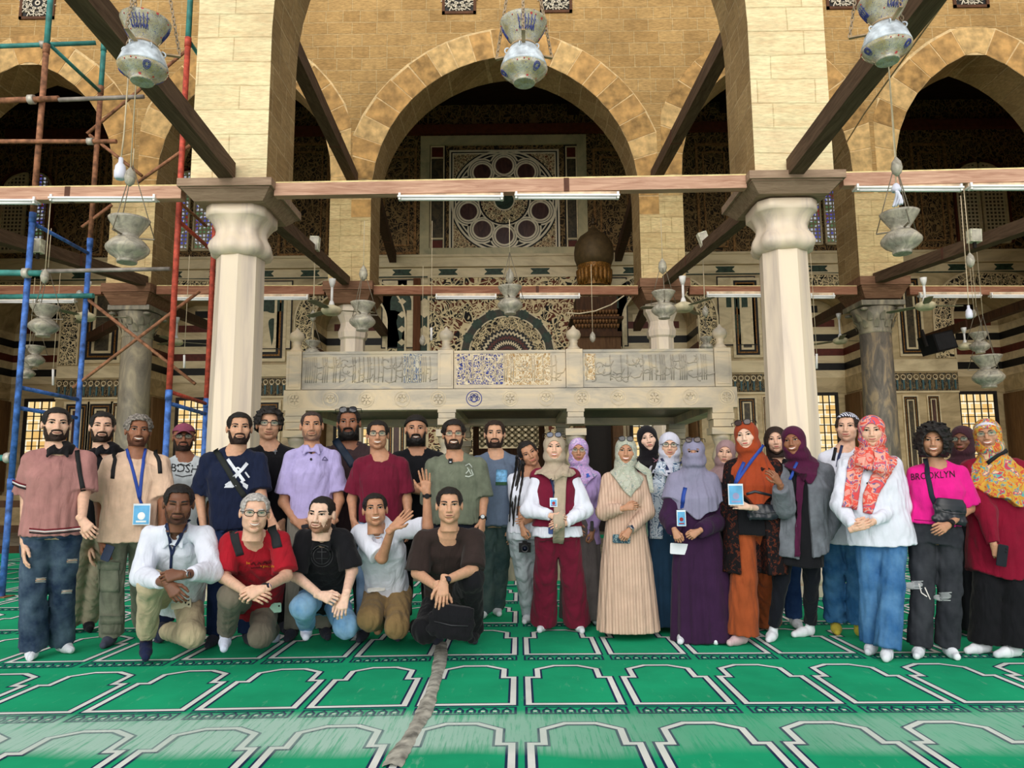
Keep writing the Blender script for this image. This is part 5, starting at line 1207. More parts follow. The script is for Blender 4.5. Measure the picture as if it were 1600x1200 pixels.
def hair(style, sex):
    key = (style, sex)
    if key in HAIR: return HAIR[key]
    b = HF[sex]; f = Field((-.13, -.14, -.17), (.13, .15, .16), .0042)
    X, Y, Z = np.meshgrid(*f.ax, indexing='ij'); base = sample(b, X, Y, Z); oob = np.maximum(np.maximum(np.abs(X)-.1, np.abs(Y-.0)-.125), Z-.12)
    skull = np.sqrt((X/.076)**2+((Y-.016)/.094)**2+((Z-.035)/.084)**2); sk = (skull-1)*.078
    base = np.where(oob > 0, sk, np.minimum(base, sk+.5*(Z < -.02)))
    def sm(e0, e1, v):
        t = np.clip((v-e0)/(e1-e0), 0, 1); return t*t*(3-2*t)
    if style == 'beard' or style == 'stubble' or style == 'fullbeard':
        base = sample(b, X, Y, Z)
        t = {'stubble': .0016, 'beard': .0030, 'fullbeard': .014}[style]
        zl = -.079+.066*sm(.038, .068, np.abs(X))
        reg = (Z-zl)*.8; reg = np.maximum(reg, Y-.006); ax_ = np.abs(X); reg = np.maximum(reg, ax_-.071)
        mo = np.sqrt((X/.034)**2+((Z+.0475-.05*ax_)/.0095)**2)-1; go = np.sqrt((X/.040)**2+((Z+.074)/.034)**2)-1; reg = np.minimum(reg, np.minimum(np.maximum(mo*.008, Y+.07), np.maximum(go*.03, Y+.055)))
        ho = np.sqrt((X/.027)**2+((Z+.0605)/.0115)**2)-1; reg = np.maximum(reg, -np.maximum(ho*.009, Y+.06)); reg = np.maximum(reg, -(Z+.135 if style == 'fullbeard' else Z+.118))
        tt = t*(1+.6*sm(-.06, -.1, Z)*(style == 'fullbeard')); d = np.maximum(base-tt-bumpy(.0012, 160, 3)(X, Y, Z), reg); f.D = d.astype(F32)
    else:
        fr = (1-sm(.048, .063, np.abs(X)+bumpy(.002, 300, 2)(X, Y, Z)))*(1-sm(-.05, -.02, Y)); hl = (.082-2.2*X*X)*fr+(-.002)*(1-fr)+bumpy(.0018, 260, 4)(X, Y, Z); hl = np.where(Y > .012, -.004-(Y-.012)*1.1, hl); hl = np.maximum(hl, -.075)
        ear = np.sqrt(((Y-.012)/.024)**2+((Z+.002)/.032)**2)-1
        th = {'short': .009, 'fade': .010, 'buzz': .0035, 'curly': .024, 'curlytop': .017, 'bald': .002, 'grey': .008, 'swept': .016, 'pulled': .009, 'bigcurl': .040, 'cap': .011, 'beanie': .012, 'bandana': .010, 'straight': .013}[style]
        side = sm(.0, .06, Z)
        if style in ('fade', 'short', 'grey', 'swept', 'curlytop', 'buzz'): T_ = th*(.38+.62*side)
        else: T_ = th
        amp, fq = {'curly': (.0065, 95), 'curlytop': (.005, 120), 'bigcurl': (.010, 85), 'swept': (.003, 60), 'grey': (.0018, 120)}.get(style, (.0012, 110))
        d = base-T_-bumpy(amp, fq, 5)(X, Y, Z)
        if style == 'bigcurl':
            d = np.minimum(d, (np.sqrt((X/.118)**2+((Y-.03)/.105)**2+((Z+.0)/.128)**2)-1)*.11-bumpy(.012, 75, 8)(X, Y, Z)*1.0)
            face = np.sqrt((X/.062)**2+((Z+.028)/.104)**2)-1; d = np.maximum(d, -np.maximum(face*.06, Y+.03)); f.D = np.maximum(d, -(Z+.125)).astype(F32); hl = None
        elif style == 'straight':
            d = np.minimum(base-th, (np.sqrt((X/.086)**2+((Y-.03)/.085)**2+(np.maximum(Z-.03, 0)/.098)**2)-1)*.08); face = np.sqrt((X/.063)**2+((Z+.025)/.1)**2)-1; d = np.maximum(d, -np.maximum(face*.06, Y+.02)); d = np.maximum(d, Z-.13); f.D = np.maximum(d, -(Z+.16)).astype(F32)
        elif style == 'beanie' or style == 'bandana':
            reg = -(Z-((.062 if style == 'bandana' else .045)+.55*np.maximum(-Y-.02, 0)-.55*np.maximum(Y, 0))); f.D = np.maximum(base-th, reg).astype(F32)
        elif style == 'cap':
            reg = -(Z-(.055-.45*np.maximum(Y, 0))); d1 = np.maximum(base-th, reg)
            br = np.sqrt((X/.070)**2+((Y+.085)/.065)**2+((Z-.064+.9*(np.abs(X)**2)/.07+.25*np.maximum(-Y-.09, 0))/.006)**2)-1; f.D = np.minimum(d1, br*.005).astype(F32)
        else:
            reg = (hl-Z)*.75; reg = np.maximum(reg, -ear*.02); f.D = np.maximum(d, reg).astype(F32)
    HAIR[key] = f.mesh(); return HAIR[key]
# ---------------------------------------------------------------- hands
HANDS = {}
def hand(pose):
    if pose in HANDS: return HANDS[pose]
    f = Field((-.075, -.06, -.22), (.08, .09, .04), .0033)
    curl, cthumb = {'relax': (18, 0), 'open': (3, -12), 'grip': (62, 22), 'half': (38, 10), 'flat': (6, 10)}[pose]
    f.cap((0, 0, .03), (0, 0, -.005), .026, .025, .0, sq=(1.08, .80, 1))
    kn = [(.030, .000, -.088), (.010, -.002, -.094), (-.011, -.001, -.090), (-.030, .003, -.080)]
    for i, k_ in enumerate(kn): f.cap((k_[0]*.45, .002, -.012), k_, .0145, .0115, .016)
    f.ell((.018, .010, -.035), (.016, .012, .028), .014)
    lens_ = [(.043, .026, .021), (.047, .030, .022), (.043, .028, .021), (.034, .021, .019)]; rad = [.0092, .0094, .0090, .0080]
    for i, (k_, L, r) in enumerate(zip(kn, lens_, rad)):
        p = np.array(k_); a = R(curl*(.55+.1*i)); sp = (-1.5+i)*-.06*(1.6 if pose == 'open' else 1)
        for j, l in enumerate(L):
            d = np.array((sp*math.cos(a), math.sin(a), -math.cos(a))); q_ = p+d*l; f.cap(p, q_, r*(1-.08*j), r*(.94-.1*j), .004); p = q_; a += R(curl*(1.0 if pose != 'open' else .6))
    t0 = np.array((.020, .004, -.022)); c = R(cthumb); out = .042-.022*math.sin(c); t1 = np.array((.020+out*.8, .012+.02*math.sin(c)+.006, -.062)); t2 = t1+np.array((.012-.03*math.sin(c), .008+.02*math.sin(c), -.030)); t3 = t2+np.array((.003-.02*math.sin(c), .006, -.024))
    f.chain([t0, t1, t2, t3], [.0135, .0115, .0100, .0080], .008)
    HANDS[pose] = f.mesh(); return HANDS[pose]
def hand_matrix(w_, d, back, side, s):
    """w_ wrist, d finger direction, back = direction the back of the hand faces, side 'a' thumb to the image right"""
    z = -Vector(d).normalized(); y_ = -Vector(back); y_ = (y_-z*y_.dot(z)).normalized(); x = y_.cross(z)
    M = Matrix(((x.x, y_.x, z.x, w_[0]), (x.y, y_.y, z.y, w_[1]), (x.z, y_.z, z.z, w_[2]), (0, 0, 0, 1)))
    sc = Matrix.Diagonal((s if side == 'a' else -s, s, s, 1)); return M @ sc, side == 'b'
SKIN = {}
def skin(c):
    if c in SKIN: return SKIN[c]
    q = N('skin', .5, 0, .35); n = q.noise(q.coord(), 40, 3); q.col(q.mix(q.range(n, .3, .7), tuple(v*.95 for v in c), tuple(min(255, v*1.04) for v in c)))
    q.b.inputs['Subsurface Weight'].default_value = .12; q.b.inputs['Subsurface Radius'].default_value = (.02, .008, .004); q.b.inputs['Subsurface Scale'].default_value = .3
    SKIN[c] = q.m; return q.m
def cloth(name, c, var=.08, rough=.88, weave=True, stripes=None):
    k = ('cloth', name)
    if k in MATS: return MATS[k]
    q = N(name, rough, 0, .12); o = q.coord(); n = q.noise(o, 7, 4, .6); cc = q.mix(q.range(n, .3, .7), tuple(v*(1-var) for v in c), tuple(min(255, v*(1+var)) for v in c))
    if stripes:
        s_ = q.sep(o); f = q.math('FRACT', q.math('MULTIPLY', s_[stripes[0]], stripes[1])); cc = q.mix(q.range(f, stripes[2], stripes[2]+.06), cc, stripes[3])
    q.col(cc); q.b.inputs['Sheen Weight'].default_value = .08
    if weave: q.bump(q.math('ADD', q.math('MULTIPLY', q.noise(o, 260, 1), .04), q.noise(q.vscale(o, (1, 1, .32)), 8.5, 3, .45, 1.6)), .55, .035)
    MATS[k] = q.m; return q.m
def pattern(name, base, stops, scale=22, dist=1.0, stretch=(1, 1, 1)):
    """scattered blotches of several colours"""
    q = N(name, .85, 0, .12); n = q.noise(q.vscale(q.coord(), stretch), scale, 2, .6, dist); q.col(q.ramp(n, [(0, base)]+stops, 'CONSTANT')); return q.m
def denim(name, c, fade):
    q = N(name, .9, 0, .1); o = q.coord(); n = q.noise(o, 5, 4, .6); n2 = q.noise(q.vscale(o, (1, 1, .3)), 60, 2); cc = q.mix(q.range(n, .38, .68, 0, 1), c, fade); cc = q.mix(q.range(n2, .3, .7, 0, .25), cc, tuple(min(255, v*1.3) for v in c)); q.col(cc); q.bump(n2, .2, .003); return q.m
M_eyew = plain('eye_white', (222, 214, 206), .25, var=.02); M_eyed = plain('dark_iris_and_lash', (26, 16, 12), .3); M_teeth = plain('teeth', (236, 230, 218), .3, var=.03); M_mouthline = plain('mouth_line', (84, 38, 34), .6)
M_lip = plain('rosy_lips', (188, 104, 96), .45); M_lipm = plain('brown_lips', (150, 88, 76), .5); M_lipr = plain('red_lips', (196, 60, 62), .4)
M_hb = plain('black_hair', (22, 18, 17), .6, var=.3, scale=60, spec=.35, bumpy=.5); M_hg = plain('grey_hair', (168, 164, 160), .7, var=.22, scale=60, bumpy=.5); M_hbl = plain('frosted_curls', (112, 106, 100), .7, var=.45, scale=70, bumpy=.5); M_hbr = plain('dark_brown_hair', (40, 27, 22), .6, var=.3, scale=60)
M_stub = plain('beard_stubble', (74, 54, 46), .8, var=.15, scale=80)
# ---------------------------------------------------------------- one person
PEOPLE = {}
def folds(amp, seed, sc=1.0, vert=.35):
    rng = np.random.RandomState(seed); n = 7; K = rng.normal(size=(n, 3))*np.array((42, 30, 42*vert))*sc; ph = rng.uniform(0, 6.3, n)
    return lambda X, Y, Z: amp*sum(1-2*np.abs(np.sin(K[i, 0]*X+K[i, 1]*Y+K[i, 2]*Z+ph[i])) for i in range(n))/2.2
def person(key, label, sex='m', Y=6.0, head=None, hrot=(0, 0, 0), hs=1.0, cx=None, px=None, feet=None, arm_a=None, arm_b=None, wd=1.0, belly=0.0, skin_c=(205, 160, 128),
           top=None, bottom=None, hd=None, socks=(226, 230, 240), Yh=None, kneel=None, smile=1, squint=0, beard=None, glasses=None, lip=None, shy=0, sh=None, browm=None, bare=False, hijab=None, seed=0, hem2=None, hz=None, byaw=0, over=None, hd2=None):
    Yh = Yh or Y; hc = P(head[0], head[1], Yh); f_ = sex == 'f'
    s = hz/1.63 if hz else hc.z/1.632
    hs = hs*(.97 if f_ else 1.0)*min(1.05, max(.94, s))
    ya = math.atan2(-hc.x, Yh); by = ya*.75+R(byaw)
    HM = Matrix.Translation(hc) @ Matrix.Rotation(R(hrot[0])+ya, 4, 'Z') @ Matrix.Rotation(R(hrot[2]), 4, 'Y') @ Matrix.Rotation(R(hrot[1]), 4, 'X') @ Matrix.Diagonal((hs*1.10, hs*1.05, hs, 1))
    cxp = cx if cx is not None else head[0]; pxp = px if px is not None else cxp
    SW = (.158 if not f_ else .135)*s*wd; BX = np.array([math.cos(by), math.sin(by), 0]); BF = np.array([math.sin(by), -math.cos(by), 0])
    if kneel:
        pa, pb = P(*sh[0]), P(*sh[1]); Sc = A3((pa+pb)/2); SA, SB = A3(pa), A3(pb); Pv = A3(P(*kneel['pelvis']))
    else:
        zs = hc.z-.226*s+shy; Sc = np.array([P(cxp, 760, Y).x, Y+.03, zs]); dn_ = np.array([0, 0, -.024*s]); SA = Sc-BX*SW+dn_; SB = Sc+BX*SW+dn_
        if sh: SA, SB = A3(P(*sh[0])), A3(P(*sh[1]))
        Pv = np.array([P(pxp, 830, Y).x, Y+.03, .90*s])
    side = SB-SA; side /= np.linalg.norm(side)
    up_ = Sc-Pv; TL = np.linalg.norm(up_); up_ /= TL; fr = -np.cross(side, up_)          # fr points to the back
    lo = np.array([min(SA[0], SB[0], Pv[0])-.42, min(Sc[1], Pv[1])-.62, 0]); hi = np.array([max(SA[0], SB[0], Pv[0])+.42, max(Sc[1], Pv[1])+.55, hc.z+.1])
    # legs
    legs = []
    HW = .088*s
    for i, sg in enumerate((-1, 1)):
        hip = Pv+side*sg*HW
        if kneel:
            kn, an, to = [A3(P(*q_)) if len(q_) == 3 else A3(q_[0]) for q_ in kneel['ab'[i]]]
        else:
            ft = feet[i] if feet and feet[i] else None
            if ft: g = PZ(*ft); an = np.array([g.x, g.y+.02, .075*s])
            else: an = np.array([Pv[0], Y+.04, .075*s])+BX*sg*.115*s
            kn = (hip+an)/2+np.array([0, -.03, .02*s]); to = an+BF*.15*s+BX*sg*.035+np.array([0, 0, -.04*s])
            if feet and len(feet) > 2 and feet[2]: to = an+BF*.10*s+BX*feet[2][i]*.13+np.array([0, 0, -.04*s])
        legs.append((hip, kn, an, to))
    for l in legs: lo = np.minimum(lo, np.minimum.reduce(l)-.12); hi = np.maximum(hi, np.maximum.reduce(l)+.12)
    lo[2] = 0
    arms = []
    for i, (a, S_) in enumerate(((arm_a, SA), (arm_b, SB))):
        sg = -1 if i == 0 else 1
        if a is None: e = S_+np.array([sg*.05, .03, -.29*s]); w_ = e+np.array([sg*-.0, -.04, -.25*s]); pose, tip, back = 'relax', None, None
        else:
            e = A3(P(a['e'][0], a['e'][1], Y+a['e'][2])); w_ = A3(P(a['w'][0], a['w'][1], Y+a['w'][2])); pose = a.get('pose', 'relax'); tip = a.get('tip'); back = a.get('back')
        arms.append((S_, e, w_, pose, tip, back))
        lo = np.minimum(lo, np.minimum(e, w_)-.2); hi = np.maximum(hi, np.maximum(e, w_)+.2)
    lo[2] = 0; k_ = .86 if f_ else 1.0; kk = k_*s
    h = .0105
    B = Field(lo, hi, h)
    tw, td = (.150, .102) if not f_ else (.138, .10)
    hipw = .150 if not f_ else .160
    bp = [(-.12, hipw*s*.8, .09*s), (.0, hipw*s, .11*s), (.38, (.135 if not f_ else .118)*s*wd+belly*.4, .095*s+belly*.5), (.72, tw*s*wd*1.04, td*s+.01), (.93, tw*s*wd*.88, td*s*.85), (1.0, tw*s*wd*.55, td*s*.7), (1.08, .06*s, .05*s)]
    B.loft(Pv, Sc, side, bp, .0)
    if f_: [B.ell(Pv+up_*TL*.66+side*q_*.068*s-fr*.085*s, (.058*s, .045*s, .055*s), .03) for q_ in (-1, 1)]
    nb = A3(HM @ Vector((0, .026, -.10))); B.cap(Sc+up_*.01, nb, .066*k_, .056*k_*hs, .05)
    B.cap(SA*.9+Sc*.1, Sc+up_*.065*s, .042*kk, .045*kk, .03); B.cap(SB*.9+Sc*.1, Sc+up_*.065*s, .042*kk, .045*kk, .03)
    for S_, e, w_, *_ in arms: B.chain([S_, e, w_], [.052*kk*min(wd, 1.15), .040*kk, .0265*kk], .02)
    for hip, kn, an, to in legs:
        B.chain([hip, kn, an], [.085*kk, .056*kk, .040*kk], .03); B.chain([an-[0, 0, (.03 if bare else .036)*s], to-[0, 0, 0 if bare else .008]], [(.036 if bare else .027)*s, (.03 if bare else .016)*s], .02)
    if not kneel: B.cut(lambda X, Y_, Z: .004-Z+0*X)
    else: B.cut(lambda X, Y_, Z: .008-Z+0*X)
    V, Fq = B.mesh(); parts = [(V, Fq, 0)]
    hv, hf = HEADS[sex]; parts.append((ap(HM, hv), hf, 0))
    hands = []
    for i, (S_, e, w_, pose, tip, back) in enumerate(arms):
        if pose == 'none': hands.append(None); continue
        d = (A3(P(tip[0], tip[1], Y+tip[2]))-w_) if tip else (w_-e); bk = back if back else ((-1 if i == 0 else 1)*.9, -.6, .1)
        M, fl = hand_matrix(w_, d, bk, 'ab'[i], .98*k_*min(1.02, s)); v, q_ = hand(pose); parts.append((ap(M, v), q_[:, ::-1] if fl else q_, 0)); hands.append(M)
    V, Fq, _ = merge(parts); base = np.array([Pv[0], Pv[1], 0])
    o = npmesh('person', V-base, Fq, skin(skin_c)); o.location = base; tag(o, label, 'person')
    hitV, hitF = [V], [Fq]; allparts = [(V, Fq)]
    def child(nm, v, q_, mats, hit=True, midx=None, parent=None, lab=None):
        if len(v) == 0: return None
        c = npmesh(nm, v, q_, mats, parent or o, midx)
        if hit: allparts.append((v, q_))
        if lab: c['label'] = lab
        return c
    # ---- socks
    if not bare and socks:
        F_ = Field(lo, np.array([hi[0], hi[1], .5]), .008)
        for hip, kn, an, to in legs:
            F_.chain([an+(kn-an)*.28, an], [.044*kk, .040*kk], .01); F_.chain([an-[0, 0, .034*s], (an+to)/2-[0, 0, .012], to-[0, 0, .006]], [.036*s, .036*s, .027*s], .03)
        F_.cut(lambda X, Y_, Z: .001-Z+0*X)
        Xg, Yg, Zg = np.meshgrid(*F_.ax, indexing='ij', sparse=True); mid = (legs[0][2][0]+legs[1][2][0])/2; D0 = F_.D.copy()
        sm_ = cloth('sock_%d_%d_%d' % socks, socks)
        F_.D = np.maximum(D0, Xg-mid).astype(F32); child('sock', *F_.mesh(), sm_)
        F_.D = np.maximum(D0, mid-Xg+.001).astype(F32); child('sock', *F_.mesh(), sm_)
    # ---- trousers or skirt
    fs = folds(.0042, seed+11, .8)
    if bottom:
        kd = bottom.get('kind', 'trousers'); m = bottom['m']; F_ = Field(lo, np.array([hi[0], hi[1], max(Pv[2]+.3, .6)]), h)
        if kd == 'trousers':
            fit = bottom.get('fit', 'regular'); r0, r1, r2 = {'slim': (.088, .062, .046), 'regular': (.096, .074, .066), 'baggy': (.098, .078, .086), 'wide': (.100, .098, .118), 'kneel': (.098, .080, .060)}[fit]
            F_.loft(Pv-up_*.05, Pv+up_*.16*s, side, [(0, hipw*s*1.06, .118*s), (.6, hipw*s*1.04+belly*.3, .118*s+belly*.3), (1, hipw*s*.98+belly*.4, .11*s+belly*.4)], 0)
            for hip, kn, an, to in legs:
                an2 = an+(kn-an)*(bottom.get('crop', .02)); F_.chain([hip, kn], [r0*s, r1*s], .022)
                F_.cap(kn, an2, r1*s, r2*s, .02, flat=1.0)
                if kneel: F_.ell(kn, (.078*s, .078*s, .078*s), .03)
            F_.disp(fs); F_.cut(lambda X, Y_, Z: (.012 if kneel else .022)-Z+0*X)
        else:
            zt_ = bottom.get('top', Pv[2]+.18); zb_ = bottom.get('bot', .03); w1 = bottom.get('w', .26); d1 = bottom.get('d', .2); npl = bottom.get('pleats', 14); am = bottom.get('amp', .05)
            fx = bottom.get('shift', 0); a_ = np.array([Pv[0]+fx, Pv[1]-.0, zb_]); b2 = np.array([Pv[0]*.4+Sc[0]*.6 if zt_ > Pv[2]+.2 else Pv[0], Pv[1], zt_])
            an_ = lambda th, t: am*np.sin(npl*th+1.3*np.sin(3*th)+seed)*np.clip(1.15-t, 0, 1)
            wt = bottom.get('wt', .15); F_.loft(a_, b2, (1, 0, 0), [(0, w1, d1), (.5, (w1*.55+wt*.45), (d1*.55+.055)), (.85, max(wt, hipw*s*1.02), .125), (1, wt, .11)], 0, ang=an_)
            if bottom.get('trot'):
                F_.disp(folds(.002, seed))
        child(bottom.get('name', kd), *F_.mesh(), m, lab=bottom.get('label'))
    # ---- upper garments
    def garment(top, gx=0.0):
        fit = top.get('fit', 1.0); sl = top.get('sleeve', 'short'); hemz = P(cxp, top['hem'], Y).z if 'hem' in top else Pv[2]+.02
        F_ = Field(lo, np.array([hi[0], hi[1], max(Sc[2]+.16, max(a[1][2] for a in arms)+.15, max(a[2][2] for a in arms)+.15)]), .0095)
        fl = top.get('flare', 0.0); g = .012*fit+gx
        t0 = (hemz-Pv[2])/TL if not kneel else top.get('t0', -.08)
        pr = [(t0, (hipw*s+g+.006+fl)*(1 if not kneel else .98)+belly*.5, .112*s+g+fl*.7+belly*.6), (.38, max((.142 if not f_ else .122)*s*wd+belly*.5+g+fl*.5, hipw*s*.92+fl*.5), .105*s+g+fl*.4+belly*.65),
              (.72, tw*s*wd*1.05+g+fl*.15, td*s+.014+g+(.01 if f_ else 0)), (.92, tw*s*wd*.90+g*.5, td*s*.90+g), (1.0, .095*s*wd, .066*s+g*.8), (1.07, .06*s, .052*s)]
        pr = [p for p in pr if p[0] > t0+.02 or p is pr[0]]
        F_.loft(Pv, Sc, side, pr, 0)
        if f_: [F_.ell(Pv+up_*TL*.66+side*q_*.068*s-fr*(.080*s+g*.6), (.062*s, .042*s, .06*s), .05) for q_ in (-1, 1)]
        if kneel is None: F_.cut(lambda X, Y_, Z: hemz-Z+0*X+top.get('hc', 0)*(X-Pv[0])**2+top.get('hs', 0)*(X-Pv[0]))
        F_.cap(SA*.94+Sc*.06, Sc+up_*.062*s, .046*kk+g*.35, .048*kk+gx, .03); F_.cap(SB*.94+Sc*.06, Sc+up_*.062*s, .046*kk+g*.35, .048*kk+gx, .03)
        for i, (S_, e, w_, *_) in enumerate(arms):
            sr = top.get('sr', .012); r0 = .049*kk*min(wd, 1.1)+g*.55
            if sl == 'short':
                en = S_+(e-S_)*top.get('sl', .78); F_.cap(S_, en, r0, .050*kk+sr+g, .03, flat=1.0)
            elif sl == 'long':
                F_.cap(S_, e, r0, .046*kk+sr+g*.5, .03); en = e+(w_-e)*top.get('sl', .93); F_.cap(e, en, .046*kk+sr+g*.5, top.get('cuff', .036)*k_+sr*.5, .012, flat=1.0)
            elif sl == 'vest': F_.cap(S_, S_+(e-S_)*.10, r0+gx, .05*kk+g, .03, flat=1.0)
        F_.disp(folds(top.get('fold', .0036)*(.6 if sl == 'vest' else 1), seed+3, top.get('fsc', .8), .3))
        nr = top.get('neck', .075)*k_; nh = A3(HM @ Vector((0, .0, -.13)))
        F_.cap(nh+np.array([0, .015, .10]), Sc+up_*.045*s-fr*.02, nr*.9, nr*.85, .006, 's')
        if top.get('v'):
            L = top['v']; F_.chain([Sc+up_*.05*s-fr*.085, Sc-up_*L-fr*.16], [nr*top.get('vw', .62), .008], .004, op='s')
        if top.get('open'):   # open front
            F_.put(lambda X, Y_, Z: np.maximum(np.abs(X-(Sc[0]+top.get('ox', 0)))-top['open']-np.maximum(0, (Z-Sc[2]+.3))*top.get('ow', 0), Y_-(Sc[1]-.02))+0*Z, lo, hi, .004, 's')
        V_, Q_ = F_.mesh(); tp = child(top.get('name', 'shirt'), V_, Q_, [top['m']], lab=top.get('label'))
        if top.get('collar'):
            Fc = Field(Sc-.17, Sc+.2, .0055); n0 = Sc+up_*.048*s-fr*.004; n1 = A3(HM @ Vector((0, .022, -.125)))
            Fc.cap(n0-up_*.01, n0+(n1-n0)*.62, .102*k_, .076*k_, 0, flat=1.0)
            Fc.put(lambda X, Y_, Z: ((X-n0[0])*up_[0]+(Y_-n0[1])*up_[1]+(Z-n0[2])*up_[2])+.030, n0-.2, n0+.2, 0, 's')
            for q_ in (-1, 1): Fc.cap(Sc+side*q_*.040-fr*.078+up_*.050, Sc+side*q_*.062-fr*(.100+g*.5)+up_*.005, .025, .011, .012, sq=(1, .5, 1))
            Fc.cap(n0-up_*.06, n1+up_*.05, .062*k_, .060*k_, .003, 's'); Fc.chain([Sc+up_*.09-fr*.075, Sc+up_*.01-fr*.13], [.030*k_, .004], .004, op='s')
            cm, ci = Fc.mesh(); child('collar', cm, ci, top['collar'])
    if top: garment(top)
    if over: garment(over, .010)
    # ---- hair, face
    hfr = lambda v: ap(HM, v)
    eyes, brows, mouth = features(sex, smile, squint)
    if not (hijab and hijab.get('niqab')): child('mouth', hfr(mouth[0]), mouth[1], [lip or (M_lip if f_ else M_lipm), M_teeth, M_mouthline], False, mouth[2])
    child('eyes', hfr(eyes[0]), eyes[1], [M_eyew if squint != 2 else skin(tuple(int(v*.82) for v in skin_c)), M_eyed], False, eyes[2]); child('eyebrows', hfr(brows[0]), brows[1], browm or M_hb, False)
    if hd:
        st, hm = hd; v, q_ = hair(st, sex); child({'cap': 'cap', 'beanie': 'beanie', 'bandana': 'bandana'}.get(st, 'hair'), hfr(v), q_, hm)
    if hd2: v, q_ = hair(hd2[0], sex); child('hair', hfr(v), q_, hd2[1])
    if beard: v, q_ = hair(beard[0], sex); child('beard', hfr(v), q_, beard[1])
    if glasses:
        fm, lm, rim, up2 = glasses
        if up2: ez, ey0 = (.116, -.070) if hijab else (.104, -.064)      # pushed up on the head
        else: ez, ey0 = .007, -.098
        g = MB(); Lq = MB()
        for q_ in (-1, 1):
            c = Vector((q_*.0335, ey0, ez)); pts = []
            for j in range(17):
                a = 2*math.pi*j/16; pts.append(HM @ (c+Vector((.0255*math.copysign(abs(math.cos(a))**.75, math.cos(a)), .006*abs(math.cos(a))*(q_*math.cos(a) > 0)+.0, (.0185 if not up2 else .022)*math.copysign(abs(math.sin(a))**.85, math.sin(a))))))
            g.tube(pts, rim*hs, 6); Lq.poly([p for p in pts[:-1]])
            g.tube([HM @ Vector((q_*.059, ey0+.008, ez+.006)), HM @ Vector((q_*(.079 if not up2 else .09), -.03, ez+.006)), HM @ Vector((q_*(.080 if not up2 else .092), .012, ez-(.0 if not up2 else .02)))], rim*hs, 6)
        g.tube([HM @ Vector((-.009, ey0-.002, ez+.004)), HM @ Vector((0, ey0-.004, ez+.007)), HM @ Vector((.009, ey0-.002, ez+.004))], rim*hs, 6)
        gg = g.build('sunglasses' if up2 else 'eyeglasses', fm, o); Lq.build('lenses', lm, gg)
    # ---- headscarf
    if hijab:
        hl = Vector((0, 0, -.13)); dr = hijab.get('drape', .20); w_ = hijab.get('w', 1.0)
        Fh = Field(np.minimum(A3(hc)-.2, Sc-np.array([.28, .24, dr+.06])), np.maximum(A3(hc)+.18, Sc+np.array([.28, .2, .1])), .0062)
        Mi = np.array(HM.inverted()); X, Yg, Z = np.meshgrid(*Fh.ax, indexing='ij')
        x = Mi[0, 0]*X+Mi[0, 1]*Yg+Mi[0, 2]*Z+Mi[0, 3]; y_ = Mi[1, 0]*X+Mi[1, 1]*Yg+Mi[1, 2]*Z+Mi[1, 3]; z = Mi[2, 0]*X+Mi[2, 1]*Yg+Mi[2, 2]*Z+Mi[2, 3]
        def el(c, r): 
            k0 = np.sqrt(((x-c[0])/r[0])**2+((y_-c[1])/r[1])**2+((z-c[2])/r[2])**2); return (k0-1)*min(r)*hs
        a = el((0, .018, .030), (.090, .108, .106)); b_ = el((0, .006, -.055), (.083, .090, .082)); kx = .03
        hh = np.clip(.5+.5*(b_-a)/kx, 0, 1); Fh.D = (b_*(1-hh)+a*hh-kx*hh*(1-hh)).astype(F32)
        if hijab.get('niqab'):
            b3 = el((0, -.024, -.045), (.074, .106, .105)); hh = np.clip(.5+.5*(b3-Fh.D)/.02, 0, 1); Fh.D = (Fh.D*(1-(1-hh))*0+np.minimum(b3, Fh.D)).astype(F32)
        Fh.cap(A3(HM @ Vector((0, .005, -.10))), Sc+up_*.02, .078*w_, .098*w_, .05)
        if hijab.get('fold', 1):
            Fh.D += (.0035*np.sin(60*(z-.7*y_)+30*np.abs(x)+seed)*(np.clip(-(z-.02)*12, 0, 1)+.25)).astype(F32)
        if dr > 0:
            top_w = tw*s*wd*1.12+hijab.get('ex', .02)
            Fh.loft(Sc-up_*dr, Sc+up_*.05, side, [(0, hijab.get('wb', top_w), td*s+hijab.get('de', .078)), (.45, top_w, td*s+hijab.get('de', .078)*.95), (.8, SW*.95+.03, .108), (1, .10, .088)], .04,
                    ang=lambda th, t: .028*np.sin(13*th+seed+2*t)+.012*np.sin(29*th+5*t))
            if hijab.get('arms', 0):
                for S_, e, w2, *_ in arms: Fh.cap(S_, S_+(e-S_)*hijab['arms'], .075, .09, .04, flat=1.0)
            cf = hijab.get('cut', 1.0)   # pointed or slanting lower edge
            Fh.D = np.maximum(Fh.D, ((Sc[2]-dr)-Z+cf*np.abs(X-Sc[0]-hijab.get('cxs', 0))+.012*np.sin(40*X+seed))*.8).astype(F32)
        if hijab.get('niqab'): ho = np.maximum(np.sqrt((x/.044)**2+((z-.010)/.0115)**2)-1, (y_+.03)*30)*.011
        else:
            fw_, ftop, fbot = hijab.get('face', (.054, .062, -.098)); cz = (ftop+fbot)/2; ho = np.maximum((np.sqrt((x/fw_)**2+((z-cz)/((ftop-fbot)/2))**2)-1)*.05, y_+.02)
        Fh.D = np.maximum(Fh.D, -ho*hs).astype(F32)
        v, q_ = Fh.mesh(); child('headscarf', v, q_, hijab['m'], lab=hijab.get('label'))
        if hijab.get('under'): v, q_ = hair('beanie', sex); child('underscarf', hfr(v), q_, hijab['under'])
    Va = np.concatenate([p[0] for p in allparts]); oo = 0; Fa = []
    for v, q_ in allparts: Fa.append(np.asarray(q_)+oo); oo += len(v)
    bvh = BVHTree.FromPolygons([tuple(v) for v in Va.tolist()], np.concatenate(Fa).tolist())
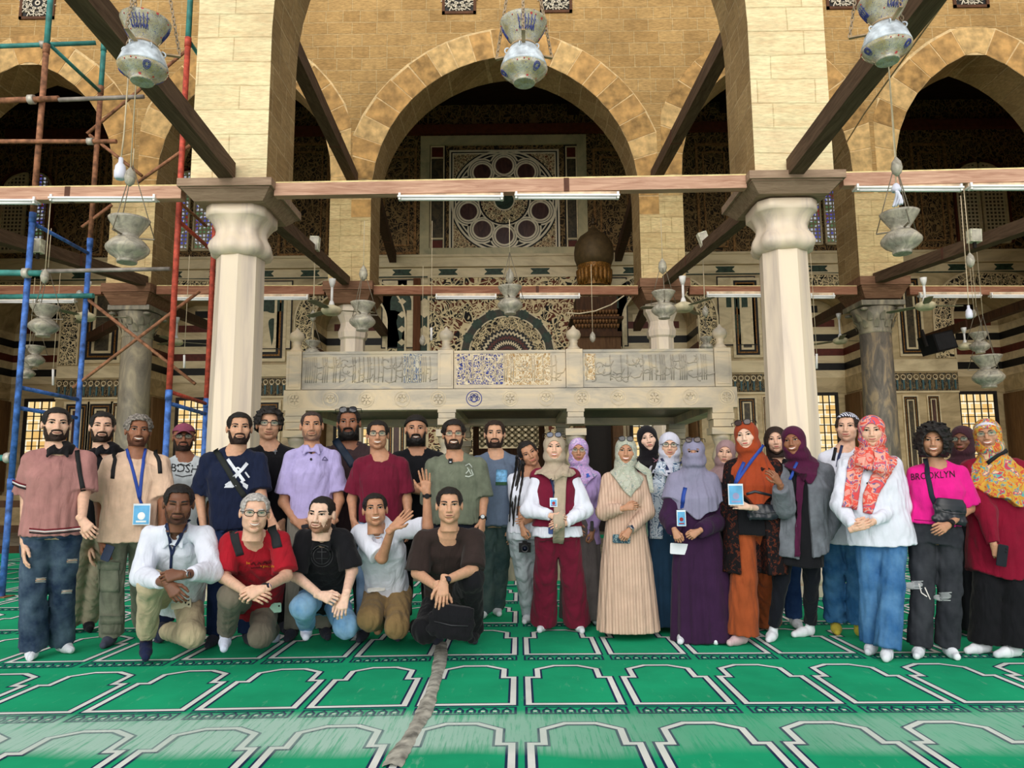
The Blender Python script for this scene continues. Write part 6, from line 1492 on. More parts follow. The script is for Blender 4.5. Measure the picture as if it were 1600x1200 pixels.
    PEOPLE[key] = dict(o=o, bvh=bvh, HM=HM, Sc=Sc, Pv=Pv, side=side, up=up_, fr=fr, hands=hands, arms=arms, s=s, Y=Y, legs=legs, tw=tw*s*wd)
    return o
CAMV = Vector((0, 0, CAMZ))
def hit(key, x, y_, eps=.004):
    pr = PEOPLE[key]; t = P(x, y_, 1.0); d = (t-CAMV).normalized(); r = pr['bvh'].ray_cast(CAMV, d)
    if r[0] is None: return None
    n = r[1]
    if n.dot(d) > 0: n = -n
    return r[0]+n*eps, n
def ribbon(key, pts, wpx, m, name, parent=None, eps=.005, th=.003, step=5, wave=0.0, **kw):
    """band lying on a person's clothes along a path seen in the photo"""
    d = []; ws = wpx if isinstance(wpx, (list, tuple)) else [wpx]*len(pts)
    for i in range(len(pts)-1):
        L = math.hypot(pts[i+1][0]-pts[i][0], pts[i+1][1]-pts[i][1]); n = max(1, int(L/step))
        for k in range(n): t = k/n; d.append((pts[i][0]*(1-t)+pts[i+1][0]*t, pts[i][1]*(1-t)+pts[i+1][1]*t, ws[i]*(1-t)+ws[i+1]*t))
    d.append((*pts[-1], ws[-1])); rows = []; nc = max(2, int(max(ws)/4)+1); ly = PEOPLE[key]['Y']-.13
    for i, (x, y_, w_) in enumerate(d):
        a = d[max(0, i-1)]; b_ = d[min(len(d)-1, i+1)]; tx, ty = b_[0]-a[0], b_[1]-a[1]; L = math.hypot(tx, ty) or 1; nx, ny = -ty/L, tx/L; row = []
        for j in range(nc+1):
            u = j/nc-.5; q_ = hit(key, x+nx*w_*u, y_+ny*w_*u, eps+wave*(.5+.5*math.sin(j*1.9+i*.25)))
            if q_ is None: row.append(None)
            else: row.append(q_[0])
        rows.append(row)
    ys = [p.y for r in rows for p in r if p is not None]; med = sorted(ys)[len(ys)//2] if ys else ly
    out = []
    for i, r in enumerate(rows):
        x, y_, w_ = d[i]; a = d[max(0, i-1)]; b_ = d[min(len(d)-1, i+1)]; tx, ty = b_[0]-a[0], b_[1]-a[1]; L = math.hypot(tx, ty) or 1; nx, ny = -ty/L, tx/L
        ok = [p.y for p in r if p is not None]; yy = min(ok) if ok else (out[-1][len(r)//2].y if out else med)
        out.append([p if p is not None else P(x+nx*w_*(j/nc-.5), y_+ny*w_*(j/nc-.5), yy) for j, p in enumerate(r)])
    # even out depth jumps along the band
    for _ in range(2):
        for j in range(nc+1):
            col = [out[i][j].y for i in range(len(out))]
            for i in range(1, len(out)-1): out[i][j].y = min(col[i], (col[i-1]+col[i]+col[i+1])/3)
    b = MB(); n = len(out); bk = Vector((0, th, 0)); vs = [p for r in out for p in r]+[p+bk for r in out for p in r]; m0 = n*(nc+1); fs = []
    for i in range(n-1):
        for j in range(nc):
            a = i*(nc+1)+j; c = a+nc+1; fs += [(a, a+1, c+1, c), (a+m0, c+m0, c+1+m0, a+1+m0)]
    for i in range(n-1):
        for j in (0, nc): a = i*(nc+1)+j; c = a+nc+1; fs.append((a, c, c+m0, a+m0) if j == 0 else (a, a+m0, c+m0, c))
    for i in (0, n-1):
        for j in range(nc): a = i*(nc+1)+j; fs.append((a, a+1, a+1+m0, a+m0))
    b.add(vs, fs, 0, True)
    return b.build(name, m, parent if parent is not None else None, **kw)
def decal(key, polys, m, name, parent=None, eps=.0035):
    """shapes printed on cloth: each polygon given where the photo shows it"""
    b = MB()
    for pl in polys:
        v = [hit(key, x, y_, eps) for x, y_ in pl]
        if any(q_ is None for q_ in v): continue
        b.poly([q_[0] for q_ in v])
    return b.build(name, m, parent or PEOPLE[key]['o']) if b.v else None
def strokes(key, lines, w_, m, name, parent=None, eps=.004):
    polys = []
    for ln in lines:
        for (x0, y0), (x1, y1) in zip(ln, ln[1:]):
            L = math.hypot(x1-x0, y1-y0); n = max(1, int(L/4)); nx, ny = -(y1-y0)/max(L, .01)*w_/2, (x1-x0)/max(L, .01)*w_/2
            for k in range(n):
                a, b_ = k/n-.02, (k+1)/n+.02; p = (x0+(x1-x0)*a, y0+(y1-y0)*a); q_ = (x0+(x1-x0)*b_, y0+(y1-y0)*b_)
                polys.append([(p[0]-nx, p[1]-ny), (q_[0]-nx, q_[1]-ny), (q_[0]+nx, q_[1]+ny), (p[0]+nx, p[1]+ny)])
    return decal(key, polys, m, name, parent, eps)
def text(key, s_, x, y_, hpx, m, name='printed_words', ang=0.0, sx=1.0, parent=None, eps=.004):
    cu = bpy.data.curves.new('t', 'FONT'); cu.body = s_; cu.size = 1; cu.align_x = 'CENTER'; cu.resolution_u = 2; ob = bpy.data.objects.new('t', cu); C.objects.link(ob)
    dg = bpy.context.evaluated_depsgraph_get(); dg.update(); me = ob.evaluated_get(dg).to_mesh(); b = MB(); vs = []; ca, sa = math.cos(R(ang)), math.sin(R(ang))
    for v in me.vertices:
        X, Z = v.co.x*hpx*1.35*sx, v.co.y*hpx*1.35; q_ = hit(key, x+X*ca+Z*sa, y_-Z*ca+X*sa, eps); vs.append(q_[0] if q_ else None)
    fs = [tuple(p.vertices) for p in me.polygons if all(vs[i] is not None for i in p.vertices)]; ob.evaluated_get(dg).to_mesh_clear(); bpy.data.objects.remove(ob); bpy.data.curves.remove(cu)
    vs = [v if v is not None else Vector((0, 0, 0)) for v in vs]
    used = sorted({i for f in fs for i in f}); mp = {u: k for k, u in enumerate(used)}
    if not used: return None
    b.add([vs[u] for u in used], [tuple(mp[i] for i in f) for f in fs]); return b.build(name, m, parent or PEOPLE[key]['o'])
# ================================================================ the group
W_ = cloth
pale = (224, 180, 154); pale2 = (228, 190, 168); med_ = (206, 158, 128); tan_ = (188, 138, 108); brown = (150, 100, 74); dkb = (116, 76, 56)
GM = plain('black_frame', (22, 20, 20), .35); GW = plain('thin_wine_frame', (110, 64, 54), .4, .3); GB = plain('bronze_wire', (120, 96, 70), .3, .6)
qg = N('clear_lens', .05, 0, .5); qg.b.inputs['Alpha'].default_value = .22; LN = qg.col((170, 200, 180)); qg = N('smoke_lens', .08, 0, .6); LSB = qg.col((70, 78, 104)); qg = N('brown_smoke_lens', .08, 0, .6); LBR = qg.col((52, 26, 22)); qg = N('black_smoke_lens', .08, 0, .6); LBK = qg.col((20, 24, 38))
M_bd = plain('dark_beard', (52, 38, 33), .8, var=.25, scale=90)
bkt = W_('black_cotton', (24, 24, 28)); nvt = W_('navy_cotton', (26, 34, 58)); wht = W_('white_cotton', (222, 226, 240), .03); SD = (44, 46, 58)
# ---- men standing
person('m1', 'man in a mauve polo with black collar and ripped jeans, leftmost of all', Y=5.32, head=(88, 664), hrot=(4, 0, 0), cx=86, px=78, feet=((48, 1030), (92, 1020), (0, .6)), wd=1.05, skin_c=pale,
       top=dict(m=W_('mauve_knit', (168, 120, 116)), hem=836, fit=1.9, sl=.95, neck=.07, collar=W_('black_rib', (28, 26, 28)), flare=.015),
       bottom=dict(m=denim('faded_blue_denim', (40, 54, 78), (96, 114, 132)), fit='baggy', name='jeans'), hd=('short', M_hb), beard=('beard', M_bd), smile=1,
       arm_a=dict(e=(42, 772, .02), w=(38, 848, -.06), back=(-.8, -.6, 0)), arm_b=dict(e=(131, 770, .05), w=(128, 812, -.10), pose='half', tip=(140, 828, -.12), back=(.3, -1, 0)))
person('m2', 'man in a black open-collar polo and beige trousers, behind the mauve polo', Y=6.0, head=(160, 668), cx=160, px=150, feet=((108, 988), (135, 985)), skin_c=pale, seed=1, squint=1, smile=0,
       top=dict(m=bkt, hem=835, fit=1.2, v=.10, collar=bkt), bottom=dict(m=W_('beige_chino', (176, 160, 140)), fit='regular'), hd=('short', M_hb), beard=('beard', M_bd), socks=(24, 24, 30), arm_a=dict(e=(140, 790, .12), w=(140, 850, .1)), arm_b=dict(e=(195, 790, .15), w=(192, 850, .1)))
person('m3', 'man in a beige loose T-shirt and olive cargo trousers with frosted curls', Y=5.75, head=(216, 674), hrot=(4, 0, 2), cx=208, px=198, feet=((172, 1008), (222, 985)), wd=1.08, skin_c=brown, seed=3,
       top=dict(m=W_('beige_cotton', (222, 190, 164)), hem=846, fit=2.2, sl=.95, flare=.025), bottom=dict(m=W_('olive_cargo', (128, 130, 114), .14), fit='baggy', name='cargo_trousers'), hd=('curlytop', M_hbl), beard=('stubble', plain('dark_stubble', (92, 58, 44), .8)), smile=2, lip=plain('dark_lips', (130, 74, 62), .5),
       socks=(70, 74, 92), arm_a=dict(e=(156, 782, .02), w=(158, 846, -.08), pose='half'), arm_b=dict(e=(256, 780, .05), w=(253, 840, .05)))
person('m4', 'bearded man in a plum cap, glasses and white printed T-shirt', socks=(52, 54, 66), Y=6.5, head=(287, 684), cx=286, skin_c=brown, seed=4, smile=1, glasses=(GM, LN, .0022, False), wd=1.0,
       top=dict(m=W_('white_pale_cotton', (206, 214, 218), .04), hem=870, fit=1.6), bottom=dict(m=nvt, fit='regular'), hd=('cap', plain('plum_cap_cloth', (126, 62, 84), .8)), beard=('beard', M_bd), arm_a=dict(e=(262, 790, .1), w=(260, 850, .1)), arm_b=dict(e=(325, 790, .2), w=(325, 850, .1)))
person('m5', 'man in a navy T-shirt with crossed white figures, before the left column', socks=(52, 54, 66), Y=5.95, head=(374, 670), hrot=(3, 0, 0), cx=362, px=366, wd=1.16, skin_c=med_, seed=5, smile=0, hs=1.05,
       top=dict(m=nvt, hem=826, fit=1.7, sl=.85, flare=.01), bottom=dict(m=denim('dark_denim', (28, 40, 72), (44, 60, 96)), fit='regular', name='jeans'), hd=('short', M_hb), beard=('beard', M_bd),
       arm_a=dict(e=(312, 776, .05), w=(318, 822, -.02)), arm_b=dict(e=(408, 775, -.02), w=(424, 812, -.12), tip=(432, 835, -.15), back=(0, -1, 0)))
person('m6', 'man with curly black hair, glasses and black T-shirt, right of the navy T-shirt', socks=(52, 54, 66), Y=6.4, head=(420, 664), hrot=(2, 0, 1), cx=421, skin_c=med_, seed=6, smile=1, hs=1.08, glasses=(GM, LN, .0018, False),
       top=dict(m=bkt, hem=840, fit=1.4), bottom=dict(m=bkt, fit='regular'), hd=('curly', M_hb), arm_a=dict(e=(395, 785, .15), w=(398, 840, .1)), arm_b=dict(e=(443, 785, .1), w=(441, 815, -.05)))
person('m7', 'man in a lavender polo with close-cropped hair, holding a phone at his waist', socks=(52, 54, 66), Y=6.15, head=(487, 666), hrot=(0, 0, -2), cx=485, px=485, skin_c=tan_, seed=7, smile=1,
       top=dict(m=W_('lavender_jersey', (176, 166, 214)), hem=818, fit=1.5, sl=.80, v=.045, collar=W_('lavender_jersey', (176, 166, 214)), neck=.068), bottom=dict(m=W_('stone_grey_chino', (142, 138, 128)), fit='regular'), hd=('buzz', plain('cropped_dark_hair', (58, 46, 42), .8, var=.3, scale=80)), beard=('stubble', plain('grey_stubble', (150, 116, 96), .8)),
       arm_a=dict(e=(443, 785, .0), w=(462, 815, -.12), tip=(480, 824, -.18), pose='half', back=(0, -1, .3)), arm_b=dict(e=(530, 782, .05), w=(520, 815, -.08), tip=(505, 824, -.15), back=(0, -1, .3)))
person('m8', 'man with full black beard, dark brown T-shirt and sunglasses on his head', socks=(52, 54, 66), Y=6.6, head=(545, 662), hrot=(-4, 0, -2), cx=545, skin_c=brown, seed=8, wd=1.1, smile=1, hs=1.1, glasses=(GM, LBK, .003, True),
       top=dict(m=W_('dark_brown_cotton', (60, 46, 48)), hem=850, fit=1.5), bottom=dict(m=bkt, fit='regular'), hd=('short', M_hb), beard=('fullbeard', M_hb), arm_a=dict(e=(516, 790, .15), w=(520, 840, .1)), arm_b=dict(e=(578, 790, .2), w=(575, 840, .1)))
person('m9', 'man in a maroon T-shirt and glasses behind the man raising his hand', socks=(52, 54, 66), Y=6.1, head=(590, 680), cx=594, skin_c=tan_, seed=9, smile=2, wd=1.04, glasses=(GM, LN, .0019, False),
       top=dict(m=W_('maroon_cotton', (106, 26, 48)), hem=815, fit=1.5, sl=.8), bottom=dict(m=denim('sky_denim', (110, 140, 176), (150, 176, 204)), fit='regular', name='jeans'), hd=('short', M_hb), arm_a=dict(e=(550, 780, .05), w=(552, 812, -.05), tip=(554, 832, -.08)), arm_b=dict(e=(636, 782, .05), w=(638, 812, -.02)))
person('m10', 'bearded man in a black round-neck top with arms folded, dark headband', socks=(52, 54, 66), Y=6.7, head=(650, 672), cx=652, skin_c=tan_, seed=10, smile=2, hs=1.06, wd=1.1,
       top=dict(m=bkt, hem=850, fit=1.3, sleeve='short', v=.03), bottom=dict(m=bkt, fit='regular'), hd=('beanie', M_hb), beard=('fullbeard', M_hb), arm_a=dict(e=(612, 775, -.02), w=(662, 757, -.20), pose='half', back=(0, -1, .4)), arm_b=dict(e=(694, 775, -.02), w=(640, 765, -.24), pose='half', back=(0, -1, .4)))
person('m11', 'man in a faded olive T-shirt and thin glasses with a wristwatch', socks=(52, 54, 66), Y=6.0, head=(709, 680), cx=712, skin_c=tan_, seed=11, smile=2, wd=1.16, glasses=(GW, LN, .0018, False),
       top=dict(m=W_('olive_washed_cotton', (106, 112, 96), .14), hem=818, fit=1.9, sl=.9, flare=.015), bottom=dict(m=W_('ink_trousers', (28, 32, 44)), fit='regular'), hd=('swept', M_hb), beard=('beard', M_bd), arm_a=dict(e=(672, 790, .2), w=(672, 840, .2)), arm_b=dict(e=(755, 782, .02), w=(754, 812, -.04), tip=(752, 838, -.06)))
person('m12', 'man in a grey-blue T-shirt with a picture pocket and grey-green jeans', Y=6.5, head=(773, 679), cx=776, px=774, feet=((757, 965), (774, 960)), skin_c=med_, seed=12, smile=1, wd=1.05,
       top=dict(m=W_('grey_blue_cotton', (98, 112, 134)), hem=820, fit=1.8, sl=.85), bottom=dict(m=denim('green_grey_denim', (64, 82, 86), (100, 114, 112)), fit='baggy', name='jeans'), hd=('fade', M_hbr), beard=('beard', M_bd), arm_a=dict(e=(745, 785, .25), w=(748, 840, .2)), arm_b=dict(e=(806, 775, .1), w=(803, 818, .05)))
# ---- men kneeling
person('k1', 'kneeling man in a white shirt and beige trousers with closed eyes', Y=5.15, Yh=5.05, hz=1.66, head=(279, 788), hrot=(0, 6, 2), skin_c=dkb, seed=21, squint=2, smile=0, wd=1.2, belly=.03, hs=1.06, lip=plain('brown_lips2', (122, 72, 60), .5),
       sh=((236, 837, 5.22), (320, 837, 5.22)), kneel=dict(pelvis=(276, 935, 5.75), a=((236, 912, 5.08), (228, 1005, 5.40), (228, 1026, 5.28)), b=((300, 992, 5.42), (256, 985, 5.95), (246, 1000, 6.05))),
       top=dict(m=wht, sleeve='long', t0=-.02, fit=1.9, sr=.016, sl=.72, v=.10, neck=.07, collar=wht), bottom=dict(m=W_('khaki_beige', (188, 172, 142)), fit='kneel', crop=.16), hd=('short', M_hb), beard=('stubble', plain('dark_stubble2', (72, 46, 36), .8)), socks=(30, 36, 66),
       arm_a=dict(e=(222, 900, -.02), w=(262, 912, -.36), tip=(290, 948, -.40), pose='half', back=(0, -1, .3)), arm_b=dict(e=(330, 893, -.05), w=(285, 898, -.34), tip=(245, 902, -.40), pose='grip', back=(0, -1, .5)))
person('k2', 'kneeling grey-haired man in a red T-shirt and glasses', Y=5.2, Yh=5.08, hz=1.66, head=(398, 802), hrot=(3, 2, 3), skin_c=pale, seed=22, smile=2, wd=1.16, belly=.04, hs=1.06, glasses=(GM, LN, .0022, False), browm=M_hg,
       sh=((360, 847, 5.25), (438, 845, 5.25)), kneel=dict(pelvis=(398, 940, 5.75), a=((362, 932, 5.12), (353, 990, 5.50), (350, 1012, 5.36)), b=((408, 992, 5.46), (425, 985, 5.95), (432, 1000, 6.05))),
       top=dict(m=W_('red_cotton', (158, 26, 40)), t0=-.02, fit=1.7, sl=.86, neck=.084), bottom=dict(m=W_('taupe_trousers', (112, 104, 92)), fit='kneel', crop=.12), hd=('grey', M_hg), socks=(206, 214, 236),
       arm_a=dict(e=(350, 902, -.04), w=(386, 926, -.34), tip=(404, 930, -.38), pose='half', back=(0, -1, .5)), arm_b=dict(e=(447, 900, -.04), w=(412, 920, -.36), tip=(384, 930, -.40), pose='half', back=(0, -1, .5)))
person('k3', 'kneeling man in a black polo and light blue jeans, head turned', Y=5.4, Yh=5.3, hz=1.66, head=(502, 804), hrot=(-20, 2, 3), skin_c=pale2, seed=23, smile=1, wd=1.02, hs=1.04,
       sh=((475, 841, 5.42), (537, 841, 5.42)), kneel=dict(pelvis=(505, 935, 5.95), a=((474, 948, 5.28), (479, 978, 5.72), (478, 994, 5.58)), b=((540, 978, 5.55), (552, 975, 6.1), (556, 990, 6.2))),
       top=dict(m=bkt, t0=-.02, fit=1.5, sl=.9, v=.05, collar=bkt), bottom=dict(m=denim('light_blue_denim', (104, 146, 186), (160, 194, 220)), fit='kneel', name='jeans', crop=.1), hd=('buzz', M_hb), beard=('stubble', plain('brown_stubble', (150, 110, 88), .8)), socks=(214, 218, 236),
       arm_a=dict(e=(462, 900, -.04), w=(500, 930, -.28), tip=(522, 936, -.34), pose='grip', back=(0, -1, .4)), arm_b=dict(e=(550, 892, .0), w=(540, 930, -.26), tip=(530, 960, -.32), pose='half', back=(0, -1, .1)))
person('k4', 'kneeling barefoot man in a white polo and khaki trousers showing both palms', Y=5.6, Yh=5.5, hz=1.66, head=(586, 797), hrot=(2, -6, -3), skin_c=tan_, seed=24, smile=2, wd=1.0, hs=.98, bare=True,
       sh=((562, 833, 5.62), (624, 829, 5.62)), kneel=dict(pelvis=(606, 930, 5.95), a=((578, 966, 5.55), (592, 975, 5.95), (590, 986, 5.84)), b=((620, 978, 5.58), (628, 975, 6.1), (630, 985, 6.2))),
       top=dict(m=wht, t0=.0, fit=1.4, sl=.86, v=.06, neck=.07, collar=wht), bottom=dict(m=W_('khaki_chino', (134, 110, 74)), fit='kneel', crop=.1), hd=('short', M_hb),
       arm_a=dict(e=(597, 872, -.10), w=(612, 826, -.26), tip=(634, 806, -.26), pose='open', back=(-.3, .6, -.8)), arm_b=dict(e=(668, 824, -.02), w=(667, 772, -.04), tip=(664, 744, -.06), pose='open', back=(.1, 1, 0)))
person('k5', 'kneeling man in a dark brown T-shirt with hands over a black bag', Y=5.35, Yh=5.25, hz=1.68, head=(702, 790), hrot=(0, 0, 0), skin_c=med_, seed=25, smile=0, wd=1.12, hs=1.0,
       sh=((662, 843, 5.38), (742, 841, 5.38)), kneel=dict(pelvis=(702, 935, 5.85), a=((664, 985, 5.45), (652, 980, 6.0), (650, 992, 6.1)), b=((736, 905, 5.28), (742, 985, 5.60), (736, 998, 5.46))),
       top=dict(m=W_('umber_cotton', (50, 40, 38)), t0=-.02, fit=1.9, sl=.95), bottom=dict(m=bkt, fit='kneel', crop=.02), hd=('short', M_hb), socks=(26, 26, 30),
       arm_a=dict(e=(652, 895, -.02), w=(684, 918, -.30), tip=(692, 950, -.34), pose='half', back=(-.2, -1, .1)), arm_b=dict(e=(738, 890, -.10), w=(694, 908, -.32), tip=(690, 942, -.38), pose='relax', back=(.1, -1, .1)))
# ---- women
person('w1', 'woman with long black braids in a white T-shirt holding a camera', 'f', Y=6.35, head=(826, 709), hrot=(6, 4, -26), cx=822, px=823, feet=((826, 972), (836, 968)), skin_c=tan_, seed=31, smile=1, wd=.95,
       top=dict(m=wht, hem=832, fit=1.3, sl=.7), bottom=dict(m=W_('ice_white_denim', (196, 204, 214)), fit='regular', name='jeans'), hd=('pulled', M_hb), arm_a=dict(e=(812, 790, -.05), w=(816, 824, -.16), tip=(822, 850, -.2), pose='grip', back=(-.6, -.8, 0)), arm_b=dict(e=(850, 785, .1), w=(830, 812, -.1), tip=(815, 815, -.15)))
person('w2', 'woman in a maroon vest and trousers with white sleeves and taupe headscarf', 'f', Y=6.05, head=(866, 700), hrot=(0, 0, 0), cx=868, px=871, feet=((850, 985), (902, 986)), skin_c=pale, seed=32, smile=2, lip=M_lipr, wd=1.1,
       top=dict(m=wht, sleeve='long', hem=838, fit=1.4, sr=.022, cuff=.03, flare=.03, name='blouse'), over=dict(m=W_('maroon_crepe', (112, 26, 50)), sleeve='vest', hem=822, fit=1.6, name='vest', v=.16, vw=.8, flare=.02), bottom=dict(m=W_('maroon_crepe', (112, 26, 50)), fit='wide', name='wide_trousers'), glasses=(GM, LSB, .0026, True),
       hijab=dict(m=W_('taupe_scarf', (176, 160, 140)), drape=.05, w=.95, cut=.3), arm_a=dict(e=(826, 796, -.04), w=(862, 806, -.20), tip=(886, 812, -.24), pose='half', back=(0, -1, .3)), arm_b=dict(e=(914, 796, -.04), w=(882, 818, -.20), tip=(862, 822, -.26), pose='half', back=(0, -1, .3)))
person('w3', 'woman in lilac with a lilac floral headscarf and glasses, behind the maroon vest', 'f', Y=6.7, head=(904, 705), cx=908, skin_c=tan_, seed=33, smile=0, glasses=(GB, LN, .0014, False),
       top=dict(m=W_('lilac_jersey', (186, 160, 216)), sleeve='long', hem=850, fit=1.6, name='sweatshirt'), bottom=dict(kind='skirt', m=W_('grey_skirt', (110, 104, 104)), w=.2, d=.17, bot=.05), hijab=dict(m=pattern('lilac_floral', (206, 176, 216), [(.42, (190, 156, 210)), (.55, (120, 140, 180)), (.59, (214, 190, 224))], 24), drape=.14),
       arm_a=dict(e=(885, 790, .1), w=(900, 820, -.1)), arm_b=dict(e=(936, 790, .05), w=(926, 830, -.1), pose='grip', tip=(924, 850, -.12)))
person('w4', 'woman in a beige pleated dress with pale green headscarf, one arm folded across', 'f', Y=6.1, head=(978, 706), hrot=(0, 0, 2), cx=976, px=978, feet=((966, 984), (972, 984)), skin_c=tan_, seed=34, smile=2, wd=1.08, glasses=(GM, LBK, .0024, True),
       top=dict(m=W_('beige_pleated_cloth', (206, 176, 156), .05, stripes=(0, 42, .72, (178, 148, 130))), sleeve='long', hem=790, fit=1.6, sr=.02, cuff=.03, name='dress_top'),
       bottom=dict(kind='skirt', name='dress', m=W_('beige_pleated_cloth', (206, 176, 156)), w=.25, d=.2, bot=.06, top=1.12, wt=.15, pleats=22, amp=.03), hijab=dict(m=pattern('sage_print', (182, 186, 172), [(.44, (168, 172, 156)), (.54, (196, 190, 176)), (.6, (150, 160, 152))], 20), drape=.17, cut=1.3, cxs=.03),
       arm_a=dict(e=(944, 800, -.02), w=(975, 794, -.2), tip=(1002, 788, -.22), pose='half', back=(0, -1, .3)), arm_b=dict(e=(1010, 800, -.02), w=(984, 828, -.18), tip=(972, 846, -.22), pose='grip', back=(0, -1, .2)))
person('w5', 'woman in a black headscarf and plum top, behind the beige dress', 'f', Y=7.0, head=(1012, 686), hrot=(4, 0, -10), cx=1016, skin_c=pale2, seed=35, smile=0, top=dict(m=W_('plum_top', (92, 36, 56)), sleeve='long', hem=850, fit=1.4), bottom=dict(m=bkt, fit='regular'), hijab=dict(m=W_('black_scarf', (26, 24, 28)), drape=.08, cut=.2), arm_a=dict(e=(995, 790, .1), w=(998, 840, .1)), arm_b=dict(e=(1045, 790, .1), w=(1042, 840, .1)))
person('w6', 'woman in a white headscarf and black glasses with a green shirt', 'f', Y=6.4, head=(1046, 697), hrot=(2, 0, 2), cx=1046, px=1040, skin_c=pale, seed=36, smile=1, glasses=(GM, LN, .0024, False), socks=SD,
       top=dict(m=W_('mint_cotton', (142, 182, 156)), sleeve='long', hem=842, fit=1.3), bottom=dict(kind='skirt', m=W_('deep_blue_skirt', (34, 60, 84)), w=.24, d=.18, bot=.05, top=1.05), hijab=dict(m=W_('white_scarf', (204, 206, 222), .04), drape=.05, cut=.2, face=(.052, .052, -.098)), arm_a=dict(e=(1022, 790, .05), w=(1026, 840, .05)), arm_b=dict(e=(1075, 790, .12), w=(1072, 840, .1)))
person('w7', 'woman in a grey face veil and long purple dress, holding a white leaflet', 'f', Y=6.0, head=(1084, 708), hrot=(-2, 0, 0), cx=1084, px=1092, feet=((1070, 1003), (1110, 1003)), skin_c=tan_, seed=37, wd=1.12, glasses=(GM, LBR, .003, True),
       top=dict(m=W_('purple_crepe', (54, 30, 60)), sleeve='long', hem=800, fit=1.5, sr=.03, cuff=.05, name='dress_top'), bottom=dict(kind='skirt', name='dress', m=W_('purple_crepe', (54, 30, 60)), w=.265, d=.22, bot=.012, top=1.12, wt=.16, pleats=13, amp=.05, shift=.02),
       hijab=dict(m=W_('grey_lavender_veil', (138, 136, 162), .05), niqab=True, drape=.32, arms=.55, ex=.035, w=1.1, cut=.55, cxs=.0, wb=.20), arm_a=dict(e=(1046, 808, -.02), w=(1054, 828, -.16), tip=(1062, 848, -.2), pose='grip', back=(-.3, -1, .1)), arm_b=dict(e=(1128, 812, .0), w=(1092, 830, -.2), tip=(1072, 842, -.22), pose='grip', back=(0, -1, .2)))
person('w8', 'woman in a dusty mauve headscarf peering between the veil and the rust headscarf', 'f', Y=6.7, head=(1134, 708), hrot=(-6, 0, 6), cx=1132, skin_c=pale, seed=38, smile=0, top=dict(m=bkt, sleeve='long', hem=850, fit=1.4), bottom=dict(m=bkt, fit='regular'), hijab=dict(m=W_('dusty_mauve_scarf', (158, 130, 132)), drape=.08, cut=.3), arm_a=dict(e=(1115, 800, .1), w=(1118, 850, .1)), arm_b=dict(e=(1160, 800, .1), w=(1158, 850, .1)))
person('w9', 'woman in a rust headscarf and trousers with black floral cardigan', 'f', Y=5.85, head=(1166, 682), hrot=(-10, 0, -6), cx=1180, px=1180, feet=((1163, 1008), (1200, 985), (-.8, .2)), skin_c=pale2, seed=39, smile=0, wd=1.2, belly=.02, glasses=(GM, LBR, .003, True), lip=plain('pink_lips', (196, 92, 88), .45), socks=(206, 178, 182),
       top=dict(m=bkt, sleeve='vest', hem=835, fit=1.5, flare=.02), over=dict(open=.095, ox=-.075, ow=.0, m=pattern('black_rust_floral', (26, 22, 24), [(.56, (98, 46, 30)), (.60, (60, 30, 26)), (.66, (26, 22, 24))], 26), sleeve='long', hem=895, fit=1.7, sr=.02, cuff=.04, flare=.04, name='cardigan'), bottom=dict(m=W_('rust_crepe', (152, 74, 40)), fit='wide', name='wide_trousers'),
       hijab=dict(m=W_('rust_scarf', (156, 66, 36), .06), drape=.34, cut=.9, w=1.1, cxs=-.03, ex=.0, de=.115), arm_a=dict(e=(1140, 800, .1), w=(1143, 850, .1), pose='none'), arm_b=dict(e=(1218, 800, -.02), w=(1168, 792, -.24), tip=(1142, 786, -.28), pose='half', back=(0, -1, .2)))
person('w10', 'woman with dark loose hair peering between the rust and plum headscarves', 'f', Y=6.5, head=(1212, 688), hrot=(0, 0, -4), cx=1214, skin_c=pale, seed=40, smile=0, top=dict(m=bkt, sleeve='long', hem=850, fit=1.3), bottom=dict(m=denim('navy_denim', (30, 52, 92), (50, 76, 120)), fit='regular', name='jeans'), hd=('straight', M_hbr), arm_a=dict(e=(1195, 800, .1), w=(1198, 850, .1)), arm_b=dict(e=(1240, 800, .15), w=(1238, 850, .1)))
person('w11', 'smiling woman in a plum headscarf and grey wool jacket', 'f', Y=5.8, head=(1240, 690), hrot=(-12, 0, -6), cx=1262, px=1250, feet=((1210, 1002), (1268, 995), (-.3, -1)), skin_c=brown, seed=41, smile=2, wd=1.12,
       top=dict(m=bkt, sleeve='vest', hem=885, fit=1.5, flare=.03), over=dict(open=.05, ox=-.095, hs=.35, m=W_('grey_wool', (104, 108, 116), .18), sleeve='long', hem=872, fit=2.2, sr=.03, cuff=.045, flare=.05, sl=.8, name='jacket'), bottom=dict(m=W_('black_slim_denim', (24, 26, 34)), fit='slim', name='jeans', crop=.1), hijab=dict(m=W_('plum_scarf', (76, 26, 56), .12), drape=.12, cut=1.2, cxs=-.04),
       arm_a=dict(e=(1224, 792, -.12), w=(1218, 755, -.30), tip=(1203, 732, -.34), pose='half', back=(.2, -1, .2)), arm_b=dict(e=(1302, 800, .05), w=(1285, 850, .0), pose='relax'))
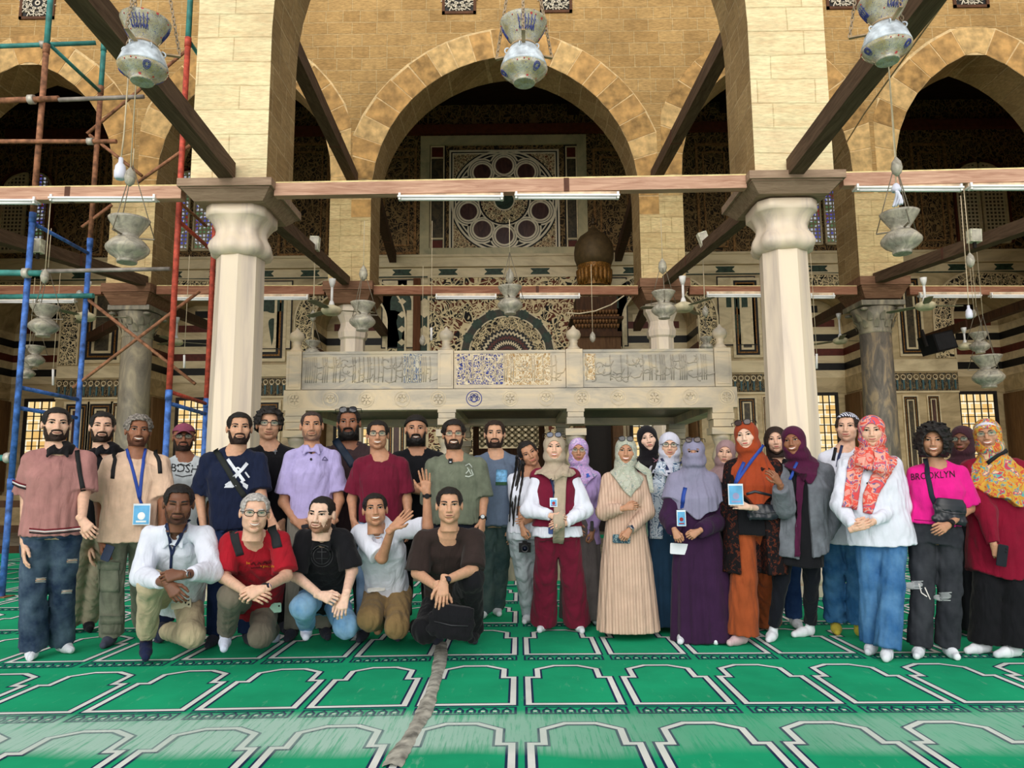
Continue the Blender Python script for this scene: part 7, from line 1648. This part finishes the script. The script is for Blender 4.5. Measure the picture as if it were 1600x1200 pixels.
person('w12', 'woman in a striped bandana and white T-shirt with yellow socks', 'f', Y=6.1, head=(1324, 668), hrot=(-8, 0, 2), cx=1322, px=1318, feet=((1308, 990), (1345, 996), (0, .5)), skin_c=pale, seed=42, smile=1, socks=(196, 178, 70),
       top=dict(m=wht, sleeve='short', hem=850, fit=1.3), bottom=dict(m=denim('mid_blue_denim', (40, 84, 128), (80, 126, 166)), fit='baggy', name='jeans', crop=.08), hd2=('pulled', M_hbr), hd=('bandana', W_('striped_bandana', (226, 228, 240), .02, stripes=(0, 60, .45, (26, 34, 66)))), arm_a=dict(e=(1298, 790, .1), w=(1300, 850, .1)), arm_b=dict(e=(1350, 790, .15), w=(1348, 850, .1)))
person('w13', 'woman in a coral patterned headscarf, white shirt and blue jeans', 'f', Y=5.5, head=(1362, 675), hrot=(0, 0, 0), cx=1364, px=1378, feet=((1366, 1022), (1390, 1032), (-.3, -.2)), skin_c=pale, seed=5, wd=1.2, belly=.02,
       top=dict(m=wht, sleeve='long', hem=852, fit=2.0, flare=.04, collar=None), bottom=dict(m=denim('blue_denim', (48, 92, 140), (92, 136, 178)), fit='baggy', name='jeans'), smile=1,
       hijab=dict(m=pattern('coral_print', (226, 156, 146), [(.38, (226, 92, 80)), (.47, (232, 168, 152)), (.56, (112, 104, 150)), (.60, (226, 88, 92))], 13), drape=.10, cut=.6, de=.1),
       arm_a=dict(e=(1312, 790, -.02), w=(1334, 826, -.2), tip=(1356, 818, -.24), back=(0, -1, .2), pose='half'), arm_b=dict(e=(1410, 790, -.02), w=(1362, 816, -.2), tip=(1336, 824, -.26), back=(0, -1, .2), pose='half'))
person('w14', 'woman with curly black hair in a bright pink T-shirt and ripped black jeans', 'f', Y=5.4, head=(1458, 690), hrot=(0, 0, 2), cx=1470, px=1464, feet=((1440, 1026), (1484, 1026)), skin_c=tan_, seed=44, smile=2, wd=1.12,
       top=dict(m=W_('hot_pink_cotton', (226, 34, 140), .05), hem=820, fit=1.8, sl=.88, flare=.01), bottom=dict(m=denim('black_denim', (42, 44, 50), (64, 66, 72)), fit='baggy', name='jeans'), hd=('bigcurl', M_hb),
       arm_a=dict(e=(1424, 790, .15), w=(1428, 845, .12), pose='none'), arm_b=dict(e=(1516, 794, .0), w=(1482, 820, -.22), tip=(1454, 838, -.28), pose='half', back=(0, -1, .3)))
person('w15', 'woman in an aubergine headscarf and glasses half hidden behind curly hair', 'f', Y=6.2, head=(1504, 688), hrot=(-14, 0, 0), cx=1508, skin_c=dkb, seed=45, smile=0, socks=(196, 190, 200), glasses=(GM, LN, .0016, False),
       top=dict(m=bkt, sleeve='long', hem=850, fit=1.4), bottom=dict(kind='skirt', m=bkt, w=.24, d=.2, bot=.05, top=1.1), hijab=dict(m=W_('aubergine_scarf', (62, 36, 44)), drape=.2), arm_a=dict(e=(1490, 790, .1), w=(1493, 850, .1)), arm_b=dict(e=(1540, 790, .1), w=(1538, 850, .1)))
person('w16', 'woman in a floral multicoloured headscarf, glasses and crimson tunic, rightmost', 'f', Y=5.45, head=(1543, 680), hrot=(-4, 0, -4), cx=1560, px=1566, feet=((1545, 1022), (1592, 1028), (-1, -1)), skin_c=tan_, seed=46, smile=2, wd=1.2, glasses=(GB, LN, .0014, False),
       top=dict(m=W_('crimson_crepe', (126, 18, 44)), sleeve='long', hem=902, fit=1.9, sr=.02, cuff=.03, flare=.05, hc=1.2, name='tunic'), bottom=dict(m=bkt, fit='wide', name='wide_trousers'),
       hijab=dict(m=pattern('multicolour_floral', (196, 150, 60), [(.40, (196, 84, 60)), (.45, (204, 160, 66)), (.54, (96, 160, 160)), (.585, (190, 70, 90)), (.64, (220, 190, 150))], 15), drape=.30, cut=.5, ex=.05, de=.11, face=(.052, .050, -.098), under=W_('white_scarf', (204, 206, 222), .04), cxs=.04),
       arm_a=dict(e=(1540, 800, -.08), w=(1553, 852, -.16), tip=(1566, 884, -.18), pose='grip', back=(-.5, -.8, 0)), arm_b=dict(e=(1612, 800, .1), w=(1612, 850, .1)))
# ================================================================ things worn across, held or hung on the people
M_lan = plain('blue_lanyard_ribbon', (40, 72, 160), .6, var=.05); M_lann = plain('navy_lanyard_ribbon', (38, 48, 84), .6, var=.05); M_blk = plain('black_webbing', (24, 24, 26), .7); M_bdg = plain('badge_sleeve', (220, 230, 238), .3, var=.03)
M_sky = plain('badge_sky_blue', (96, 168, 214), .4); M_ink = plain('black_ink', (20, 20, 24), .7); M_wink = plain('white_ink', (214, 220, 230), .7); M_oran = plain('orange_ink', (226, 140, 40), .7)
def lanyard(key, pa, pb, pc, wd, m, label, badge=None):
    """two ribbons from the neck meeting at pc, with a badge hung below"""
    t = empty('lanyard', P(*pc, PEOPLE[key]['Y']-.15), label, 'lanyard', 'lanyards with badges' if badge else None)
    for p in (pa, pb):
        if p: ribbon(key, [p, ((p[0]+pc[0])/2+(1 if p[0] < pc[0] else -1), (p[1]+pc[1])/2), pc], wd, m, 'ribbon', t)
    if badge:
        x0, y0, x1, y1, pic = badge; ribbon(key, [pc, ((x0+x1)/2, y0+2)], wd*.9, m, 'strap_end', t)
        q_ = [hit(key, x, y_, .004) for x, y_ in ((x0, y0), (x1, y0), (x0, y1), (x1, y1))]; yy = min([v[0].y for v in q_ if v] or [PEOPLE[key]['Y']-.16])-.008
        a, b_ = P(x0, y0, yy), P(x1, y1, yy); b = MB(); b.box((a.x, yy-.003, b_.z), (b_.x, yy+.003, a.z)); c = b.build('badge_sleeve', M_bdg, t)
        b = MB(); b.box((a.x+.006, yy-.0045, b_.z+.006), (b_.x-.006, yy-.0032, a.z-.014)); b.build('badge_card', M_sky, t)
        w_, h_ = b_.x-a.x, a.z-b_.z; b = MB(); cx, cz = (a.x+b_.x)/2, b_.z+h_*.42; b.disc((cx, cz), w_*.22, yy-.0052, 20); b.rect(a.x+w_*.2, b_.x-w_*.2, b_.z+h_*.12, b_.z+h_*.2, yy-.0052); b.build('badge_print', plain('badge_picture_%s' % pic[0], pic[1], .5), t)
    return t
PB = ('white', (226, 236, 244)); PR = ('red', (150, 40, 44)); PV_ = ('violet', (150, 150, 190))
lanyard('m3', (198, 701), (227, 701), (218, 779), 5, M_lan, 'blue lanyard with light blue badge on the man in the beige T-shirt', (209, 787, 234, 820, PB))
lanyard('k1', (261, 817), (297, 812), (268, 868), 4, M_lann, 'navy lanyard on the kneeling man in the white shirt'); ribbon('k1', [(268, 868), (267, 888)], 4, M_lann, 'lanyard_tail', label='end of the navy lanyard hanging on the white shirt', cat='lanyard')
lanyard('w2', (860, 748), None, (866, 770), 4, M_lann, 'dark lanyard with small white badge on the woman in the maroon vest', (859, 778, 871, 792, PR))
lanyard('w6', (1034, 716), (1066, 716), (1050, 752), 4, M_lann, 'dark blue lanyard on the woman in the white headscarf')
lanyard('w7', (1071, 762), None, (1067, 786), 6, M_lan, 'blue lanyard with badge on the woman in the grey face veil', (1057, 797, 1072, 822, PR))
lanyard('w9', (1193, 695), (1163, 722), (1150, 755), 5, M_lan, 'blue lanyard with light blue badge held up by the woman in rust', (1137, 756, 1162, 789, PV_))
lanyard('w12', (1316, 696), None, (1308, 730), 4, M_lann, 'dark blue lanyard on the woman in the striped bandana')
lanyard('w11', (1246, 722), None, (1234, 750), 4, M_lan, 'blue lanyard end between grey lapels of the woman in plum')
def strap(key, pts, wd, m, label, cat='bag strap', **k): return ribbon(key, pts, wd, m, 'bag_strap', label=label, cat=cat, **k)
strap('m1', [(120, 704), (124, 735), (130, 768)], 7, M_blk, 'black bag strap over the shoulder of the man in the mauve polo')
strap('m3', [(182, 706), (178, 730), (176, 748)], 6, M_blk, 'black backpack strap on the left of the beige T-shirt'); strap('m3', [(243, 703), (249, 722), (250, 740)], 6, M_blk, 'black backpack strap on the right of the beige T-shirt')
strap('m5', [(337, 702), (352, 728), (366, 752), (382, 776)], 9, plain('dark_green_webbing', (36, 40, 38), .8), 'dark strap crossing the navy printed T-shirt')
strap('m8', [(524, 686), (537, 706), (552, 728)], 12, plain('blue_black_strap', (30, 44, 62), .6), 'broad blue-black bag strap on the dark brown T-shirt')
strap('k2', [(365, 830), (369, 848), (375, 868)], 14, plain('charcoal_padding', (36, 38, 42), .8), 'padded backpack strap on the left of the red T-shirt'); strap('k2', [(424, 822), (430, 838), (434, 856)], 14, plain('charcoal_padding', (36, 38, 42), .8), 'padded backpack strap on the right of the red T-shirt')
strap('w6', [(1022, 722), (1021, 745)], 7, M_blk, 'black backpack strap on the mint green shirt')
strap('w14', [(1446, 716), (1450, 745), (1456, 775), (1464, 792)], 8, plain('navy_strap', (30, 34, 50), .7), 'navy crossbody strap on the bright pink T-shirt')
strap('w16', [(1574, 703), (1558, 712), (1543, 724)], 6, M_blk, 'black bag strap on the floral headscarf')
strap('w12', [(1306, 700), (1302, 720)], 5, M_blk, 'thin black backpack strap on the bandana woman')
# scarf tails, parts of the headscarves
def tail(key, pts, wd, m, wave=.006): return ribbon(key, pts, wd, m, 'scarf_tail', PEOPLE[key]['o'], eps=.012, th=.005, wave=wave)
tail('w2', [(884, 728), (876, 745), (874, 790), (872, 848)], [12, 18, 17, 18], MATS[('cloth', 'taupe_scarf')])
CP = bpy.data.materials['coral_print']; tail('w13', [(1346, 700), (1336, 735), (1328, 795)], [18, 26, 24], CP); tail('w13', [(1376, 700), (1378, 735), (1360, 775), (1356, 802)], [22, 26, 22, 14], CP)
tail('w6', [(1034, 722), (1028, 770), (1026, 842)], [14, 20, 18], pattern('white_blue_print', (196, 208, 222), [(.44, (70, 96, 128)), (.49, (206, 214, 226)), (.58, (120, 150, 176)), (.62, (204, 212, 222))], 12)); tail('w6', [(1056, 722), (1054, 745)], [10, 12], bpy.data.materials['white_blue_print'])
tail('w4', [(992, 724), (1012, 738), (1018, 770)], [10, 12, 8], bpy.data.materials['sage_print'])
tail('w11', [(1252, 740), (1248, 790), (1246, 870)], [14, 9, 8], MATS[('cloth', 'plum_scarf')])
# stripes, prints, rips
Wn = W_('wine_stripe', (110, 30, 40)); Ws = plain('white_stripe', (214, 206, 204), .8)
o1 = PEOPLE['m1']['o']
for dy, m in ((0, M_ink), (-3.2, Ws), (-6, Wn)): ribbon('m1', [(46, 832+dy), (70, 834+dy), (100, 832+dy), (126, 829+dy)], 2.2, m, 'hem_stripe', o1, eps=.003, th=.002); ribbon('m1', [(19, 756+dy), (32, 761+dy), (41, 764+dy)], 2.2, m, 'cuff_stripe', o1, eps=.003, th=.002)
ribbon('m1', [(100, 690), (108, 700), (112, 707)], 2, Ws, 'collar_stripe', o1, eps=.004, th=.002) if 0 else None
SKp = skin(pale); TH_ = plain('pale_denim_threads', (176, 180, 184), .9)
def rip(key, x, y_, w_, h_, m, n='torn_patch'):
    ribbon(key, [(x-w_/2, y_+1), (x-w_*.25, y_+1), (x, y_), (x+w_*.3, y_-1), (x+w_/2, y_)], [h_*.3, h_*.9, h_, h_*.9, h_*.3], m, n, PEOPLE[key]['o'], eps=.003, th=.002, step=3)
    strokes(key, [[(x-w_*.5, y_+h_*.5), (x+w_*.45, y_+h_*.45)], [(x-w_*.45, y_-h_*.4), (x+w_*.5, y_-h_*.5)], [(x-w_*.4, y_+h_*.1), (x+w_*.4, y_+h_*.1)]], 1.3, TH_, 'torn_threads', None, .005)
rip('m1', 63, 906, 16, 7, SKp); rip('m1', 112, 876, 16, 6, SKp); rip('m1', 104, 924, 16, 5, SKp)
rip('w14', 1427, 914, 30, 12, plain('pale_torn_denim', (150, 152, 156), .9)); rip('w14', 1472, 932, 28, 13, plain('pale_torn_denim', (150, 152, 156), .9))
strokes('w14', [[(1436, 912), (1440, 926), (1448, 932)], [(1445, 918), (1453, 936)]], 1.6, Ws, 'hanging_threads')
# cargo pockets
cg = MATS[('cloth', 'olive_cargo')]
for x0, y0, x1, y1 in ((154, 878, 184, 924), (160, 962, 188, 990)):
    ribbon('m3', [((x0+x1)/2, y0), ((x0+x1)/2, y1)], x1-x0, cg, 'cargo_pocket', PEOPLE['m3']['o'], eps=.012, th=.01); ribbon('m3', [((x0+x1)/2, y0-1), ((x0+x1)/2, y0+12)], x1-x0+3, cg, 'pocket_flap', PEOPLE['m3']['o'], eps=.018, th=.008)
text('m4', 'BDSH', 288, 738, 13, M_ink, ang=4); strokes('m4', [[(276, 728), (283, 725), (290, 728), (298, 724)], [(274, 742), (285, 745), (300, 742)]], 1.2, M_ink, 'printed_scrawl')
# crossed figures on the navy T-shirt
strokes('m5', [[(356, 718), (366, 732), (374, 742), (381, 752)], [(386, 724), (378, 734), (368, 744), (360, 756)]], 5, M_wink, 'printed_figures')
strokes('m5', [[(352, 758), (358, 754), (364, 760), (370, 758)], [(376, 752), (382, 757), (387, 762)], [(359, 722), (364, 728)], [(364, 734), (372, 731), (379, 736)], [(383, 738), (389, 746)], [(362, 741), (367, 748)]], 2.6, M_wink, 'printed_figures')
decal('m5', [[(350, 762), (358, 752), (367, 757), (364, 762)], [(378, 752), (388, 758), (386, 765), (380, 760)]], M_wink, 'printed_wings')
strokes('m6', [[(427, 706), (433, 705)], [(430, 702), (430, 710)]], 1.6, plain('grey_ink', (120, 124, 130), .7), 'small_star_emblem')
strokes('m7', [[(504, 718), (507, 714), (511, 718)], [(503, 719), (512, 719)]], 1.3, plain('slate_ink', (90, 84, 120), .7), 'small_chest_emblem')
for y_ in (708, 718): decal('m7', [[(486+2*math.cos(a), y_+2*math.sin(a)) for a in [k*math.pi/4 for k in range(8)]]], M_ink, 'button', None, .006)
strokes('m11', [[(727, 728), (733, 725), (737, 730), (732, 735), (728, 740)], [(736, 734), (739, 742), (732, 745), (727, 744)], [(730, 731), (736, 741)]], 1.6, plain('pale_ink', (170, 178, 168), .7), 'chest_print')
b = MB(); q_ = hit('m11', 704, 722, .012)[0]; b.box((q_.x-.016, q_.y-.012, q_.z-.02), (q_.x+.016, q_.y, q_.z+.02)); b.box((q_.x-.008, q_.y-.015, q_.z-.012), (q_.x+.008, q_.y-.012, q_.z-.004), 1); b.build('clip_microphone', [M_blk, M_wink], label='small black clip-on microphone on the olive T-shirt', cat='microphone')
ribbon('m12', [(784, 734), (783, 758)], 17, plain('sky_picture_print', (110, 164, 206), .6, var=.2, scale=40), 'picture_pocket', PEOPLE['m12']['o'], eps=.004); ribbon('m12', [(783, 753), (783, 758)], 17, plain('green_picture_print', (90, 130, 96), .6), 'picture_pocket_base', PEOPLE['m12']['o'], eps=.0065)
RI = plain('dark_red_ink', (96, 16, 26), .7); text('k2', 'SUPERDRY', 409, 881, 7, RI, sx=.9, ang=4) if 0 else strokes('k2', [[(392, 882), (396, 878), (400, 883)], [(402, 882), (405, 878), (408, 882)], [(410, 881), (414, 877), (417, 881)], [(419, 880), (424, 876), (424, 881)], [(393, 887), (424, 884)]], 1.8, RI, 'dark_red_print')
text('k2', 'be', 388, 881, 4.5, M_oran); text('k2', 'a good life', 418, 886, 4, M_oran, ang=4)
GI = plain('faint_grey_ink', (62, 62, 66), .7); strokes('k3', [[(503+r_*math.cos(a), 868+r_*math.sin(a)) for a in [k*math.pi/10 for k in range(21)]] for r_ in (17, 13)]+[[(503, 856), (503, 880)], [(496, 862), (510, 862)], [(494, 872), (512, 872)]], 1.1, GI, 'round_emblem')
text('w14', 'BROOKLYN', 1458, 748, 11, M_ink, sx=.88, ang=-4)
strokes('w14', [[(1429, 812), (1452, 814), (1480, 812)]], 1.0, plain('wine_ink', (120, 10, 70), .7), 'hem_stitching')
strokes('w3', [[(916, 741), (921, 745)], [(919, 740), (917, 746)]], 2.2, plain('blue_ink', (50, 90, 180), .7), 'small_chest_emblem')
strokes('w5', [[(1020, 716), (1030, 724)], [(1030, 716), (1020, 724)]], 1.0, plain('dusty_rose_ink', (140, 96, 110), .7), 'faint_print') if hit('w5', 1025, 720) else None
for y_ in (735, 755, 772): decal('w13', [[(1355+1.6*math.cos(a), y_+1.6*math.sin(a)) for a in [k*math.pi/3 for k in range(6)]]], M_ink, 'button', None, .006)
# white shirt placket of the kneeling man, watches
def watch(key, side_, px, py, w_, h_, face, bandm):
    """wristwatch: band round the wrist with a round face"""
    pr = PEOPLE[key]; S_, e, w2, *_ = pr['arms'][side_]; d = Vector(w2-e).normalized(); c = Vector(w2)-d*.012; r_ = .031 if key[0] != 'w' else .028; M = Matrix.Translation(c) @ rotto(d)
    b = MB(); b.ring([[M @ Vector((r_*k_*math.cos(a), r_*k_*math.sin(a), z)) for a in [2*math.pi*j/20 for j in range(20)]] for k_, z in ((1, -.010), (1.12, -.009), (1.12, .009), (1, .010))]); t = b.build('wristwatch', bandm, pr['o'])
    v = (CAMV-c).normalized(); v = (v-d*v.dot(d)).normalized(); M2 = Matrix.Translation(c+v*r_*1.1) @ rotto(v); b = MB(); b.lathe([(.019, -.004), (.020, .003), (.017, .006)], (0, 0, 0), 20, M=M2); b.lathe([(.0155, .0062), (.0155, .0068)], (0, 0, 0), 20, 1, M=M2); b.build('watch_face', [bandm, face], t)
M_stl = plain('steel', (176, 178, 180), .3, .8); M_wf = plain('watch_dial', (40, 50, 70), .2)
watch('k1', 1, 0, 0, 0, 0, M_wf, M_stl); watch('k2', 1, 0, 0, 0, 0, plain('blue_dial', (60, 90, 150), .2), M_blk); watch('k5', 1, 0, 0, 0, 0, M_wf, M_blk); watch('m11', 1, 0, 0, 0, 0, plain('pale_dial', (190, 196, 200), .2), M_blk)
watch('w4', 1, 0, 0, 0, 0, M_wf, M_stl); watch('w14', 1, 0, 0, 0, 0, M_ink, M_blk); watch('m9', 1, 0, 0, 0, 0, M_wf, M_blk); watch('k4', 1, 0, 0, 0, 0, M_ink, M_blk)
# ---- phones, camera, leaflet
def slab(name, x, y_, Y, w_, h_, tilt, m, label, cat, lens_=None, yaw=0, th=.009):
    c = P(x, y_, Y); t = empty(name, c, label, cat); M = Matrix.Translation(c) @ Matrix.Rotation(R(yaw), 4, 'Z') @ Matrix.Rotation(R(tilt), 4, 'Y')
    b = MB(); L = []; rr = .010
    for yy, sc in ((-th/2, .96), (-th/2+.0015, 1), (th/2-.0015, 1), (th/2, .96)):
        row = []
        for sx, sz, a0 in ((1, 1, 0), (-1, 1, 90), (-1, -1, 180), (1, -1, 270)):
            for k in range(4): a = R(a0+30*k); row.append(M @ Vector((sx*(w_/2-rr)*sc+rr*math.cos(a), yy, sz*(h_/2-rr)*sc+rr*math.sin(a))))
        L.append(row)
    b.ring(L, smooth=False); b.build('body', m, t)
    if lens_:
        b = MB()
        for dx, dz in lens_: b.lathe([(.0065, 0), (.0065, .003), (.004, .0035)], (0, 0, 0), 14, M=M @ Matrix.Translation((dx, -th/2-.0005, dz)) @ Matrix.Rotation(R(90), 4, 'X'))
        b.build('camera_lenses', M_ink, t)
    return t
def near(key, x, y_, d=.02):
    q_ = hit(key, x, y_); return (q_[0].y if q_ else PEOPLE[key]['Y']-.3)-d
slab('phone', 168, 864, near('m3', 160, 862, .01), .07, .12, 20, plain('dark_blue_phone', (26, 44, 74), .3), 'dark blue phone in the hand of the man in the beige T-shirt', 'phone')
slab('phone', 283, 943, near('k1', 283, 943, .005), .15, .074, -6, plain('cream_gold_phone', (206, 194, 170), .3), 'cream phone with three lenses under the hands of the kneeling man in white', 'phone', ((.058, .018), (.058, -.012), (.036, .003)))
slab('phone', 426, 950, near('k2', 424, 950, .005), .13, .07, -4, plain('mint_phone', (150, 190, 172), .3), 'mint green phone in the hand of the kneeling man in red', 'phone', ((.05, .012),))
slab('phone', 478, 822, near('m7', 478, 822, .006), .075, .03, -10, plain('black_phone', (26, 28, 36), .3), 'black phone held at the waist of the lavender polo', 'phone')
slab('phone', 588, 921, near('k4', 588, 921, .006), .135, .030, -5, plain('white_phone', (214, 210, 206), .4), 'white phone tucked at the waist of the kneeling man in the white polo', 'phone')
slab('phone', 864, 828, near('w2', 862, 828, .0), .075, .065, 0, plain('blue_phone', (44, 70, 132), .3), 'blue phone in the hands of the woman in the maroon vest', 'phone')
slab('phone', 971, 842, near('w4', 970, 842, .004), .14, .068, 3, pattern('marbled_phone_case', (60, 92, 110), [(.45, (40, 48, 60)), (.52, (170, 190, 190)), (.58, (70, 110, 130))], 60), 'patterned blue phone held by the woman in the beige dress', 'phone', ((.05, .015),))
slab('phone', 1566, 868, near('w16', 1562, 868, .004), .07, .15, 12, plain('black_phone', (26, 28, 36), .3), 'black phone held low by the woman in the crimson tunic', 'phone', ((.02, .05), (.02, .03)))
slab('phone', 925, 822, near('w3', 926, 822, .01), .03, .09, 0, plain('black_phone', (26, 28, 36), .3), 'black phone edge in the hand of the woman in lilac', 'phone')
slab('leaflet', 1066, 858, near('w7', 1064, 856, .02), .19, .085, 4, plain('white_paper', (226, 230, 238), .7, var=.02), 'white leaflet held by the woman in the grey face veil', 'leaflet', th=.004)
c = P(820, 856, near('w1', 818, 852, .03)); t = empty('camera_in_hand', c, 'small black camera hanging from the hand of the woman with braids', 'camera'); b = MB(); b.box((c.x-.05, c.y-.03, c.z-.035), (c.x+.05, c.y+.03, c.z+.04)); b.box((c.x-.02, c.y-.025, c.z+.04), (c.x+.02, c.y+.02, c.z+.055)); b.build('camera_body', M_blk, t)
b = MB(); M = Matrix.Translation(c) @ Matrix.Rotation(R(90), 4, 'X'); b.lathe([(.034, .03), (.036, .055), (.033, .075), (.028, .076), (.022, .070)], (0, 0, 0), 24, M=M); b.build('lens_barrel', plain('dark_lens_barrel', (34, 34, 38), .35), t)
b = MB(); b.lathe([(.021, .0705), (.001, .071)], (0, 0, 0), 20, M=M); b.build('lens_glass', plain('lens_glass', (20, 26, 44), .05), t)
# ---- bags
def bag(name, px, py, Y, w_, h_, d_, m, label, strapm=None, flap=True, tilt=0):
    c = P(px, py, Y); t = empty(name, c, label, 'bag'); f = Field(c-Vector((w_, d_+.05, h_)), c+Vector((w_, d_+.05, h_)), .007); M = Matrix.Rotation(R(tilt), 4, 'Y')
    ax = M @ Vector((1, 0, 0)); az = M @ Vector((0, 0, 1)); f.loft(c-az*h_*.5, c+az*h_*.5, ax, [(0, w_*.44, d_*.5), (.15, w_*.52, d_*.58), (.6, w_*.5, d_*.5), (1, w_*.42, d_*.30)], 0); f.disp(folds(.003, 5, 1.2)); v, q_ = f.mesh(); npmesh('pouch', v, q_, m, t)
    if flap:
        f = Field(c-Vector((w_, d_+.05, h_)), c+Vector((w_, d_+.05, h_)), .007); f.loft(c+az*h_*.02, c+az*h_*.55, ax, [(0, w_*.46, d_*.62), (.5, w_*.50, d_*.60), (1, w_*.42, d_*.40)], 0); v, q_ = f.mesh(); npmesh('flap', v, q_, m, t)
    b = MB(); b.tube([c-ax*w_*.4+Vector((0, -d_*.62, h_*.0)), c+Vector((0, -d_*.66, -.01)), c+ax*w_*.4+Vector((0, -d_*.62, h_*.0))], .003, 5); b.build('zip', plain('dark_zip', (70, 70, 74), .4, .4), t)
    return t
LB = plain('black_leather', (30, 34, 42), .38, var=.15, scale=12, spec=.5)
bag('crossbody_bag', 706, 972, near('k5', 700, 972, .03), .28, .20, .09, W_('black_nylon', (24, 24, 28)), 'black cloth crossbody bag resting under the hands of the kneeling man in dark brown', tilt=8)
ribbon('k5', [(722, 935), (735, 960), (730, 995)], 7, M_blk, 'bag_strap', label='black strap of the crossbody bag over the raised knee', cat='bag strap')
bag('handbag', 1192, 800, near('w9', 1196, 800, .02), .22, .11, .07, LB, 'black leather handbag at the side of the woman in rust', tilt=0, flap=False)
strap('w9', [(1166, 772), (1180, 768), (1205, 774), (1216, 790)], 4, LB, 'black handbag strap over the floral cardigan')
bag('crossbody_bag', 1484, 800, near('w14', 1480, 802, .02), .21, .17, .07, LB, 'shiny navy-black crossbody bag on the pink T-shirt', tilt=6)
bag('shoulder_bag', 1306, 790, 6.05, .13, .20, .08, plain('navy_leather', (28, 48, 84), .4), 'navy bag beside the woman in the striped bandana', flap=False) if 0 else None
# ---- braids, a loose strand, yellow sock spots, striped shawl of the bandana
b = MB(); po = PEOPLE['w1']['o']
for k, pts in enumerate(([(808, 712), (806, 740), (800, 775), (798, 815)], [(812, 716), (812, 745), (806, 780), (803, 822)], [(818, 722), (816, 750), (811, 780), (810, 806)], [(815, 718), (809, 750), (802, 790), (804, 818)])):
    L = []
    for (x, y_) in pts:
        q_ = hit('w1', x, y_, .014); L.append(q_[0] if q_ else P(x, y_, 6.16))
    fine = []
    for i in range(len(L)-1):
        for j in range(8): fine.append(L[i].lerp(L[i+1], j/8))
    fine.append(L[-1])
    b = MB(); b.tube(fine, [.013*(1+.2*math.sin(i*2.1))*(1-.6*i/len(fine)) for i in range(len(fine))], 7); b.build('braid', M_hb, po)
ribbon('w10', [(1196, 686), (1192, 712), (1193, 745)], 10, M_hbr, 'loose_hair', PEOPLE['w10']['o'], eps=.01, th=.02) if 0 else None
